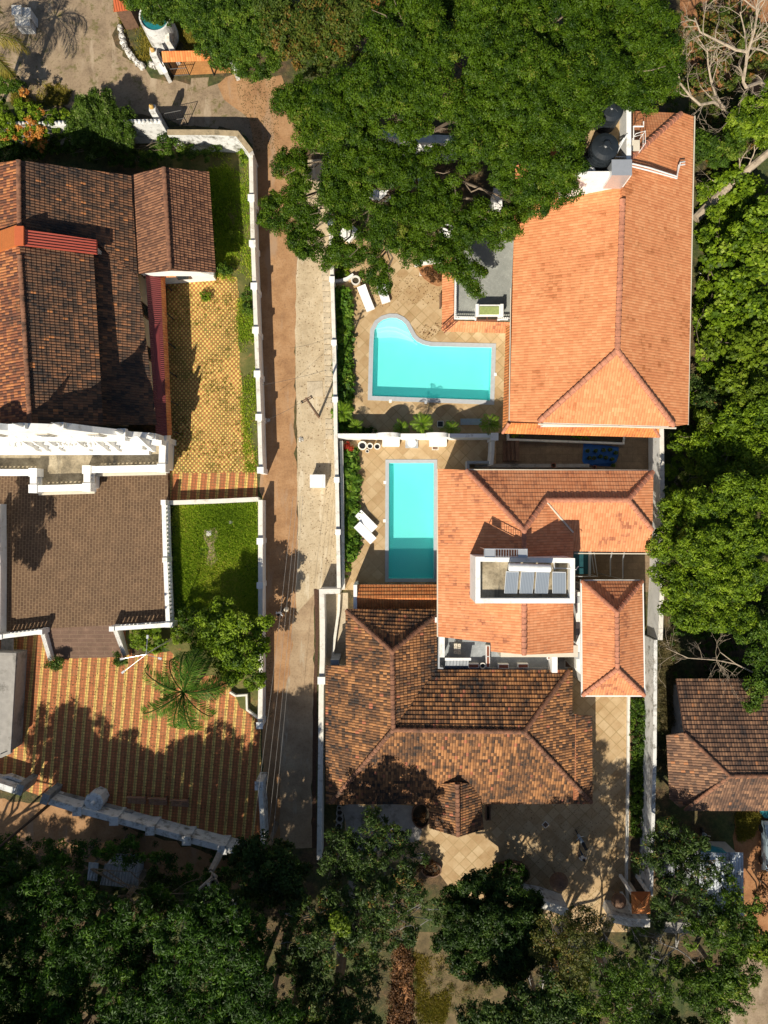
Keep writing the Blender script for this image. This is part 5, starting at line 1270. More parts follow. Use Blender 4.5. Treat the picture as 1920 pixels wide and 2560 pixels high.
# small hip-roofed block
g = thing('small_house', W(1532, 1600), 'small salmon hip-roofed block with white gutters, beside the white wall', 'house')
R1, R2 = (1542,1530,6.5), (1543,1673,6.5); q = [(1455,1453,4.9),(1605,1453,4.9),(1610,1738,4.9),(1457,1738,4.9)]
mb = MB(); roof(mb, [[q[0], q[1], R1], [q[1], q[2], R2, R1], [q[2], q[3], R2], [q[3], q[0], R1, R2]], step=.026); mb.build('roof', MT['newtile2'], g)
ridges(g, 'ridge', [(R1, R2), (R1, q[0]), (R1, q[1]), (R2, q[2]), (R2, q[3])], .17, .42)
mb = MB(); mb.ribbon([tuple(W(x,y,4.85))[:2] for x,y in [(1453,1451),(1607,1451),(1612,1740),(1455,1740)]], .1, 4.72, 4.86, closed=True); mb.build('gutter', MT['white'], g)
body(g, [(1465,1462,4.6),(1597,1462,4.6),(1602,1730,4.6),(1466,1730,4.6)], 0, 4.75, 'white', .2)
o = thing('low_annex', W(1448, 1580), 'narrow white lean-to wall between the salmon house and the small hip-roofed block', 'annex')
mb = MB(); P = [tuple(W(x,y,3.6))[:2] for x,y in [(1440,1480),(1456,1480),(1456,1690),(1441,1672)]]; mb.prism(P, 0, 3.6); mb.build('body', MT['white'], o)
for i, yy in enumerate((1500, 1580, 1640)): 
    p = W(1444, yy, 3.62); mb = MB(); mb.box(p, (.3, .5, .04)); mb.build('hatch', MT['greywall'], o)

# ================================================================ OLD TILED HOUSE
k = thing('old_house', W(1100, 1800), 'old house with patched brown tile roofs and a gabled porch, at the bottom centre', 'house')
A1 = (980,1628,6.1); A2 = (983,1824,6.2); A3 = (1310,1830,6.2)
mb = MB(); roof(mb, [
 [(868,1524,4.0),(1088,1522,4.0),(1091,1540,4.1),A1],
 [A1,A2,(825,2010,3.0),(815,2010,2.9),(815,1664,2.9),(866,1664,3.95),(864,1528,3.95)],
 [A2,A3,(1480,2008,3.0),(822,2010,3.0)],
 [A3,(1424,1675,4.15),(1430,1675,4.0),(1430,1788,4.0),(1480,1790,3.1),(1480,2008,3.0)],
 [A2,(1090,1675,4.2),(1424,1675,4.2),A3],
 [A1,(1091,1538,4.1),(1091,1676,4.1),A2]], course=.32, step=.07)
mb.build('roof', MT['oldtile'], k)
mb = MB(); roof(mb, [[(1143,1955,4.75),(1145,2092,4.6),(1074,2070,3.2),(1072,2010,3.3),(1104,1960,3.95)], [(1143,1955,4.75),(1145,2092,4.6),(1210,2074,3.2),(1200,1992,3.3),(1176,1960,3.95)]], step=.05); mb.build('porch_roof', MT['oldtile'], k)
ridges(k, 'ridgeold', [(A1, A2), (A2, A3), (A1, (866,1526,4.0)), (A1, (1090,1538,4.1)), (A3, (1422,1677,4.2)), (A3, (1478,2006,3.05)), (A2, (828,2006,3.05)), ((1143,1960,4.75),(1145,2090,4.62))], .17, .36)
mb = MB(); mb.tube([W(988,1822,6.1), W(1090,1676,4.2)], .06, 4); mb.build('valley_gutter', MT['metal'], k)
mb = MB(); roof(mb, [[(1436,1786,3.95),(1436,2000,3.95),(1446,2000,3.6),(1446,1786,3.6)]], step=.022); mb.build('step_roof', MT['newtile2'], k)
mb = MB(); roof(mb, [[(892,1462,2.7),(1092,1462,2.7),(1092,1494,3.35),(892,1496,3.35)], [(892,1496,3.35),(1092,1494,3.35),(1092,1523,2.8),(892,1525,2.8)]], step=.04); mb.build('lean_to_roof', MT['skirt'], k)
body(k, [(876,1535,3.6),(1085,1535,3.6),(1088,1685,3.6),(1420,1685,3.6),(1424,1800,3.2),(1470,1800,3),(1470,1998,2.9),(826,2000,2.9),(826,1672,2.9),(874,1672,3.4)], 0, 2.85, 'cream', .35)
body(k, [(896,1466,2.6),(1090,1466,2.6),(1090,1520,2.7),(896,1520,2.7)], 0, 2.6, 'cream', .1, name='lean_to_walls')
mb = MB(); c = W(888, 1496, 3.3); mb.box((c.x, c.y, 1.65), (.28, 2.1, 3.3)); mb.build('end_wall', MT['white'], k)
for x, y in ((1082,2064),(1202,2068),(1145,2080)): p = W(x, y, 3.0); mb = MB(); mb.tube([(p.x, p.y, 0), (p.x, p.y, 3.05)], .13, 10); mb.build('porch_post', MT['white'], k)
c = W(1092, 1549, 4.2); mb = MB(); mb.box((c.x+.05, c.y, 2.2), (.4, .4, 4.4)); mb.build('corner_pier', MT['white'], k)
for pts, lb in (([(826,1650),(848,1650),(848,1664),(826,1664)], 'small grey white block beside the old house roof edge'),):
    mb = MB(); P = [tuple(W(x,y,2.6))[:2] for x,y in pts]; mb.prism(P, 0, 2.6); tag(mb.build('wall_block', MT['greywall']), lb, 'wall block')
wall('garden_wall', 'low kerb of the raised planting pocket at the left of the old house', [(848,1486),(846,1530),(836,1600),(830,1655)], .5, .16)
# ================================================================ NEIGHBOUR
n_ = thing('neighbour_house', W(1800, 1850), 'house with a dusty dark brown tile roof at the right edge', 'house')
r = (1823,1940,6.8)
mb = MB(); roof(mb, [[(1690,1697,4.0),(2120,1697,4.0),(2120,1940,6.8),r,(1711,1833,5.65)], [(1711,1833,5.5),r,(1742,2000,5.3),(1700,2022,4.6),(1672,1998,4.2),(1668,1835,4.3)], [r,(2120,1940,6.8),(2120,2026,5.0),(1712,2026,5.0)]], step=.05)
mb.build('roof', MT['nbrtile'], n_)
ridges(n_, 'ridgeold', [(r, (2100,1940,6.85)), (r, (1712,1834,5.65)), (r, (1712,2024,5.0))], .14)
body(n_, [(1705,1712,3.9),(2100,1712,3.9),(2100,2015,3.9),(1705,2015,3.9)], 0, 3.9, 'concrete', .8, openings=False)

# ================================================================ GATES AND SMALL STRUCTURES
def gatepier(top, base, h, label, sc=.5):
    b = W(*base); o = thing('gate_pier', b, label, 'gate pier')
    mb = MB(); mb.box((b.x, b.y, h/2), (sc, sc, h)); mb.build('pier', MT['whiteold'], o)
    mb = MB(); mb.lathe((b.x, b.y), [(.1, h), (.2, h+.12), (.16, h+.3), (.04, h+.42)], 10, cap=False); mb.build('finial', MT['gold'], o)
    return o
gatepier((392,265), (414,328), 3.3, 'white gate pier with an ochre finial beside the scalloped wall'); gatepier((395,135), (408,178), 2.5, 'white gate pier with an ochre finial at the tiled gate canopy', .55)
wall('garden_wall', 'white wall running down from the upper gate pier', [(399,152),(406,166),(414,182)], 1.3, .3, m='whiteold', capm='white')
def gate(a, b, h, label):
    A = W(*a); B = W(*b); d = (B-A); L = d.length; o = thing('iron_gate', A, label, 'gate'); up = Vector((0, 0, 1))
    mb = MB()
    for z in (.1, h*.5, h): mb.tube([A+up*z, B+up*(z+(.15 if z == h else 0))], .03, 4)
    for t in (0, 1): mb.tube([A+d*t+up*.05, A+d*t+up*(h+.1)], .04, 4)
    n = int(L/.16)
    for i in range(1, n): mb.tube([A+d*(i/n)+up*.1, A+d*(i/n)+up*(h+.1)], .012, 4)
    mb.build('leaf', MT['iron'], o)
gate((421,192), (474,188), 1.9, 'black iron gate leaf standing open below the tiled canopy'); gate((424,318), (470,312), 1.9, 'black iron gate leaf at the lower pier, casting a barred shadow')
o = thing('gate_canopy', W(465, 145), 'orange tiled lean-to canopy above the ochre paver ramp', 'canopy')
mb = MB(); roof(mb, [[(404,128,2.5),(522,126,2.5),(526,152,2.1),(407,156,2.1)]], step=.022); mb.build('roof', MT['skirt'], o)
for x, y in ((410,131),(518,129),(412,150),(520,148)):
    p = W(x, y, 2.0); mb = MB(); mb.tube([(p.x, p.y, 0), (p.x, p.y, 2.05)], .07, 8); mb.build('post', MT['iron'], o)
sheet('entry_ramp', [(412,158),(560,150),(580,182),(430,190)], 'ramp', .012)
mb = MB(); c = W(385, 38, 2.6); o = thing('round_reservoir', (c.x, c.y, 0), 'round white water reservoir with a teal top under the tree', 'water tank')
mb.lathe((c.x, c.y), [(1.25, 0), (1.25, 2.5), (1.12, 2.5), (1.12, 2.3)], 32, cap=False); mb.build('body', MT['whiteold'], o, smooth=False); mb = MB(); mb.face(mb.ring((c.x, c.y), 1.13, 2.35, 32)); mb.build('cover', MT['tealtarp'], o)
c = W(385, 133, 1.2); tank((c.x, c.y), .42, 0, 1.2, 'small black drum beside the tiled gate canopy')
for i, (x, y, r_) in enumerate(((303,74,.22),(304,82,.2),(308,98,.26),(311,110,.27),(315,121,.24),(323,133,.25),(329,142,.24),(338,152,.2),(346,162,.24),(357,169,.27),(380,166,.2),(388,168,.2))):
    b = W(x, y); mb = MB(); mb.lathe((b.x, b.y), [(r_, 0), (r_*1.05, .2), (r_*.8, .42), (r_*.3, .5)], 9, cap=True); o = mb.build('kerb_stone', MT['stone'])
    me = o.data
    for q in me.vertices: q.co.x += random.uniform(-.05, .05); q.co.y += random.uniform(-.05, .05)
    tag(o, ORD[i]+' whitewashed stone from the top in the curved row below the round reservoir', 'stone', 'curved row of whitewashed stones')
o = thing('shrine_block', W(55, 45), 'stepped blue white concrete block with square caps in the shaded forecourt', 'plinth')
for x, y, z, d in ((42,26,1.5,(.7,.7)), (67,32,1.2,(.6,.7)), (57,52,1.0,(1.15,.8))):
    c = W(x, y, z); mb = MB(); mb.box((c.x, c.y, z/2), (*d, z)); mb.build('block', MT['whiteold'], o); mb = MB(); mb.box((c.x, c.y, z+.03), (d[0]+.08, d[1]+.08, .06)); mb.build('cap', MT['cap'], o)
o = thing('orange_shed', W(303, 5), 'rusty orange ribbed shed roof at the top edge', 'shed')
mb = MB(); slabface(mb, [W(284,29,2.6), W(326,24,2.6), W(322,-60,3.2), W(282,-60,3.2)], .06); mb.build('roof', MT['orangesheet'], o)
P = [tuple(W(x,y,2.4))[:2] for x,y in [(287,22),(322,18),(320,-55),(286,-55)]]; mb = MB(); mb.prism(P, 0, 2.4); mb.build('walls', MT['oldwood'], o)
# octagonal kiosk, gate piers and wall at the bottom left
o = thing('octagonal_pillar', W(250, 1985), 'white octagonal pillar block in the shaded yard corner', 'pillar')
b = W(252, 1988); mb = MB(); mb.lathe((b.x, b.y), [(.74, 0), (.74, 1.25), (.80, 1.25), (.80, 1.4), (.62, 1.45)], 8); mb.build('body', MT['whiteold'], o)
mb = MB(); mb.lathe((b.x, b.y), [(.14, 1.44), (.2, 1.6), (.1, 1.75)], 8); mb.build('finial', MT['whiteold'], o)
wall('boundary_wall', 'long stained white wall with square piers slanting across the bottom left', [(122,2004),(195,2026),(287,2050),(377,2074),(468,2099),(557,2122),(606,2134)], 1.7, .42, m='whiteold', capm='whiteold', pil=[(195,2026),(287,2050),(377,2074),(468,2099),(557,2122)], pilw=.62)
wall('boundary_wall', 'stained white wall stub left of the yard gateway', [(-60,1948),(0,1966),(38,1978)], 1.5, .42, m='whiteold', capm='whiteold')
for x, y, lb in ((48,1974,'white left pier of the bottom left gateway'),(112,1998,'white right pier of the bottom left gateway')):
    c = W(x, y, 2.3); o = thing('gate_pier', (c.x, c.y, 0), lb, 'gate pier'); mb = MB(); mb.box((c.x, c.y, 1.1), (.5, .75, 2.2), -.35); mb.build('pier', MT['whiteshade'], o, bevel=.06); mb = MB(); mb.box((c.x, c.y, 2.26), (.6, .85, .12), -.35); mb.build('cap', MT['whiteshade'], o, bevel=.03)
wall('garden_wall', 'low planter kerb box beside the left gateway pier', [(0,1946),(20,1942),(58,1956),(52,1968)], .6, .16, m='whiteold', capm='whiteold')
wall('garden_wall', 'low planter kerb behind the slanting wall at the kiosk', [(128,1982),(200,2000),(240,2010),(330,2034)], .5, .14, m='concrete', capm='concrete')
# sheds
o = thing('roadside_stall', W(290, 2190), 'dark roadside stall with blue grey sheets under the trees at the bottom left', 'stall')
mb = MB(); slabface(mb, [W(250,2212,2.6), W(345,2222,2.6), W(348,2162,2.2), W(262,2160,2.2)], .05); mb.build('roof', MT['sheetgrey'], o)
P = [tuple(W(x,y,2.1))[:2] for x,y in [(262,2166),(338,2168),(336,2212),(262,2206)]]; mb = MB(); mb.prism(P, 0, 2.05); mb.build('walls', MT['greywall'], o)
c = W(232, 2180, 2.2); mb = MB(); slabface(mb, [W(218,2200,2.3), W(242,2203,2.3), W(246,2158,2.1), W(222,2156,2.1)], .05); mb.build('side_roof', MT['sheetpale'], o)
for x, y in ((220,2198),(244,2200)): p = W(x, y, 2.2); mb = MB(); mb.tube([(p.x, p.y, 0), (p.x, p.y, 2.25)], .05, 5); mb.build('post', MT['iron'], o)
o = thing('leaf_strewn_shed', W(1790, 2200), 'pale sheet-roofed shed strewn with leaves, below the brown roof at the right', 'shed')
mb = MB(); slabface(mb, [W(1745,2290,2.6), W(1860,2290,2.6), W(1858,2132,3.1), W(1752,2128,3.1)], .06); mb.build('roof', MT['sheetpale'], o)
P = [tuple(W(x,y,2.5))[:2] for x,y in [(1755,2140),(1852,2142),(1852,2280),(1755,2280)]]; mb = MB(); mb.prism(P, 0, 2.5); mb.build('walls', MT['greywall'], o)
mb = MB(); A = [W(1752,2130,3.2), W(1818,2133,3.2), W(1805,2120,2.9), W(1780,2114,2.9), W(1756,2119,2.9)]; mb.face(A); mb.face([p-Vector((0, 0, .04)) for p in A][::-1]); mb.quadstrip([p-Vector((0, 0, .04)) for p in A], A); tag(mb.build('blue_tarpaulin', MT['tealtarp']), 'faded blue tarpaulin edge lying along the top of the leaf strewn shed', 'tarpaulin')
mb = MB(); A = [W(1900,2025,.5), W(1912,2045,.5), W(1960,2050,.5), W(1960,2024,.5)]; mb.face(A[::-1]); mb.quadstrip([Vector((p.x, p.y, 0)) for p in A], A); tag(mb.build('teal_tarpaulin', MT['tealtarp']), 'bright teal tarpaulin at the right edge under the brown roof', 'tarpaulin')
o = thing('grey_shed', W(1650, 2150), 'grey sheet roof glimpsed through the leafy tree, right of the yard', 'shed')
mb = MB(); slabface(mb, [W(1670,2235,2.5), W(1742,2235,2.5), W(1742,2105,2.8), W(1670,2105,2.8)], .05); mb.build('roof', MT['sheetgrey'], o)
P = [tuple(W(x,y,2.4))[:2] for x,y in [(1675,2110),(1737,2110),(1737,2230),(1675,2230)]]; mb = MB(); mb.prism(P, 0, 2.4); mb.build('walls', MT['greywall'], o)
# pyramid roof at the bottom
o = thing('gate_pavilion', W(1600, 2258), 'small square pavilion with an orange red pyramid roof among the trees', 'pavilion')
q = [(1578,2232,2.8),(1626,2232,2.8),(1625,2284,2.8),(1580,2284,2.8)]; ax = (1604,2256,4.2)
mb = MB(); roof(mb, [[q[0], q[1], ax], [q[1], q[2], ax], [q[2], q[3], ax], [q[3], q[0], ax]], step=.02); mb.build('roof', MT['skirt'], o)
for p in q: w = W(*p); w = w.lerp(W(1603,2257,2.8), .12); mb = MB(); mb.box((w.x, w.y, 1.38), (.22, .22, 2.76)); mb.build('post', MT['white'], o)
o = thing('garden_arch', W(1575, 2235), 'cream slanting wall fin at the end of the yard kerb', 'wall'); mb = MB(); A = [W(1570,2205,.1), W(1594,2232,2.0), W(1578,2232,.1)]; P = [tuple(p)[:2] for p in A]; mb.prism(P, 0, 1.6); mb.build('fin', MT['cream'], o)
for x, y, r_, lb in ((1402,2214,.75,'brown domed thatch shade at the bottom of the yard'),(1553,2262,.6,'dark domed thatch shade left of the pyramid roof')):
    c = W(x, y, 2.4); o = thing('thatch_shade', (c.x, c.y, 0), lb, 'shade')
    mb = MB(); mb.lathe((c.x, c.y), [(r_, 1.75), (r_*.97, 1.95), (r_*.75, 2.25), (r_*.4, 2.45), (.03, 2.52)], 16, cap=False); mb.build('thatch', MT['oldwood'], o); mb = MB(); mb.tube([(c.x, c.y, 0), (c.x, c.y, 2.4)], .06, 6); mb.build('post', MT['bark'], o)
# sunken round planters in the yard
def pit(pts, label, h=.35):
    P = xy(pts); o = thing('round_planter', (P[0][0], P[0][1], 0), label, 'planter')
    mb = MB(); mb.ribbon(P, .09, 0, h, closed=True); mb.build('rim', MT['oldwood'], o); mb = MB(); Q = offs(P, .05, True); mb.tess([Q], .10); mb.build('soil', MT['soil'], o)
circ = lambda cx, cy, rx, ry, n=20: [(cx+rx*math.cos(2*PI*i/n), cy+ry*math.sin(2*PI*i/n)) for i in range(n)]
pit(circ(1052, 2036, 22, 30), 'dark oval planter pit left of the porch gable'); pit(circ(1276, 2180, 46, 30), 'large dark round planter at the foot of the yard trees'); pit(circ(1078, 2170, 24, 18), 'round planter with red foliage below the sunlit paving')
pit([(1214,2010),(1224,2010),(1224,2046),(1214,2046)], 'narrow dark planter slot right of the porch gable')
# alley between the houses
o = thing('planter_bed', W(1400, 1098), 'long grey edged planter bed under the villa eave in the alley', 'planter bed')
mb = MB(); P = xy([(1268,1078),(1268,1100),(1554,1110),(1556,1084)]); mb.ribbon(P, .16, 0, .5); mb.build('kerb', MT['cap'], o); mb = MB(); mb.tess([P], .4); mb.build('soil', MT['soil'], o)
o = thing('alley_steps', W(1270, 1130), 'four wide brown steps in the shaded alley', 'steps')
for i in range(4): c = W(1262+i*9.5, 1128); mb = MB(); mb.box((c.x, c.y, .09*(i+.5)), (.31, 1.7, .09*(i+1))); mb.build('step', MT['oldwood'], o)
mb = MB(); A = [W(x, y, .04+random.uniform(0, .05)) for x, y in [(1459,1106),(1480,1111),(1512,1113),(1547,1118),(1546,1140),(1541,1154),(1528,1166),(1462,1163),(1456,1152)]]
mb.face(A[::-1]); mb.face(A); mb.quadstrip([Vector((p.x, p.y, .012)) for p in A], A); tag(mb.build('blue_tarpaulin', MT['bluetarp']), 'crumpled blue tarpaulin with seedling pots spread on the alley paving', 'tarpaulin')
for i, (x, y) in enumerate(((1466,1128),(1486,1128),(1506,1126),(1522,1125),(1536,1133),(1470,1146),(1482,1146),(1498,1142),(1512,1145),(1527,1149),(1530,1164))):
    b = W(x, y); o = thing('seedling_pot', (b.x, b.y, .08), ORD[i]+' black seedling bag, counted along the rows on the blue tarpaulin', 'potted plant', 'seedlings on the blue tarpaulin')
    mb = MB(); mb.lathe((b.x, b.y), [(.14, .08), (.17, .32), (.13, .32)], 12); mb.build('pot', MT['plastic'], o); d = unit(RNG.normal(0, 1, (60, 3))); Pq = np.array([b.x, b.y, .42])+d*.16; quads('leaves', leaf_quads(Pq, d, .12, .05), RNG.random(60), LM['mid'], o)
pot(tuple(W(1384, 1163, .4))[:2], .2, .4, 'left terracotta pot on the alley edge', m='wood', fill='soil'); pot(tuple(W(1487, 1168, .4))[:2], .17, .4, 'right terracotta pot below the blue tarpaulin', m='wood', fill='soil')
mb = MB(); c = W(1300, 1164, .3); mb.box((c.x+1, c.y, .15), (9.5, .3, .3)); tag(mb.build('alley_kerb', MT['concrete']), 'long mossy kerb along the shaded alley', 'kerb')
# glimpses under the big tree
for pts, z, lb, m in (([(945,330),(990,336),(1040,345),(1150,350)], 2.6, 'white parapet glimpsed through the big tree', 'white'), ([(925,478),(960,488),(1000,478)], 1.0, 'white garden wall piece glimpsed through the tree gap', 'white'), ([(852,578),(872,590),(890,570)], .7, 'curved white kerb glimpsed at the lower left of the big tree', 'white'), ([(1245,470),(1245,520)], 3.2, 'white pier glimpsed beside the villa roof under the tree', 'white')):
    wall('garden_wall', lb, pts, z, .6, m=m, capm='white')
for x, y, z, lb in ((1045,457,3.0,'white garden parasol glimpsed in a gap of the big tree'),(1192,612,1.4,'small white parasol glimpsed low in the big tree'),(1119,575,2.0,'white awning corner glimpsed beside a bare limb')):
    c = W(x, y, z); o = thing('parasol', (c.x, c.y, 0), lb, 'parasol'); mb = MB(); mb.lathe((c.x, c.y), [(.62, z-.3), (.6, z-.24), (.03, z)], 8, cap=False); mb.build('canopy', MT['cushion'], o); mb = MB(); mb.tube([(c.x, c.y, 0), (c.x, c.y, z)], .03, 6); mb.build('pole', MT['metal'], o)
sheet('shaded_lawn', [(900,500),(1060,470),(1120,560),(1000,600),(900,560)], 'lawn', .012)
c = W(1270, 500, 3.6); mb = MB()
# vehicles and people
def car(c, rot, label, m):
    o = thing('parked_car', (c[0], c[1], 0), label, 'car'); R = Matrix.Rotation(rot, 3, 'Z')
    prof = [(-2.0, .35), (-2.05, .75), (-1.9, .95), (-1.45, 1.02), (-1.0, 1.45), (.55, 1.48), (1.15, 1.02), (1.85, .9), (2.05, .65), (2.0, .35)]
    def T(x, y, z): q = R @ Vector((x, y, 0)); return (c[0]+q.x, c[1]+q.y, z)
    mb = MB(); w = .82; F = [T(x, -w*(1 if z < 1.1 else .84), z) for x, z in prof]; B = [T(x, w*(1 if z < 1.1 else .84), z) for x, z in prof]
    mb.quadstrip(F, B); mb.face(F); mb.face(B[::-1]); mb.build('body', MT[m], o, bevel=.06)
    for x0, z0, x1, z1 in ((-1.42, 1.06, -1.03, 1.43), (.6, 1.45, 1.12, 1.06)):
        mb = MB(); P = [T(x0, -.66, z0), T(x0, .66, z0), T(x1, .66, z1), T(x1, -.66, z1)]; n = Vector((0, 0, .02)); d = R @ Vector((.02 if x0 > 0 else -.02, 0, 0)); P = [Vector(p)+n+d for p in P]; mb.face(P if x0 < 0 else P[::-1]); mb.face(P[::-1]); mb.build('windscreen', MT['glass'], o)
    for x in (-1.3, 1.3):
        for y in (-.78, .78):
            a = Vector(T(x, y-.1, .32)); b = Vector(T(x, y+.1, .32)); mb = MB(); mb.tube([a, b], .32, 14); mb.build('wheel', MT['iron'], o)
    for y in (-.55, .55): mb = MB(); mb.box(T(2.02, y, .68), (.1, .3, .14), rot); mb.build('headlight', MT['whiteplastic'], o)
    return o
car(W(1936, 2118, .8), PI/2, 'pale blue car cut by the right edge of the picture', 'carpaint')
def motorbike(c, rot, label):
    o = thing('motor_scooter', (c[0], c[1], 0), label, 'scooter'); R = Matrix.Rotation(rot, 3, 'Z')
    T = lambda x, y, z: tuple(Vector((c[0], c[1], 0))+R @ Vector((x, y, z)))
    for y in (-.6, .62): mb = MB(); mb.tube([T(-.05, y, .26), T(.05, y, .26)], .26, 14); mb.build('wheel', MT['iron'], o)
    mb = MB(); mb.tube([T(0, -.75, .6), T(0, -.3, .62), T(0, .1, .35), T(0, .5, .5), T(0, .6, .9)], [.1, .17, .12, .13, .08], 8); mb.build('body', MT['greyshirt'], o, smooth=True)
    mb = MB(); mb.tube([T(0, -.7, .78), T(0, -.1, .8)], [.13, .15], 8); mb.build('seat', MT['iron'], o)
    mb = MB(); mb.tube([T(-.33, .48, 1.0), T(0, .58, .95), T(.33, .48, 1.0)], .025, 6); mb.build('handlebar', MT['metal'], o)
    return o
motorbike(W(1449, 2094), .5, 'dark scooter with a pale rim parked in front of the person in the yard')
motorbike(W(1754, 2092), .1, 'dark scooter with a blue seat under the trees near the leaf strewn shed')
def person(at, rot, label, shirt, legs, walk=.25, bend=0.0, held=None):
    """one continuous skinned body: skeleton with a radius at every joint"""
    J = {}; E = []
    def j(n, p, r, par=None):
        J[n] = (Vector(p), r)
        if par: E.append((par, n))
    j('pel', (0, 0, .92), .15); j('wst', (0, .01, 1.08), .13, 'pel'); j('chs', (0, .0+bend*.4, 1.30), .155, 'wst'); j('nk', (0, .01+bend*.7, 1.46), .06, 'chs'); j('hd0', (0, .02+bend, 1.54), .085, 'nk'); j('hd', (0, .02+bend, 1.64), .098, 'hd0')
    for s, n in ((-1, 'l'), (1, 'r')):
        w = walk*s
        j('hip'+n, (.09*s, 0, .88), .10, 'pel'); j('kn'+n, (.10*s, w*.45, .49), .062, 'hip'+n); j('an'+n, (.10*s, w*.8-.04, .09), .042, 'kn'+n); j('toe'+n, (.11*s, w*.8+.16, .04), .036, 'an'+n)
        j('sh'+n, (.19*s, bend*.5, 1.40), .065, 'chs'); j('el'+n, (.27*s, -w*.4+.02+bend*.5, 1.14), .045, 'sh'+n); j('wr'+n, (.27*s, -w*.7+.14+bend*.5, .92), .030, 'el'+n); j('pm'+n, (.27*s, -w*.7+.17+bend*.5, .85), .030, 'wr'+n)
        for k in range(4): j('f%d%s' % (k, n), ((.27+(-.027+.018*k))*s, -w*.7+.17+bend*.5, .80), .009, 'pm'+n); j('g%d%s' % (k, n), ((.27+(-.03+.02*k))*s, -w*.7+.20+bend*.5, .755+.006*abs(k-1)), .008, 'f%d%s' % (k, n))
        j('t0'+n, (.235*s, -w*.7+.20+bend*.5, .84), .010, 'pm'+n); j('t1'+n, (.225*s, -w*.7+.225+bend*.5, .80), .009, 't0'+n)
    names = list(J); idx = {n: i for i, n in enumerate(names)}
    me = bpy.data.meshes.new('body'); me.from_pydata([tuple(J[n][0]) for n in names], [(idx[a], idx[b]) for a, b in E], []); me.update()
    tmp = bpy.data.objects.new('body', me); COL.objects.link(tmp)
    sk = tmp.modifiers.new('skin', 'SKIN'); ss = tmp.modifiers.new('sub', 'SUBSURF'); ss.levels = 1; ss.render_levels = 1
    for i, n in enumerate(names): me.skin_vertices[0].data[i].radius = (J[n][1],)*2; me.skin_vertices[0].data[i].use_root = (i == 0)
    dg = bpy.context.evaluated_depsgraph_get(); m2 = bpy.data.meshes.new_from_object(tmp.evaluated_get(dg)); bpy.data.objects.remove(tmp)
    o = thing('person', (at[0], at[1], .02), label, 'person'); o.rotation_euler = (0, 0, rot)
    for mm in ('skin', shirt, legs): m2.materials.append(MT[mm])
    for f in m2.polygons:
        c = f.center; f.use_smooth = True
        f.material_index = 2 if .08 < c.z < .96 and abs(c.x) < .2 else (1 if .9 < c.z < 1.46 and not (abs(c.x) > .23 and c.z < 1.16) else 0)
    b = bpy.data.objects.new('body', m2); link(b, o)
    mb = MB(); hc = (at[0], at[1]+0); mb.lathe((at[0], at[1]), [(.105, 1.62+.02), (.117, 1.70), (.095, 1.765), (.04, 1.79)], 12); h = mb.build('hair', MT['hair'], o, smooth=True)
    for v_ in h.data.vertices: v_.co.y += .01+bend
    mb = MB()
    for sx in (-.035, .035): mb.box((at[0]+sx, at[1]+.118+bend, 1.66), (.022, .01, .012))
    mb.build('eyes', MT['dark'], o); mb = MB(); mb.box((at[0], at[1]+.128+bend, 1.635), (.022, .03, .04)); mb.box((at[0], at[1]+.115+bend, 1.59), (.05, .012, .012)); mb.build('nose_and_mouth', MT['skin'], o)
    return o
person(W(1447, 2128), .35, 'person in a white and grey shirt with black hair standing in the yard', 'shirt', 'navy', .22, .08)
person(W(704, 1528), 3.0, 'person in a white top walking down the dirt lane in the shade', 'shirt', 'trousers', .28, .04)
c = W(717, 1522); o = thing('cloth_bundle', (c.x, c.y, 0), 'pale cloth bundle beside the person in the lane', 'bundle'); mb = MB(); mb.lathe((c.x, c.y), [(.16, 0), (.22, .2), (.2, .45), (.08, .6)], 10); mb.build('sack', MT['cream'], o, smooth=True)
# litter and stones on the lawn and lane
for x, y, r_, lb in ((522,1333,.28,'white rubbish heap on the small lawn'),(575,1306,.16,'small white rubbish bag at the top of the lawn'),(752,1098,.17,'white stone on the lane strip'),(1718,305,.3,'white sheet scrap at the corner of the villa roof'),(1755,676,.2,'white plastic bag in the jungle beside the villa wall'),(670,1050,.12,'crumpled white scrap on the brown lane')):
    b = W(x, y, .2); mb = MB(); mb.lathe((b.x, b.y), [(r_, .0), (r_*1.1, r_*.4), (r_*.7, r_*.8), (r_*.2, r_)], 9); o = mb.build('litter', MT['stone'])
    for q in o.data.vertices: q.co.x += random.uniform(-.08, .08); q.co.y += random.uniform(-.08, .08)
    tag(o, lb, 'litter')
mb = MB(); P = xy([(512,1325),(540,1318),(548,1340),(535,1360),(545,1400),(530,1418),(516,1410),(524,1370),(510,1345)]); mb.tess([P], .16); tag(mb.build('bare_earth_patch', MT['forecourt']), kind='structure')

# ================================================================ TREES AND PLANTS
B = lambda *a: list(a)
tree('spreading_tree', 'huge spreading dark green tree covering the top centre of the picture', 'deep', [
 (1230,90,120,12.5),(1010,95,110,11.5),(1400,60,120,12),(1560,90,115,11.5),(1640,170,70,11),(1610,40,70,11),(1120,210,115,12.5),(960,220,100,11.5),(1300,240,120,13),(1460,220,110,12.5),(1590,210,80,11.5),(860,270,85,10.5),(760,260,65,9.5),
 (1200,340,95,12),(1380,370,95,12),(1290,420,80,11.5),(1440,330,70,11.5),(1420,440,50,11),(1350,490,50,10.5),(1000,300,70,11),(1230,20,90,11),(1070,10,80,10.5),(1480,20,90,11)], base=(1180,420), thin=1.0, sub=7, tr=.45, holes=[(1160,150,22),(1150,165,18),(1290,140,10),(1100,320,16),(1130,345,14),(960,300,20),(1500,350,48),(1528,290,34),(1560,300,30),(1450,300,12),(1555,395,30),(1500,400,40),(1460,455,26),(1510,460,40),(1005,60,14),(1250,200,8),(1400,160,9),(1480,130,8),(1220,430,20),(1200,405,18)])
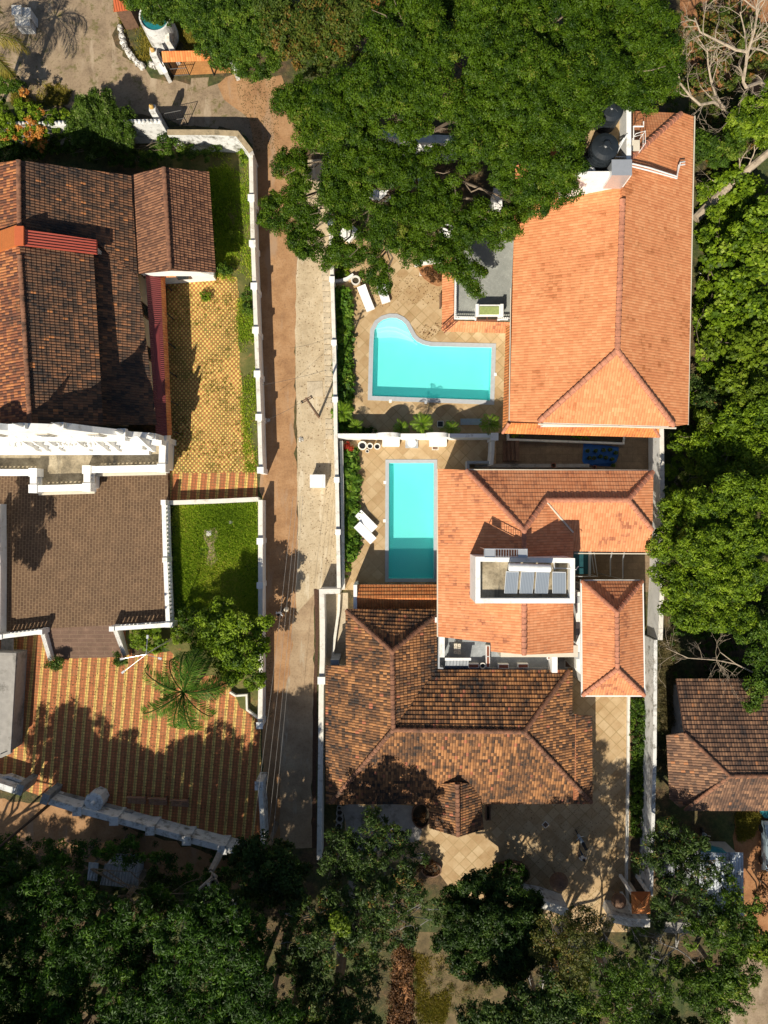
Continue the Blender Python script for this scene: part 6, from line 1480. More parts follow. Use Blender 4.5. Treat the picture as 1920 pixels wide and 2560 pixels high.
tree('spreading_tree', 'lower dark green tree reaching over the lane and the pool terrace', 'deep', [
 (880,380,85,8.5),(980,410,80,9),(790,330,60,8),(730,420,45,7.5),(700,530,46,7),(770,500,60,7.5),(760,600,50,6.5),(860,480,65,8),(900,600,70,7.5),(970,540,75,8.5),(1030,620,55,7.5),(945,680,38,6.5),(1090,520,70,8.5),(820,640,30,6),(1120,640,55,8),(1180,560,60,8.5),(1250,570,48,9),(1180,690,38,7.5),(1080,430,55,8.8),(1290,530,35,9),(1160,460,50,9),(955,715,22,6),(1190,730,18,7)], base=(1010,520), thin=.95, sub=7, tr=.35, holes=[(965,335,28),(985,350,22),(1045,457,18),(950,492,26),(975,485,18),(915,540,24),(895,560,18),(870,588,26),(1110,430,34),(1070,420,16),(1165,470,36),(1190,455,30),(1120,575,18),(1115,560,14),(1192,612,13),(1245,495,26),(1025,565,12),(1025,600,10),(785,490,20),(795,450,16),(800,520,14),(1160,520,14),(1010,400,10)])
tree('round_tree', 'dark glossy tree above the ochre ramp at the top left', 'bush', [(560,40,100,6.5),(640,60,90,7),(500,10,80,6),(650,150,60,6),(590,140,60,5.5),(680,30,70,7)], base=(600,100), mats='mid', tr=.25)
tree('round_tree', 'bushy green tree leaning over the round reservoir at the top', 'bush', [(370,-10,55,5),(405,30,42,5),(330,-25,40,5),(380,20,40,5.2)], base=(375,-30), mats='mid', tr=.18)
tree('flowering_tree', 'lime green tree with rust coloured shoots at the top of the lane', 'mixor', [(735,90,60,8),(800,60,65,8.5),(770,140,50,8),(850,110,60,8.5),(880,40,60,8.5),(930,20,55,8.5),(700,40,60,8),(820,150,40,8)], base=(800,130), tr=.25)
tree('round_bush', 'dense rounded bush growing over the scalloped white wall', 'bush', [(235,300,52,2.8),(285,310,50,2.8),(210,330,40,2.4),(260,265,38,3.0),(305,340,40,2.2),(250,355,42,2.0),(320,300,26,2.4),(215,265,26,2.5)], cat='shrub', base=(260,310), tr=.1)
tree('blossoming_bush', 'bush with orange blossom clusters on the white wall at the left edge', 'shrubb', [(20,320,38,2.2),(70,330,36,2.2),(110,300,34,2.6),(60,280,28,2.6),(150,290,28,2.4),(100,350,30,2.2),(0,280,26,2.4),(150,330,22,2.2)], cat='shrub', base=(70,330), tr=.07, sub=5)
bb_ = [x for x in COL.objects if x.get('label', '').startswith('bush with orange')][0]
crown_mesh([(*W(x, y, z), M(r, z)) for x, y, r, z in [(15,320,34,2.7),(60,335,24,2.7),(90,350,26,2.8),(78,300,16,3.1),(8,335,22,2.6),(105,362,20,2.5),(60,232,8,3.0),(100,283,12,3.0),(105,330,16,3.0)]], 'flower', bb_, 'blossoms', sub=4)
tree('hedge', 'green hedge of mixed bushes north of the church annex', 'shrub', [(230,385,24,1.2),(290,385,26,1.2),(330,395,24,1.1),(370,400,26,1.3),(400,380,24,1.2),(440,375,28,1.8),(480,380,22,1.2),(520,385,18,1.0),(410,350,18,1.8),(545,370,14,.9),(180,370,24,1.4),(140,365,22,1.3)], cat='shrub', tr=.05, sub=5, base=(330,400))
tree('bush', 'small round green bush at the corner of the boundary wall', 'shrubb', [(608,385,16,.9),(612,400,12,.7)], cat='shrub', tr=.04, base=(610,392))
tree('bush', 'dark green bushes at the left edge below the blossoms', 'mid', [(10,380,34,1.6),(50,385,28,1.4),(90,372,24,1.4)], cat='shrub', tr=.05, base=(30,385))
tree('tree', 'dark green bushes at the left edge above the forecourt path', 'shrub', [(20,205,30,2.5),(-5,180,30,2.6),(45,215,18,1.8),(10,235,20,1.6)], cat='shrub', tr=.06, base=(10,215))
grass('lawn_straw', 'yellowed patches in the small lawn', [(500,1400),(560,1420),(590,1540),(490,1540)], 700, 'ypalm', .14, patchy=-.2)
cover('lawn_tufts', 'low leafy tufts in the small lawn', [(436,1262),(645,1258),(650,1520),(445,1540)], 330, 'shrubb', .10, mats='grass', cat='grass', patchy=-.3)
tree('garden_tree', 'leafy green tree beside the lane below the small lawn', 'mid', [(560,1590,50,4.5),(610,1640,50,5),(640,1610,36,5),(520,1560,40,3.5),(560,1530,32,3.2),(630,1690,36,4.5),(580,1670,40,4),(655,1560,26,4.5),(600,1560,36,4.6),(500,1610,28,3)], base=(585,1600), tr=.16, mats='bright')
for x, y, r, z, st, lb in ((345,1590,26,.9,'shrubb','bright bush right of the terrace steps'),(388,1598,28,1.0,'big','rosette leaved bush beneath the lamp post'),(135,1655,18,.9,'bush','round bush at the left foot of the terrace steps'),(297,1648,16,.9,'bush','round bush at the right foot of the terrace steps'),
  (513,740,11,.4,'shrubb','small weed bush growing out of the checked paving'),(622,735,18,.7,'shrub','upper bush leaning on the boundary wall'),(618,770,18,.7,'shrub','lower bush leaning on the boundary wall'),(560,670,18,.8,'shrub','bush at the corner of the annex wall'),(580,590,14,.5,'shrubb','small bush in the grass strip by the boundary wall'),(654,545,12,.5,'shrubb','weedy bush on the lane side of the boundary wall'),(470,1545,34,1.0,'shrub','low bushes below the lawn'),(448,1590,24,1.1,'shrubb','bright bush left of the coconut palm')):
    tree('bush', lb, st, [(x, y, r, z), (x+r*.5, y+r*.3, r*.6, z*.8)], cat='shrub', tr=.035, base=(x, y), mats='bright' if st == 'big' else None)
b = W(508, 1686); palm('coconut_palm', 'large coconut palm with arching fronds over the striped yard', (b.x, b.y), 4.7, 2.1, 1.0, .062, n=21, rise=.9, trunk=5.6, m='palm', seed=5, nleaf=62, tr=.15)
b = W(60, 250); palm('coconut_palm', 'yellowing coconut palm whose fronds reach in at the upper left edge', (-30.0, 35.0), 4.0, 1.7, .9, .06, n=14, rise=.8, trunk=6.5, m='ypalm', seed=9, nleaf=40, tr=.16)
palm('coconut_palm', 'coconut palm off the left edge whose fronds shade the forecourt', (-33.6, 30.5), 4.2, 1.8, .9, .06, n=16, rise=.8, trunk=10.5, m='palm', seed=12, nleaf=36, tr=.16)
palm('coconut_palm', 'coconut palm off the left edge whose fronds shade the brown terrace', (-35.5, -11.5), 4.2, 1.8, .9, .06, n=15, rise=.8, trunk=11.5, m='palm', seed=14, nleaf=36, tr=.16)
tree('shade_tree', 'tree just off the left edge shading the brown terrace wall', 'mid', [(-120,1480,60,7),(-90,1560,50,6.5),(-110,1400,50,7)], base=(-80,1500), tr=.2)
# areca and shrub beds by the pools
def areca(x, y, L, label, tr_=.45, m='gpalm', n=11, seed=1, group='palms in the pool beds'):
    b = W(x, y); return palm('areca_palm', label, (b.x, b.y), L, 1.5, .34, .05, n=n, rise=1.15, trunk=tr_, m=m, cat='palm', group=group, seed=seed, nleaf=20, tr=.05)
A0 = areca(862, 760, .95, 'first young areca palm from the top in the bed along the upper pool wall', seed=3); A1_ = areca(872, 1180, .95, 'first young areca palm from the top in the bed along the lower pool wall', seed=4, m='palm')
for i, y in enumerate(range(790, 1000, 26)): b = W(858+random.uniform(-7, 7), y); dup([A0, A1_][i % 2], b, random.uniform(0, 6), random.uniform(.75, 1.2), ORD[i+1]+' young areca palm from the top in the bed along the upper pool wall')
for i, y in enumerate(range(1205, 1385, 24)): b = W(876+random.uniform(-9, 9), y); dup([A1_, A0][i % 2], b, random.uniform(0, 6), random.uniform(.75, 1.15), ORD[i+1]+' young areca palm from the top in the bed along the lower pool wall')
A2_ = areca(1052, 1066, 1.25, 'tallest areca palm between the two humps of the dividing wall', tr_=1.7, seed=8, n=13)
for i, (x, y, s, lb) in enumerate(((856,1032,1.5,'larger areca palm at the bottom left corner of the upper pool terrace'),(890,1066,1.0,'areca palm beside the left end of the humped wall'),(1004,1072,1.2,'areca palm between the two humps, left one'),(1127,1072,1.25,'areca palm left of the pale blue bench'),(1222,1062,1.45,'areca palm right of the pale blue bench'))):
    q = W(x, y, 1.2); dup(A2_, (q.x, q.y, 0), i*1.3, s*.66, lb)
for i, (x, y) in enumerate(((893,1200),(889,1218),(885,1245))): b = W(x, y); dup(A1_, b, i, .7, ('upper', 'middle', 'lower')[i]+' spiky young palm at the edge of the lower pool bed', 'spiky palms at the lower pool bed')
cover('bed_plants', 'dense leafy plants filling the long bed by the upper pool wall', [(843,730),(874,730),(876,1060),(843,1085)], 330, 'big', .9, mats='palm', cat='bed plants')
cover('bed_plants', 'dense leafy plants filling the bed by the lower pool wall', [(858,1125),(890,1125),(893,1385),(858,1390)], 300, 'big', .9, mats='palm', cat='bed plants')
cover('bed_plants', 'low dark planting along the foot of the dividing wall', [(875,1070),(940,1072),(940,1082),(870,1082)], 40, 'shrub', .5, cat='bed plants')
cover('bed_plants', 'ferny plants in the shaded planter bed under the villa eave', [(1275,1082),(1475,1086),(1475,1100),(1275,1094)], 80, 'shrubb', .7, cat='bed plants')
cover('bed_plants', 'green plants in the narrow strip between the yard and the white wall', [(1574,1745),(1612,1745),(1608,2090),(1574,2090)], 330, 'shrubb', .6, cat='bed plants', mats='mid')
cover('bed_plants', 'rusty flowering ground cover in the rounded bed', [(1050,672),(1106,662),(1106,706),(1080,704)], 110, 'shrubb', .03, cat='bed plants', mats='brownv')
cover('bed_plants', 'lush plants behind the curved kerb near the round planter', [(842,650),(880,650),(875,690),(842,698)], 40, 'shrubb', .6, cat='bed plants')
tree('red_plant', 'small plant with red leaves in the corner of the lower pool terrace', 'redpl', [(866,1115,9,.6),(874,1120,6,.5)], cat='shrub', tr=.02, base=(868,1117))
tree('bush', 'green shrub in the corner bed at the bottom of the lower pool terrace', 'shrubb', [(868,1415,12,.7),(857,1440,9,.5)], cat='shrub', tr=.03, base=(866,1420))
# grass
grass('lawn_grass', 'thick bright grass of the small lawn', [(436,1262),(645,1258),(650,1556),(560,1580),(445,1562)], 7500, 'grass', .22, patchy=-1.6)
grass('verge_grass', 'patchy grass along the boundary wall', [(470,350),(620,345),(634,700),(645,1180),(612,1180),(592,720),(545,690),(560,400)], 3600, 'grass', .13, patchy=-.2)
grass('verge_grass', 'deep grass strip in the shade of the annex', [(520,420),(570,420),(575,700),(545,690)], 1000, 'grass', .2)
grass('paver_weeds', 'weeds sprouting between the checked pavers', [(420,700),(600,700),(642,1180),(430,1184)], 1300, 'ypalm', .06, z=.02, tuft=.06, patchy=.1)
grass('forecourt_grass', 'dry grass patches in the forecourt', [(300,30),(400,60),(410,125),(350,160),(310,120)], 1200, 'ypalm', .12, patchy=-.4)
grass('forecourt_grass', 'dry grass fringe on the near side of the forecourt', [(30,205),(180,215),(170,262),(30,262)], 1100, 'ypalm', .12, patchy=-.2)
grass('verge_grass', 'grass behind the pierced wall near the dark glossy tree', [(436,40),(500,60),(540,125),(430,125)], 1200, 'ypalm', .18, patchy=-.4)
grass('field_grass', 'sparse dry grass in the field at the bottom', [(1035,2380),(1150,2400),(1110,2560),(1040,2560)], 1800, 'ypalm', .12, patchy=-.3)
grass('bank_grass', 'grass fringe in front of the brown roof at the right', [(1840,2030),(1900,2035),(1880,2090),(1845,2100)], 700, 'ypalm', .15)
for q in (((1060,2168,18,.7),(1085,2175,16,.8),(1075,2160,12,.9)),): tree('red_plant', 'rusty leaved plant filling the round planter below the sunlit paving', 'redpl', list(q), cat='shrub', tr=.03, base=(1078,2170), mats='brownv')
tree('bush', 'dark bush filling the large round planter at the foot of the yard', 'shrub', [(1250,2180,24,.8),(1285,2175,26,1.0),(1305,2190,18,.8)], cat='shrub', tr=.04, base=(1276,2180), mats='dusk')
tree('bush', 'rust tinged bush in the oval pit left of the porch gable', 'shrub', [(1050,2045,14,.4)], cat='shrub', tr=.03, base=(1052,2040), mats='brownv')

# ---- jungle on the right
cover('jungle_undergrowth', 'tangle of vines and shrubs right of the villa wall', [(1745,470),(1935,400),(1935,1180),(1720,1180)], 2600, 'big', 2.4, cat='undergrowth', mats='bright', patchy=-.5)
cover('jungle_undergrowth', 'mixed rusty and green scrub below the bare trees', [(1650,0),(1935,0),(1935,470),(1745,470),(1650,250)], 1500, 'shrub', .8, cat='undergrowth', mats='mixor', patchy=-.5)
cover('jungle_undergrowth', 'dark undergrowth between the white wall and the jungle', [(1665,1060),(1935,1060),(1935,1700),(1665,1690)], 2000, 'shrub', 2.6, cat='undergrowth', mats='mid', patchy=-.8)
cover('track_rubble', 'loose brown earth clods and leaves on the track at the bottom', [(985,2360),(1030,2360),(1034,2570),(970,2570)], 120, 'brownv', .3, mats='brownv', cat='rubble')
cover('field_scrub', 'low dry scrub in the field at the bottom', [(1030,2330),(1330,2400),(1330,2570),(1030,2570)], 160, 'dry', .3, mats='ochre', cat='scrub', patchy=.2)
cover('dry_vines', 'dry hanging vines along the outside of the white wall', [(1646,1590),(1690,1590),(1700,1790),(1646,1830)], 190, 'dry', .9, cat='vines')
def T(label, st, lobes, **k): return tree(k.pop('name', 'jungle_tree'), label, st, lobes, **k)
T('rounded bright green tree at the right edge below the bare trees', 'bright', [(1880,300,60,4.5),(1920,270,55,4.5),(1835,335,32,4),(1930,340,50,4.2)], base=(1880,320))
T('green tree touching the north east corner of the villa roof', 'bright', [(1765,365,34,4.5),(1800,385,36,4.5),(1750,340,18,4.2),(1835,360,28,4)], base=(1800,380), mats='mid')
T('green tree above the fallen trunk', 'mid', [(1870,90,40,2.8),(1790,60,40,2.5),(1740,200,36,2.6),(1900,160,36,3),(1690,230,24,3),(1850,200,30,2.4)], base=(1820,150), mats='mixor', thin=.7)
T('vine covered shrub mass with large leaves beside the villa', 'big', [(1800,640,44,3),(1860,600,50,3.4),(1905,660,45,3.4),(1830,710,50,3.2),(1770,590,26,2.5),(1880,760,45,3.4),(1800,790,44,3),(1910,540,40,3.2)], base=(1850,680), thin=.8)
T('pale leaved thicket at the right edge below the vines', 'big', [(1850,860,44,3.2),(1910,900,50,3.5),(1780,860,34,2.8),(1830,950,45,3.2),(1900,820,30,3.4)], base=(1850,900), mats='lime', thin=.7)
T('grey green shrub beside the villa roof edge', 'shrub', [(1770,1000,40,2.2),(1740,960,26,1.8),(1800,1030,28,2)], base=(1765,990), mats='mango')
T('pale green tree filling the jungle south of the vines', 'bright', [(1870,1010,40,4),(1905,990,36,4),(1760,1060,34,3),(1920,1170,40,4.5),(1730,1190,30,3),(1790,1180,40,4),(1860,1180,40,4.4)], base=(1850,1090), mats='lime', thin=.8)
T('leafy shrub mass between the villa and the fallen trunk', 'shrubb', [(1760,480,24,1.8),(1780,540,24,2),(1760,720,24,2),(1750,800,22,2),(1755,900,24,2.2)], base=(1765,640))
T('dark green tree south east of the villa', 'mid', [(1830,1080,60,4),(1890,1120,55,4.2),(1760,1130,44,3.4),(1900,1040,45,4),(1700,1110,26,2.6)], base=(1830,1100), mats='bright')
T('feathery bright tree leaning over the white wall', 'bright', [(1690,1280,50,6),(1760,1270,60,6.5),(1830,1240,60,6.5),(1900,1230,50,6.5),(1660,1360,45,6),(1740,1370,65,7),(1830,1350,70,7.2),(1905,1340,55,7),(1700,1460,50,6.2),(1780,1460,60,6.8),(1860,1440,60,7),(1720,1540,40,6),(1800,1540,45,6.2),(1670,1520,20,5.5),(1860,1540,34,6.2),(1650,1430,26,5.6)], base=(1770,1400), thin=1.0, sub=7, tr=.25)
T('green tree overhanging the dark brown roof at the right edge', 'bright', [(1890,1640,40,6.5),(1920,1590,40,6.5),(1870,1590,26,6),(1895,1710,36,6),(1880,1755,22,5.6),(1920,1690,34,6.2)], base=(1900,1660), mats='mid')
T('palm leaved shrub between the white wall and the feathery tree', 'shrubb', [(1672,1180,26,2),(1680,1230,24,2.4),(1695,1150,20,1.6)], base=(1680,1195), mats='bright')
# ---- bottom woods
T('dark feathery tree at the far bottom left', 'dusk', [(40,2180,70,7.5),(120,2220,70,8),(30,2280,80,8.5),(130,2310,80,9),(40,2400,80,9),(-20,2130,40,6.5),(150,2140,40,7)], dz=-1.2, name='woodland_tree', base=(230,2120), tr=.25, thin=.9)
T('dark feathery tree in the bottom left corner', 'dusk', [(40,2500,90,9),(150,2470,80,9.5),(230,2540,80,9),(100,2570,80,8.5),(180,2400,70,9.5)], dz=-.5, name='woodland_tree', base=(250,2300), tr=.25, thin=.9)
T('dark feathery tree behind the roadside stall', 'dusk', [(260,2290,70,9),(340,2310,70,9.5),(260,2370,70,10),(350,2400,80,10),(200,2250,50,8),(400,2250,45,8)], dz=-.8, name='woodland_tree', base=(360,2180), tr=.25, thin=.85)
T('dark feathery tree at the bottom between two darker gaps', 'dusk', [(330,2500,80,9.5),(430,2470,80,10),(400,2560,80,9),(500,2540,70,9.5),(300,2590,70,8.5)], dz=1.6, name='woodland_tree', base=(420,2300), tr=.25, thin=.9)
T('feathery green tree with bare twigs at the bottom', 'dusk', [(450,2330,70,10),(530,2370,70,10.5),(580,2290,60,10),(520,2260,60,9.5),(600,2400,60,10.5),(450,2400,60,10),(580,2470,70,10),(640,2330,50,9.5)], dz=1.0, name='woodland_tree', base=(560,2110), tr=.28, twigs=3, bark='greybark')
T('dark tree at the foot of the slanting wall', 'dusk', [(620,2520,70,9),(690,2560,70,8.5),(560,2580,60,8.5),(640,2450,50,9)], dz=2.6, name='woodland_tree', base=(640,2330), tr=.25)
T('bright leaved tree at the lower end of the lane', 'mid', [(640,2130,44,7),(690,2160,46,7.5),(640,2190,46,7.5),(720,2210,44,7.5),(600,2160,30,6.5),(700,2110,26,6.5),(740,2170,30,7),(670,2230,36,7)], name='lane_tree', base=(690,2060), tr=.2, mats='mango', thin=.85)
T('dull green tree over the planters below the old house', 'mango', [(850,2110,46,6),(920,2080,48,6.5),(980,2100,46,6.5),(900,2150,50,7),(990,2170,46,7),(830,2170,40,6.5),(1040,2140,30,6),(940,2040,26,5.5)], dz=1.2, name='mango_tree', base=(910,2050), tr=.2, thin=.8, twigs=2, bark='greybark')
T('dull green tree with rusty leaves in the bottom centre', 'mango', [(760,2290,60,8.5),(850,2260,60,9),(940,2250,60,9),(800,2360,65,9.5),(900,2350,65,9.5),(990,2320,50,8.5),(1020,2230,46,8),(780,2450,60,9),(1080,2270,36,7.5),(720,2380,50,8.5)], name='mango_tree', base=(880,2200), tr=.28, thin=.75, twigs=3, bark='greybark')
T('grey green leafy tree at the bottom left of the earth track', 'mango', [(800,2530,70,8.5),(880,2480,60,8.5),(750,2560,60,8),(900,2560,50,8),(940,2420,40,8)], name='mango_tree', base=(860,2380), tr=.22, thin=.8)
T('small lime green sapling shining in the middle of the dull trees', 'yell', [(850,2310,17,10.4),(842,2300,10,10.6),(862,2318,10,10.4)], name='sapling', base=(875,2150), tr=.05)
T('dense round dark tree beside the sunken planters', 'dense', [(1190,2230,60,6.5),(1270,2250,60,6.5),(1150,2300,60,7),(1230,2320,70,7.8),(1310,2320,56,7),(1180,2390,60,7.4),(1270,2400,60,7.4),(1320,2260,40,6),(1130,2240,34,6),(1220,2200,36,5.6),(1330,2380,40,6.5),(1110,2350,30,6.5)], name='round_tree', base=(1220,2240), tr=.28, thin=1.1)
T('sparse ochre tree west of the pyramid roof', 'sparse', [(1380,2320,46,5.5),(1440,2300,44,5.5),(1490,2310,40,4.5),(1440,2360,50,6),(1360,2380,44,5.5),(1420,2430,50,6)], dz=3.6, name='sparse_tree', base=(1390,2320), tr=.14, thin=2.4, twigs=3, bark='greybark')
T('sparse ochre green tree at the bottom right of centre', 'sparse', [(1500,2400,56,6),(1570,2440,56,6.5),(1480,2480,60,6.5),(1560,2520,60,6.5),(1640,2490,50,6)], dz=3.6, name='sparse_tree', base=(1500,2380), tr=.16, thin=2.6, twigs=3, bark='greybark', mats='mid')
T('green tree at the bottom edge right of the dry field', 'mid', [(1310,2520,60,7),(1390,2500,60,7),(1250,2560,60,7),(1360,2570,60,7),(1450,2560,55,7),(1180,2540,36,6.5)], name='woodland_tree', base=(1310,2400), tr=.22, mats='mango', dz=3)
T('leafy tree between the stained wall and the sheds', 'mango', [(1680,2080,44,6),(1730,2120,44,6.5),(1670,2160,50,7),(1740,2200,50,7.2),(1680,2240,50,7.2),(1750,2280,46,7),(1640,2110,30,5.6),(1650,2290,34,6),(1800,2170,26,6),(1600,2150,24,5.5)], name='mango_tree', base=(1660,2080), tr=.24, thin=.8, twigs=2)
T('leafy tree over the leaf strewn shed at the right', 'mango', [(1810,2260,46,6.5),(1850,2300,46,6.5),(1800,2330,46,7),(1860,2360,40,6.5),(1740,2340,40,6.8),(1820,2220,30,6),(1880,2260,24,6)], name='mango_tree', base=(1780,2200), tr=.22, thin=.75, mats='mid')
T('yellow green tree at the right edge above the service road', 'yell', [(1890,2350,40,5),(1850,2330,30,5),(1930,2380,30,4.6)], name='small_tree', base=(1870,2290), tr=.12)
T('green tree west of the service road', 'mango', [(1790,2430,60,6),(1850,2420,45,6),(1740,2470,50,6.2),(1830,2480,46,6),(1790,2520,40,5.6),(1700,2420,36,5.5)], name='mango_tree', base=(1740,2360), tr=.2, thin=.9, mats='mid')
T('low dark tree at the bottom edge near the service road', 'mid', [(1660,2560,50,5),(1720,2580,50,5),(1600,2570,50,5)], name='small_tree', base=(1620,2480), tr=.16, mats='mango')
T('rust brown dying tree at the right edge beside the red earth', 'brownv', [(1905,2230,26,3.5),(1925,2190,22,3.5),(1915,2270,20,3.2)], name='brown_tree', base=(1900,2200), tr=.08, thin=1.4)
T('low feathery trees along the road below the slanting wall', 'dusk', [(60,2120,34,4),(130,2130,34,4),(460,2190,36,4.5),(520,2210,36,5),(400,2200,34,4.5),(560,2190,30,4.5),(10,2110,30,4)], name='woodland_tree', base=(250,2140), tr=.1, thin=.9)
cover('road_bushes', 'dark bushes along the road below the slanting wall', [(330,2060),(600,2130),(620,2200),(360,2150),(200,2110)], 160, 'shrub', .8, mats='dusk', patchy=-.1)
T('shade tree over the left end of the slanting wall', 'dusk', [(330,2130,40,5),(260,2120,34,5),(200,2130,30,5),(410,2160,34,5)], name='woodland_tree', base=(320,2090), tr=.14, thin=.7)
cover('woodland_undergrowth', 'dark shrubs under the trees along the bottom', [(-40,2140),(640,2200),(940,2260),(940,2600),(-40,2600)], 1600, 'shrub', 1.2, mats='dusk', patchy=-.6)
cover('woodland_undergrowth', 'low shrubs under the trees at the bottom right', [(1340,2300),(1640,2320),(1840,2340),(1760,2600),(1340,2600)], 700, 'shrub', .7, mats='mid', patchy=-.2)
T('tree standing just outside the left edge of the picture, shading the gateway', 'dusk', [(-150,2430,90,11),(-60,2470,80,11),(-190,2330,80,10.5),(-140,2540,80,10.5),(-120,2230,60,9.5)], name='woodland_tree', base=(-60,2200), tr=.25)
for x, y in ((-40,2700),(130,2680),(300,2710),(470,2690),(640,2680),(820,2700)):
    T(ORD[int((x+40)/165)]+' tall tree from the left, just below the bottom edge', 'dusk', [(x, y, 95, 12),(x+60,y+80,80,11.6),(x-60,y+90,80,11.6)], name='woodland_tree', base=(x*.76+230, y*.76+307), tr=.3, thin=.9, group='row of trees below the bottom edge')
for x in range(-420, 760, 125):
    y = 2665+(x*7) % 40; T(ORD[int((x+420)/125)]+' low tree from the left, below the bottom edge', 'dusk', [(x, y, 90, 10.3),(x+55,y+90,75,10),(x-45,y+80,75,9.8)], name='woodland_tree', base=(x*.82+173, y*.82+230), tr=.25, thin=.75, group='low row of trees below the bottom edge')
for x, y in ((1330,2680),(1480,2690),(1620,2680)):
    T(ORD[int((x-1330)/140)]+' thin crowned tree from the left, below the bottom edge', 'mango', [(x, y, 80, 10.5),(x+60,y+60,60,10),(x-50,y+70,60,10.5)], name='sparse_tree', base=(x*.8+190, y*.8+240), tr=.3, thin=.6, twigs=3, group='thin trees below the bottom edge')
# bare trees and the fallen trunk
def bare(name, label, p0, limbs, m='palebark', seed=1, depth=3, r=.2):
    rg = random.Random(seed); o = thing(name, p0 and W(*p0[:2]), label, 'tree'); mb = MB()
    b = W(*p0[:2]); top = W(*p0); mb.tube([b, b.lerp(top, .5)+Vector((.1, 0, 0)), top], [r*1.25, r, r*.8], 8); mb.build('trunk', MT[m], o, smooth=True)
    for L in limbs:
        pts = [W(*q) for q in L[0]]; rr = L[1]; n = len(pts); mb = MB()
        mb.tube(pts, [rr*(1-.6*i/(n-1)) for i in range(n)], 6)
        for i in range(1, n):
            for _ in range(2 if i < n-1 else 3):
                d = (pts[i]-pts[i-1]).normalized(); d = Matrix.Rotation(rg.choice([-1, 1])*rg.uniform(.4, 1.2), 3, 'Z') @ d
                bare_branch(mb, pts[i].lerp(pts[i-1], rg.random()*.6), d, rg.uniform(1.0, 2.0), rr*.35, depth-1, rg)
        mb.build('limb', MT[m], o)
    return o
bare('bare_tree', 'leafless pale tree beside the north east corner of the villa', (1808,270,4.0), [([(1808,270,4),(1785,255,5),(1750,262,5.6),(1725,240,6),(1700,208,6.4),(1688,150,6.6)], .13), ([(1808,270,4),(1790,240,5.2),(1778,205,6),(1770,160,6.6),(1768,120,7)], .11), ([(1808,270,4),(1830,300,4.6),(1850,275,5)], .09)], seed=3, depth=3, r=.2)
bare('bare_tree', 'large leafless pale tree reaching down from the top right corner', (1925,225,4.5), [([(1925,225,4.5),(1900,205,6),(1865,218,7),(1858,205,7.4),(1870,130,8),(1885,80,8.4),(1895,25,8.8),(1900,-20,9)], .15), ([(1870,130,8),(1840,125,8),(1800,105,8.2),(1780,95,8.4),(1750,80,8.6),(1737,45,8.8)], .11), ([(1895,25,8.8),(1880,15,8.8),(1855,-5,9)], .08), ([(1868,140,8),(1862,80,7.8),(1850,30,8)], .08), ([(1875,110,8),(1900,85,8.2),(1935,50,8.4)], .09), ([(1875,120,8),(1905,125,7.6),(1930,140,7.2)], .09)], seed=8, depth=3, r=.24)
o = thing('fallen_trunk', W(1820, 470), 'long fallen pale tree trunk lying beside the villa', 'fallen tree')
mb = MB(); mb.tube([W(1738,548,.6), W(1790,495,1.1), W(1850,440,1.6), W(1925,378,2.2)], [.42, .38, .33, .28], 10); mb.build('trunk', MT['palebark'], o, smooth=True)
mb = MB(); rg = random.Random(4)
for q in ((1850,440,1.6), (1870,420,1.8), (1800,485,1.2)): mb = MB(); bare_branch(mb, W(*q), Vector((rg.uniform(-.5, .5), rg.uniform(.2, .8), .5)), 1.6, .07, 2, rg); mb.build('branch', MT['palebark'], o)
bare('bare_shrub', 'grey leafless twiggy tree south of the pyramid roof', (1690,2370,2.2), [([(1690,2370,2.2),(1670,2365,3.4),(1640,2350,4)], .06), ([(1690,2370,2.2),(1700,2340,3.4),(1740,2320,4)], .06), ([(1690,2370,2.2),(1720,2390,3.4),(1745,2420,4)], .06), ([(1690,2370,2.2),(1650,2400,3.4),(1620,2390,4)], .05), ([(1690,2370,2.2),(1690,2330,3.6),(1680,2290,4.2)], .05)], 'greybark', 21, 3, .1)
bare('bare_shrub', 'grey leafless twigs beside the white wall left of the pyramid roof', (1500,2300,2), [([(1500,2300,2),(1520,2285,3.2),(1560,2290,3.8)], .05), ([(1500,2300,2),(1480,2280,3.2),(1450,2275,3.6)], .05), ([(1500,2300,2),(1505,2330,3.2),(1530,2360,3.8)], .05)], 'greybark', 22, 3, .08)
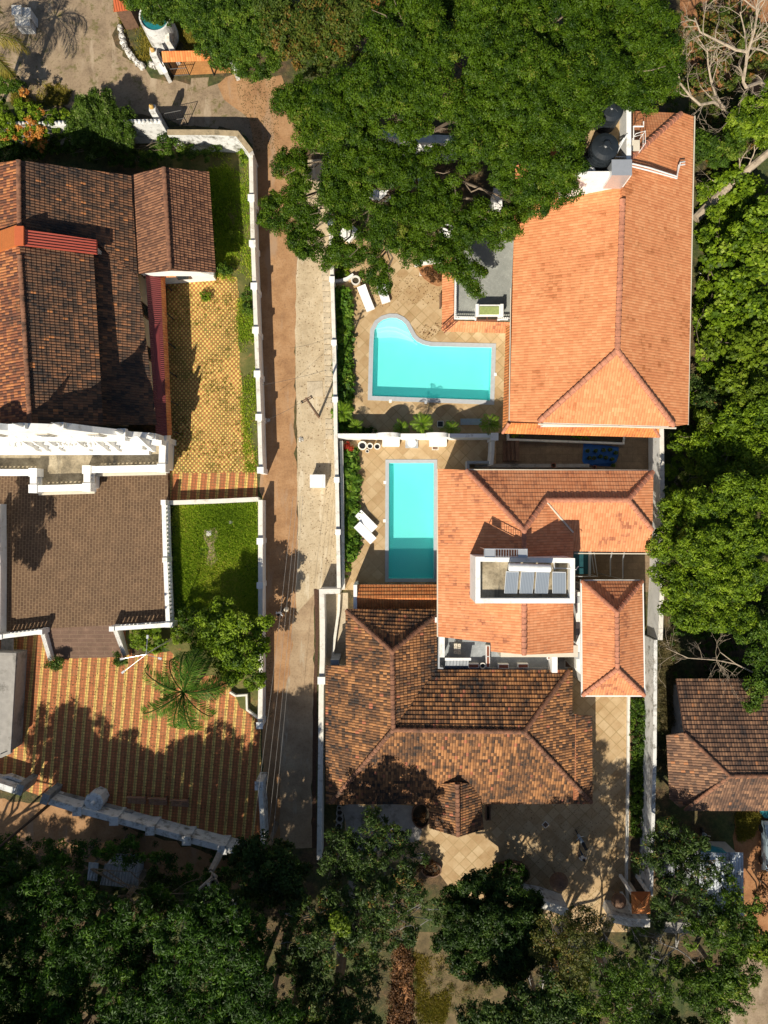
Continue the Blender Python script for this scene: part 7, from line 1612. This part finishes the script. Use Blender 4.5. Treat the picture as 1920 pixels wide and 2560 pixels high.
bare('bare_shrub', 'grey leafless brush in the lower right of the dense round tree', (1350,2500,2), [([(1350,2500,2),(1360,2450,3.2),(1380,2420,3.8)], .05), ([(1350,2500,2),(1330,2530,3.2),(1320,2560,3.8)], .05), ([(1350,2500,2),(1380,2510,3.2),(1400,2490,3.6)], .05), ([(1350,2500,2),(1330,2470,3.2),(1320,2440,3.6)], .05)], 'greybark', 23, 3, .08)
bare('bare_shrub', 'leafless pale branch hanging in the dark gap above the brown roof', (1880,1680,3.5), [([(1880,1680,3.5),(1840,1660,4),(1790,1650,4.2),(1720,1645,4.4),(1665,1620,4.6)], .06), ([(1840,1660,4),(1800,1630,4.4),(1790,1650,4.2)], .04)], 'palebark', 25, 3, .08)
# scattered leaves on roofs and paving: small loose dry leaves
def litter(name, label, poly, n, z, m='dry'):
    P = scatter(xy(poly), n); Q = np.concatenate([P, np.full((len(P), 1), z)], 1); V = leaf_quads(Q, np.tile([0, 0, 1.0], (len(Q), 1)), .13, .06, jit=.15, up=2)
    o = quads(name, V, RNG.random(len(V)), LM[m], None); tag(o, label, 'fallen leaves', kind='stuff')
litter('fallen_leaves', 'dry leaves scattered on the junction of the dirt lane', [(580,190),(690,190),(700,380),(640,380)], 700, .03)
litter('fallen_leaves', 'dry leaves scattered on the lane strip', [(740,640),(820,640),(840,1460),(745,1460)], 500, .035, 'brownv')
litter('fallen_leaves', 'dry leaves scattered on the yard paving', [(1210,2020),(1570,1900),(1570,2250),(1300,2250)], 900, .03, 'brownv')
litter('fallen_leaves', 'leaves fallen on the sandstone below the big tree edge', [(880,700),(1100,680),(1100,760),(900,770)], 260, .03, 'brownv')
litter('fallen_leaves', 'leaves and straw strewn over the striped yard', [(60,1650),(640,1650),(640,2090),(60,1930)], 1500, .04, 'brownv')
litter('fallen_leaves', 'brown leaves blown against the upper pool edge', [(1040,820),(1110,800),(1110,830),(1060,850)], 60, .06, 'brownv')
litter('fallen_leaves', 'pale leaf litter under the garden tree at the lane edge', [(652,1560),(680,1560),(680,1800),(652,1800)], 300, .03)
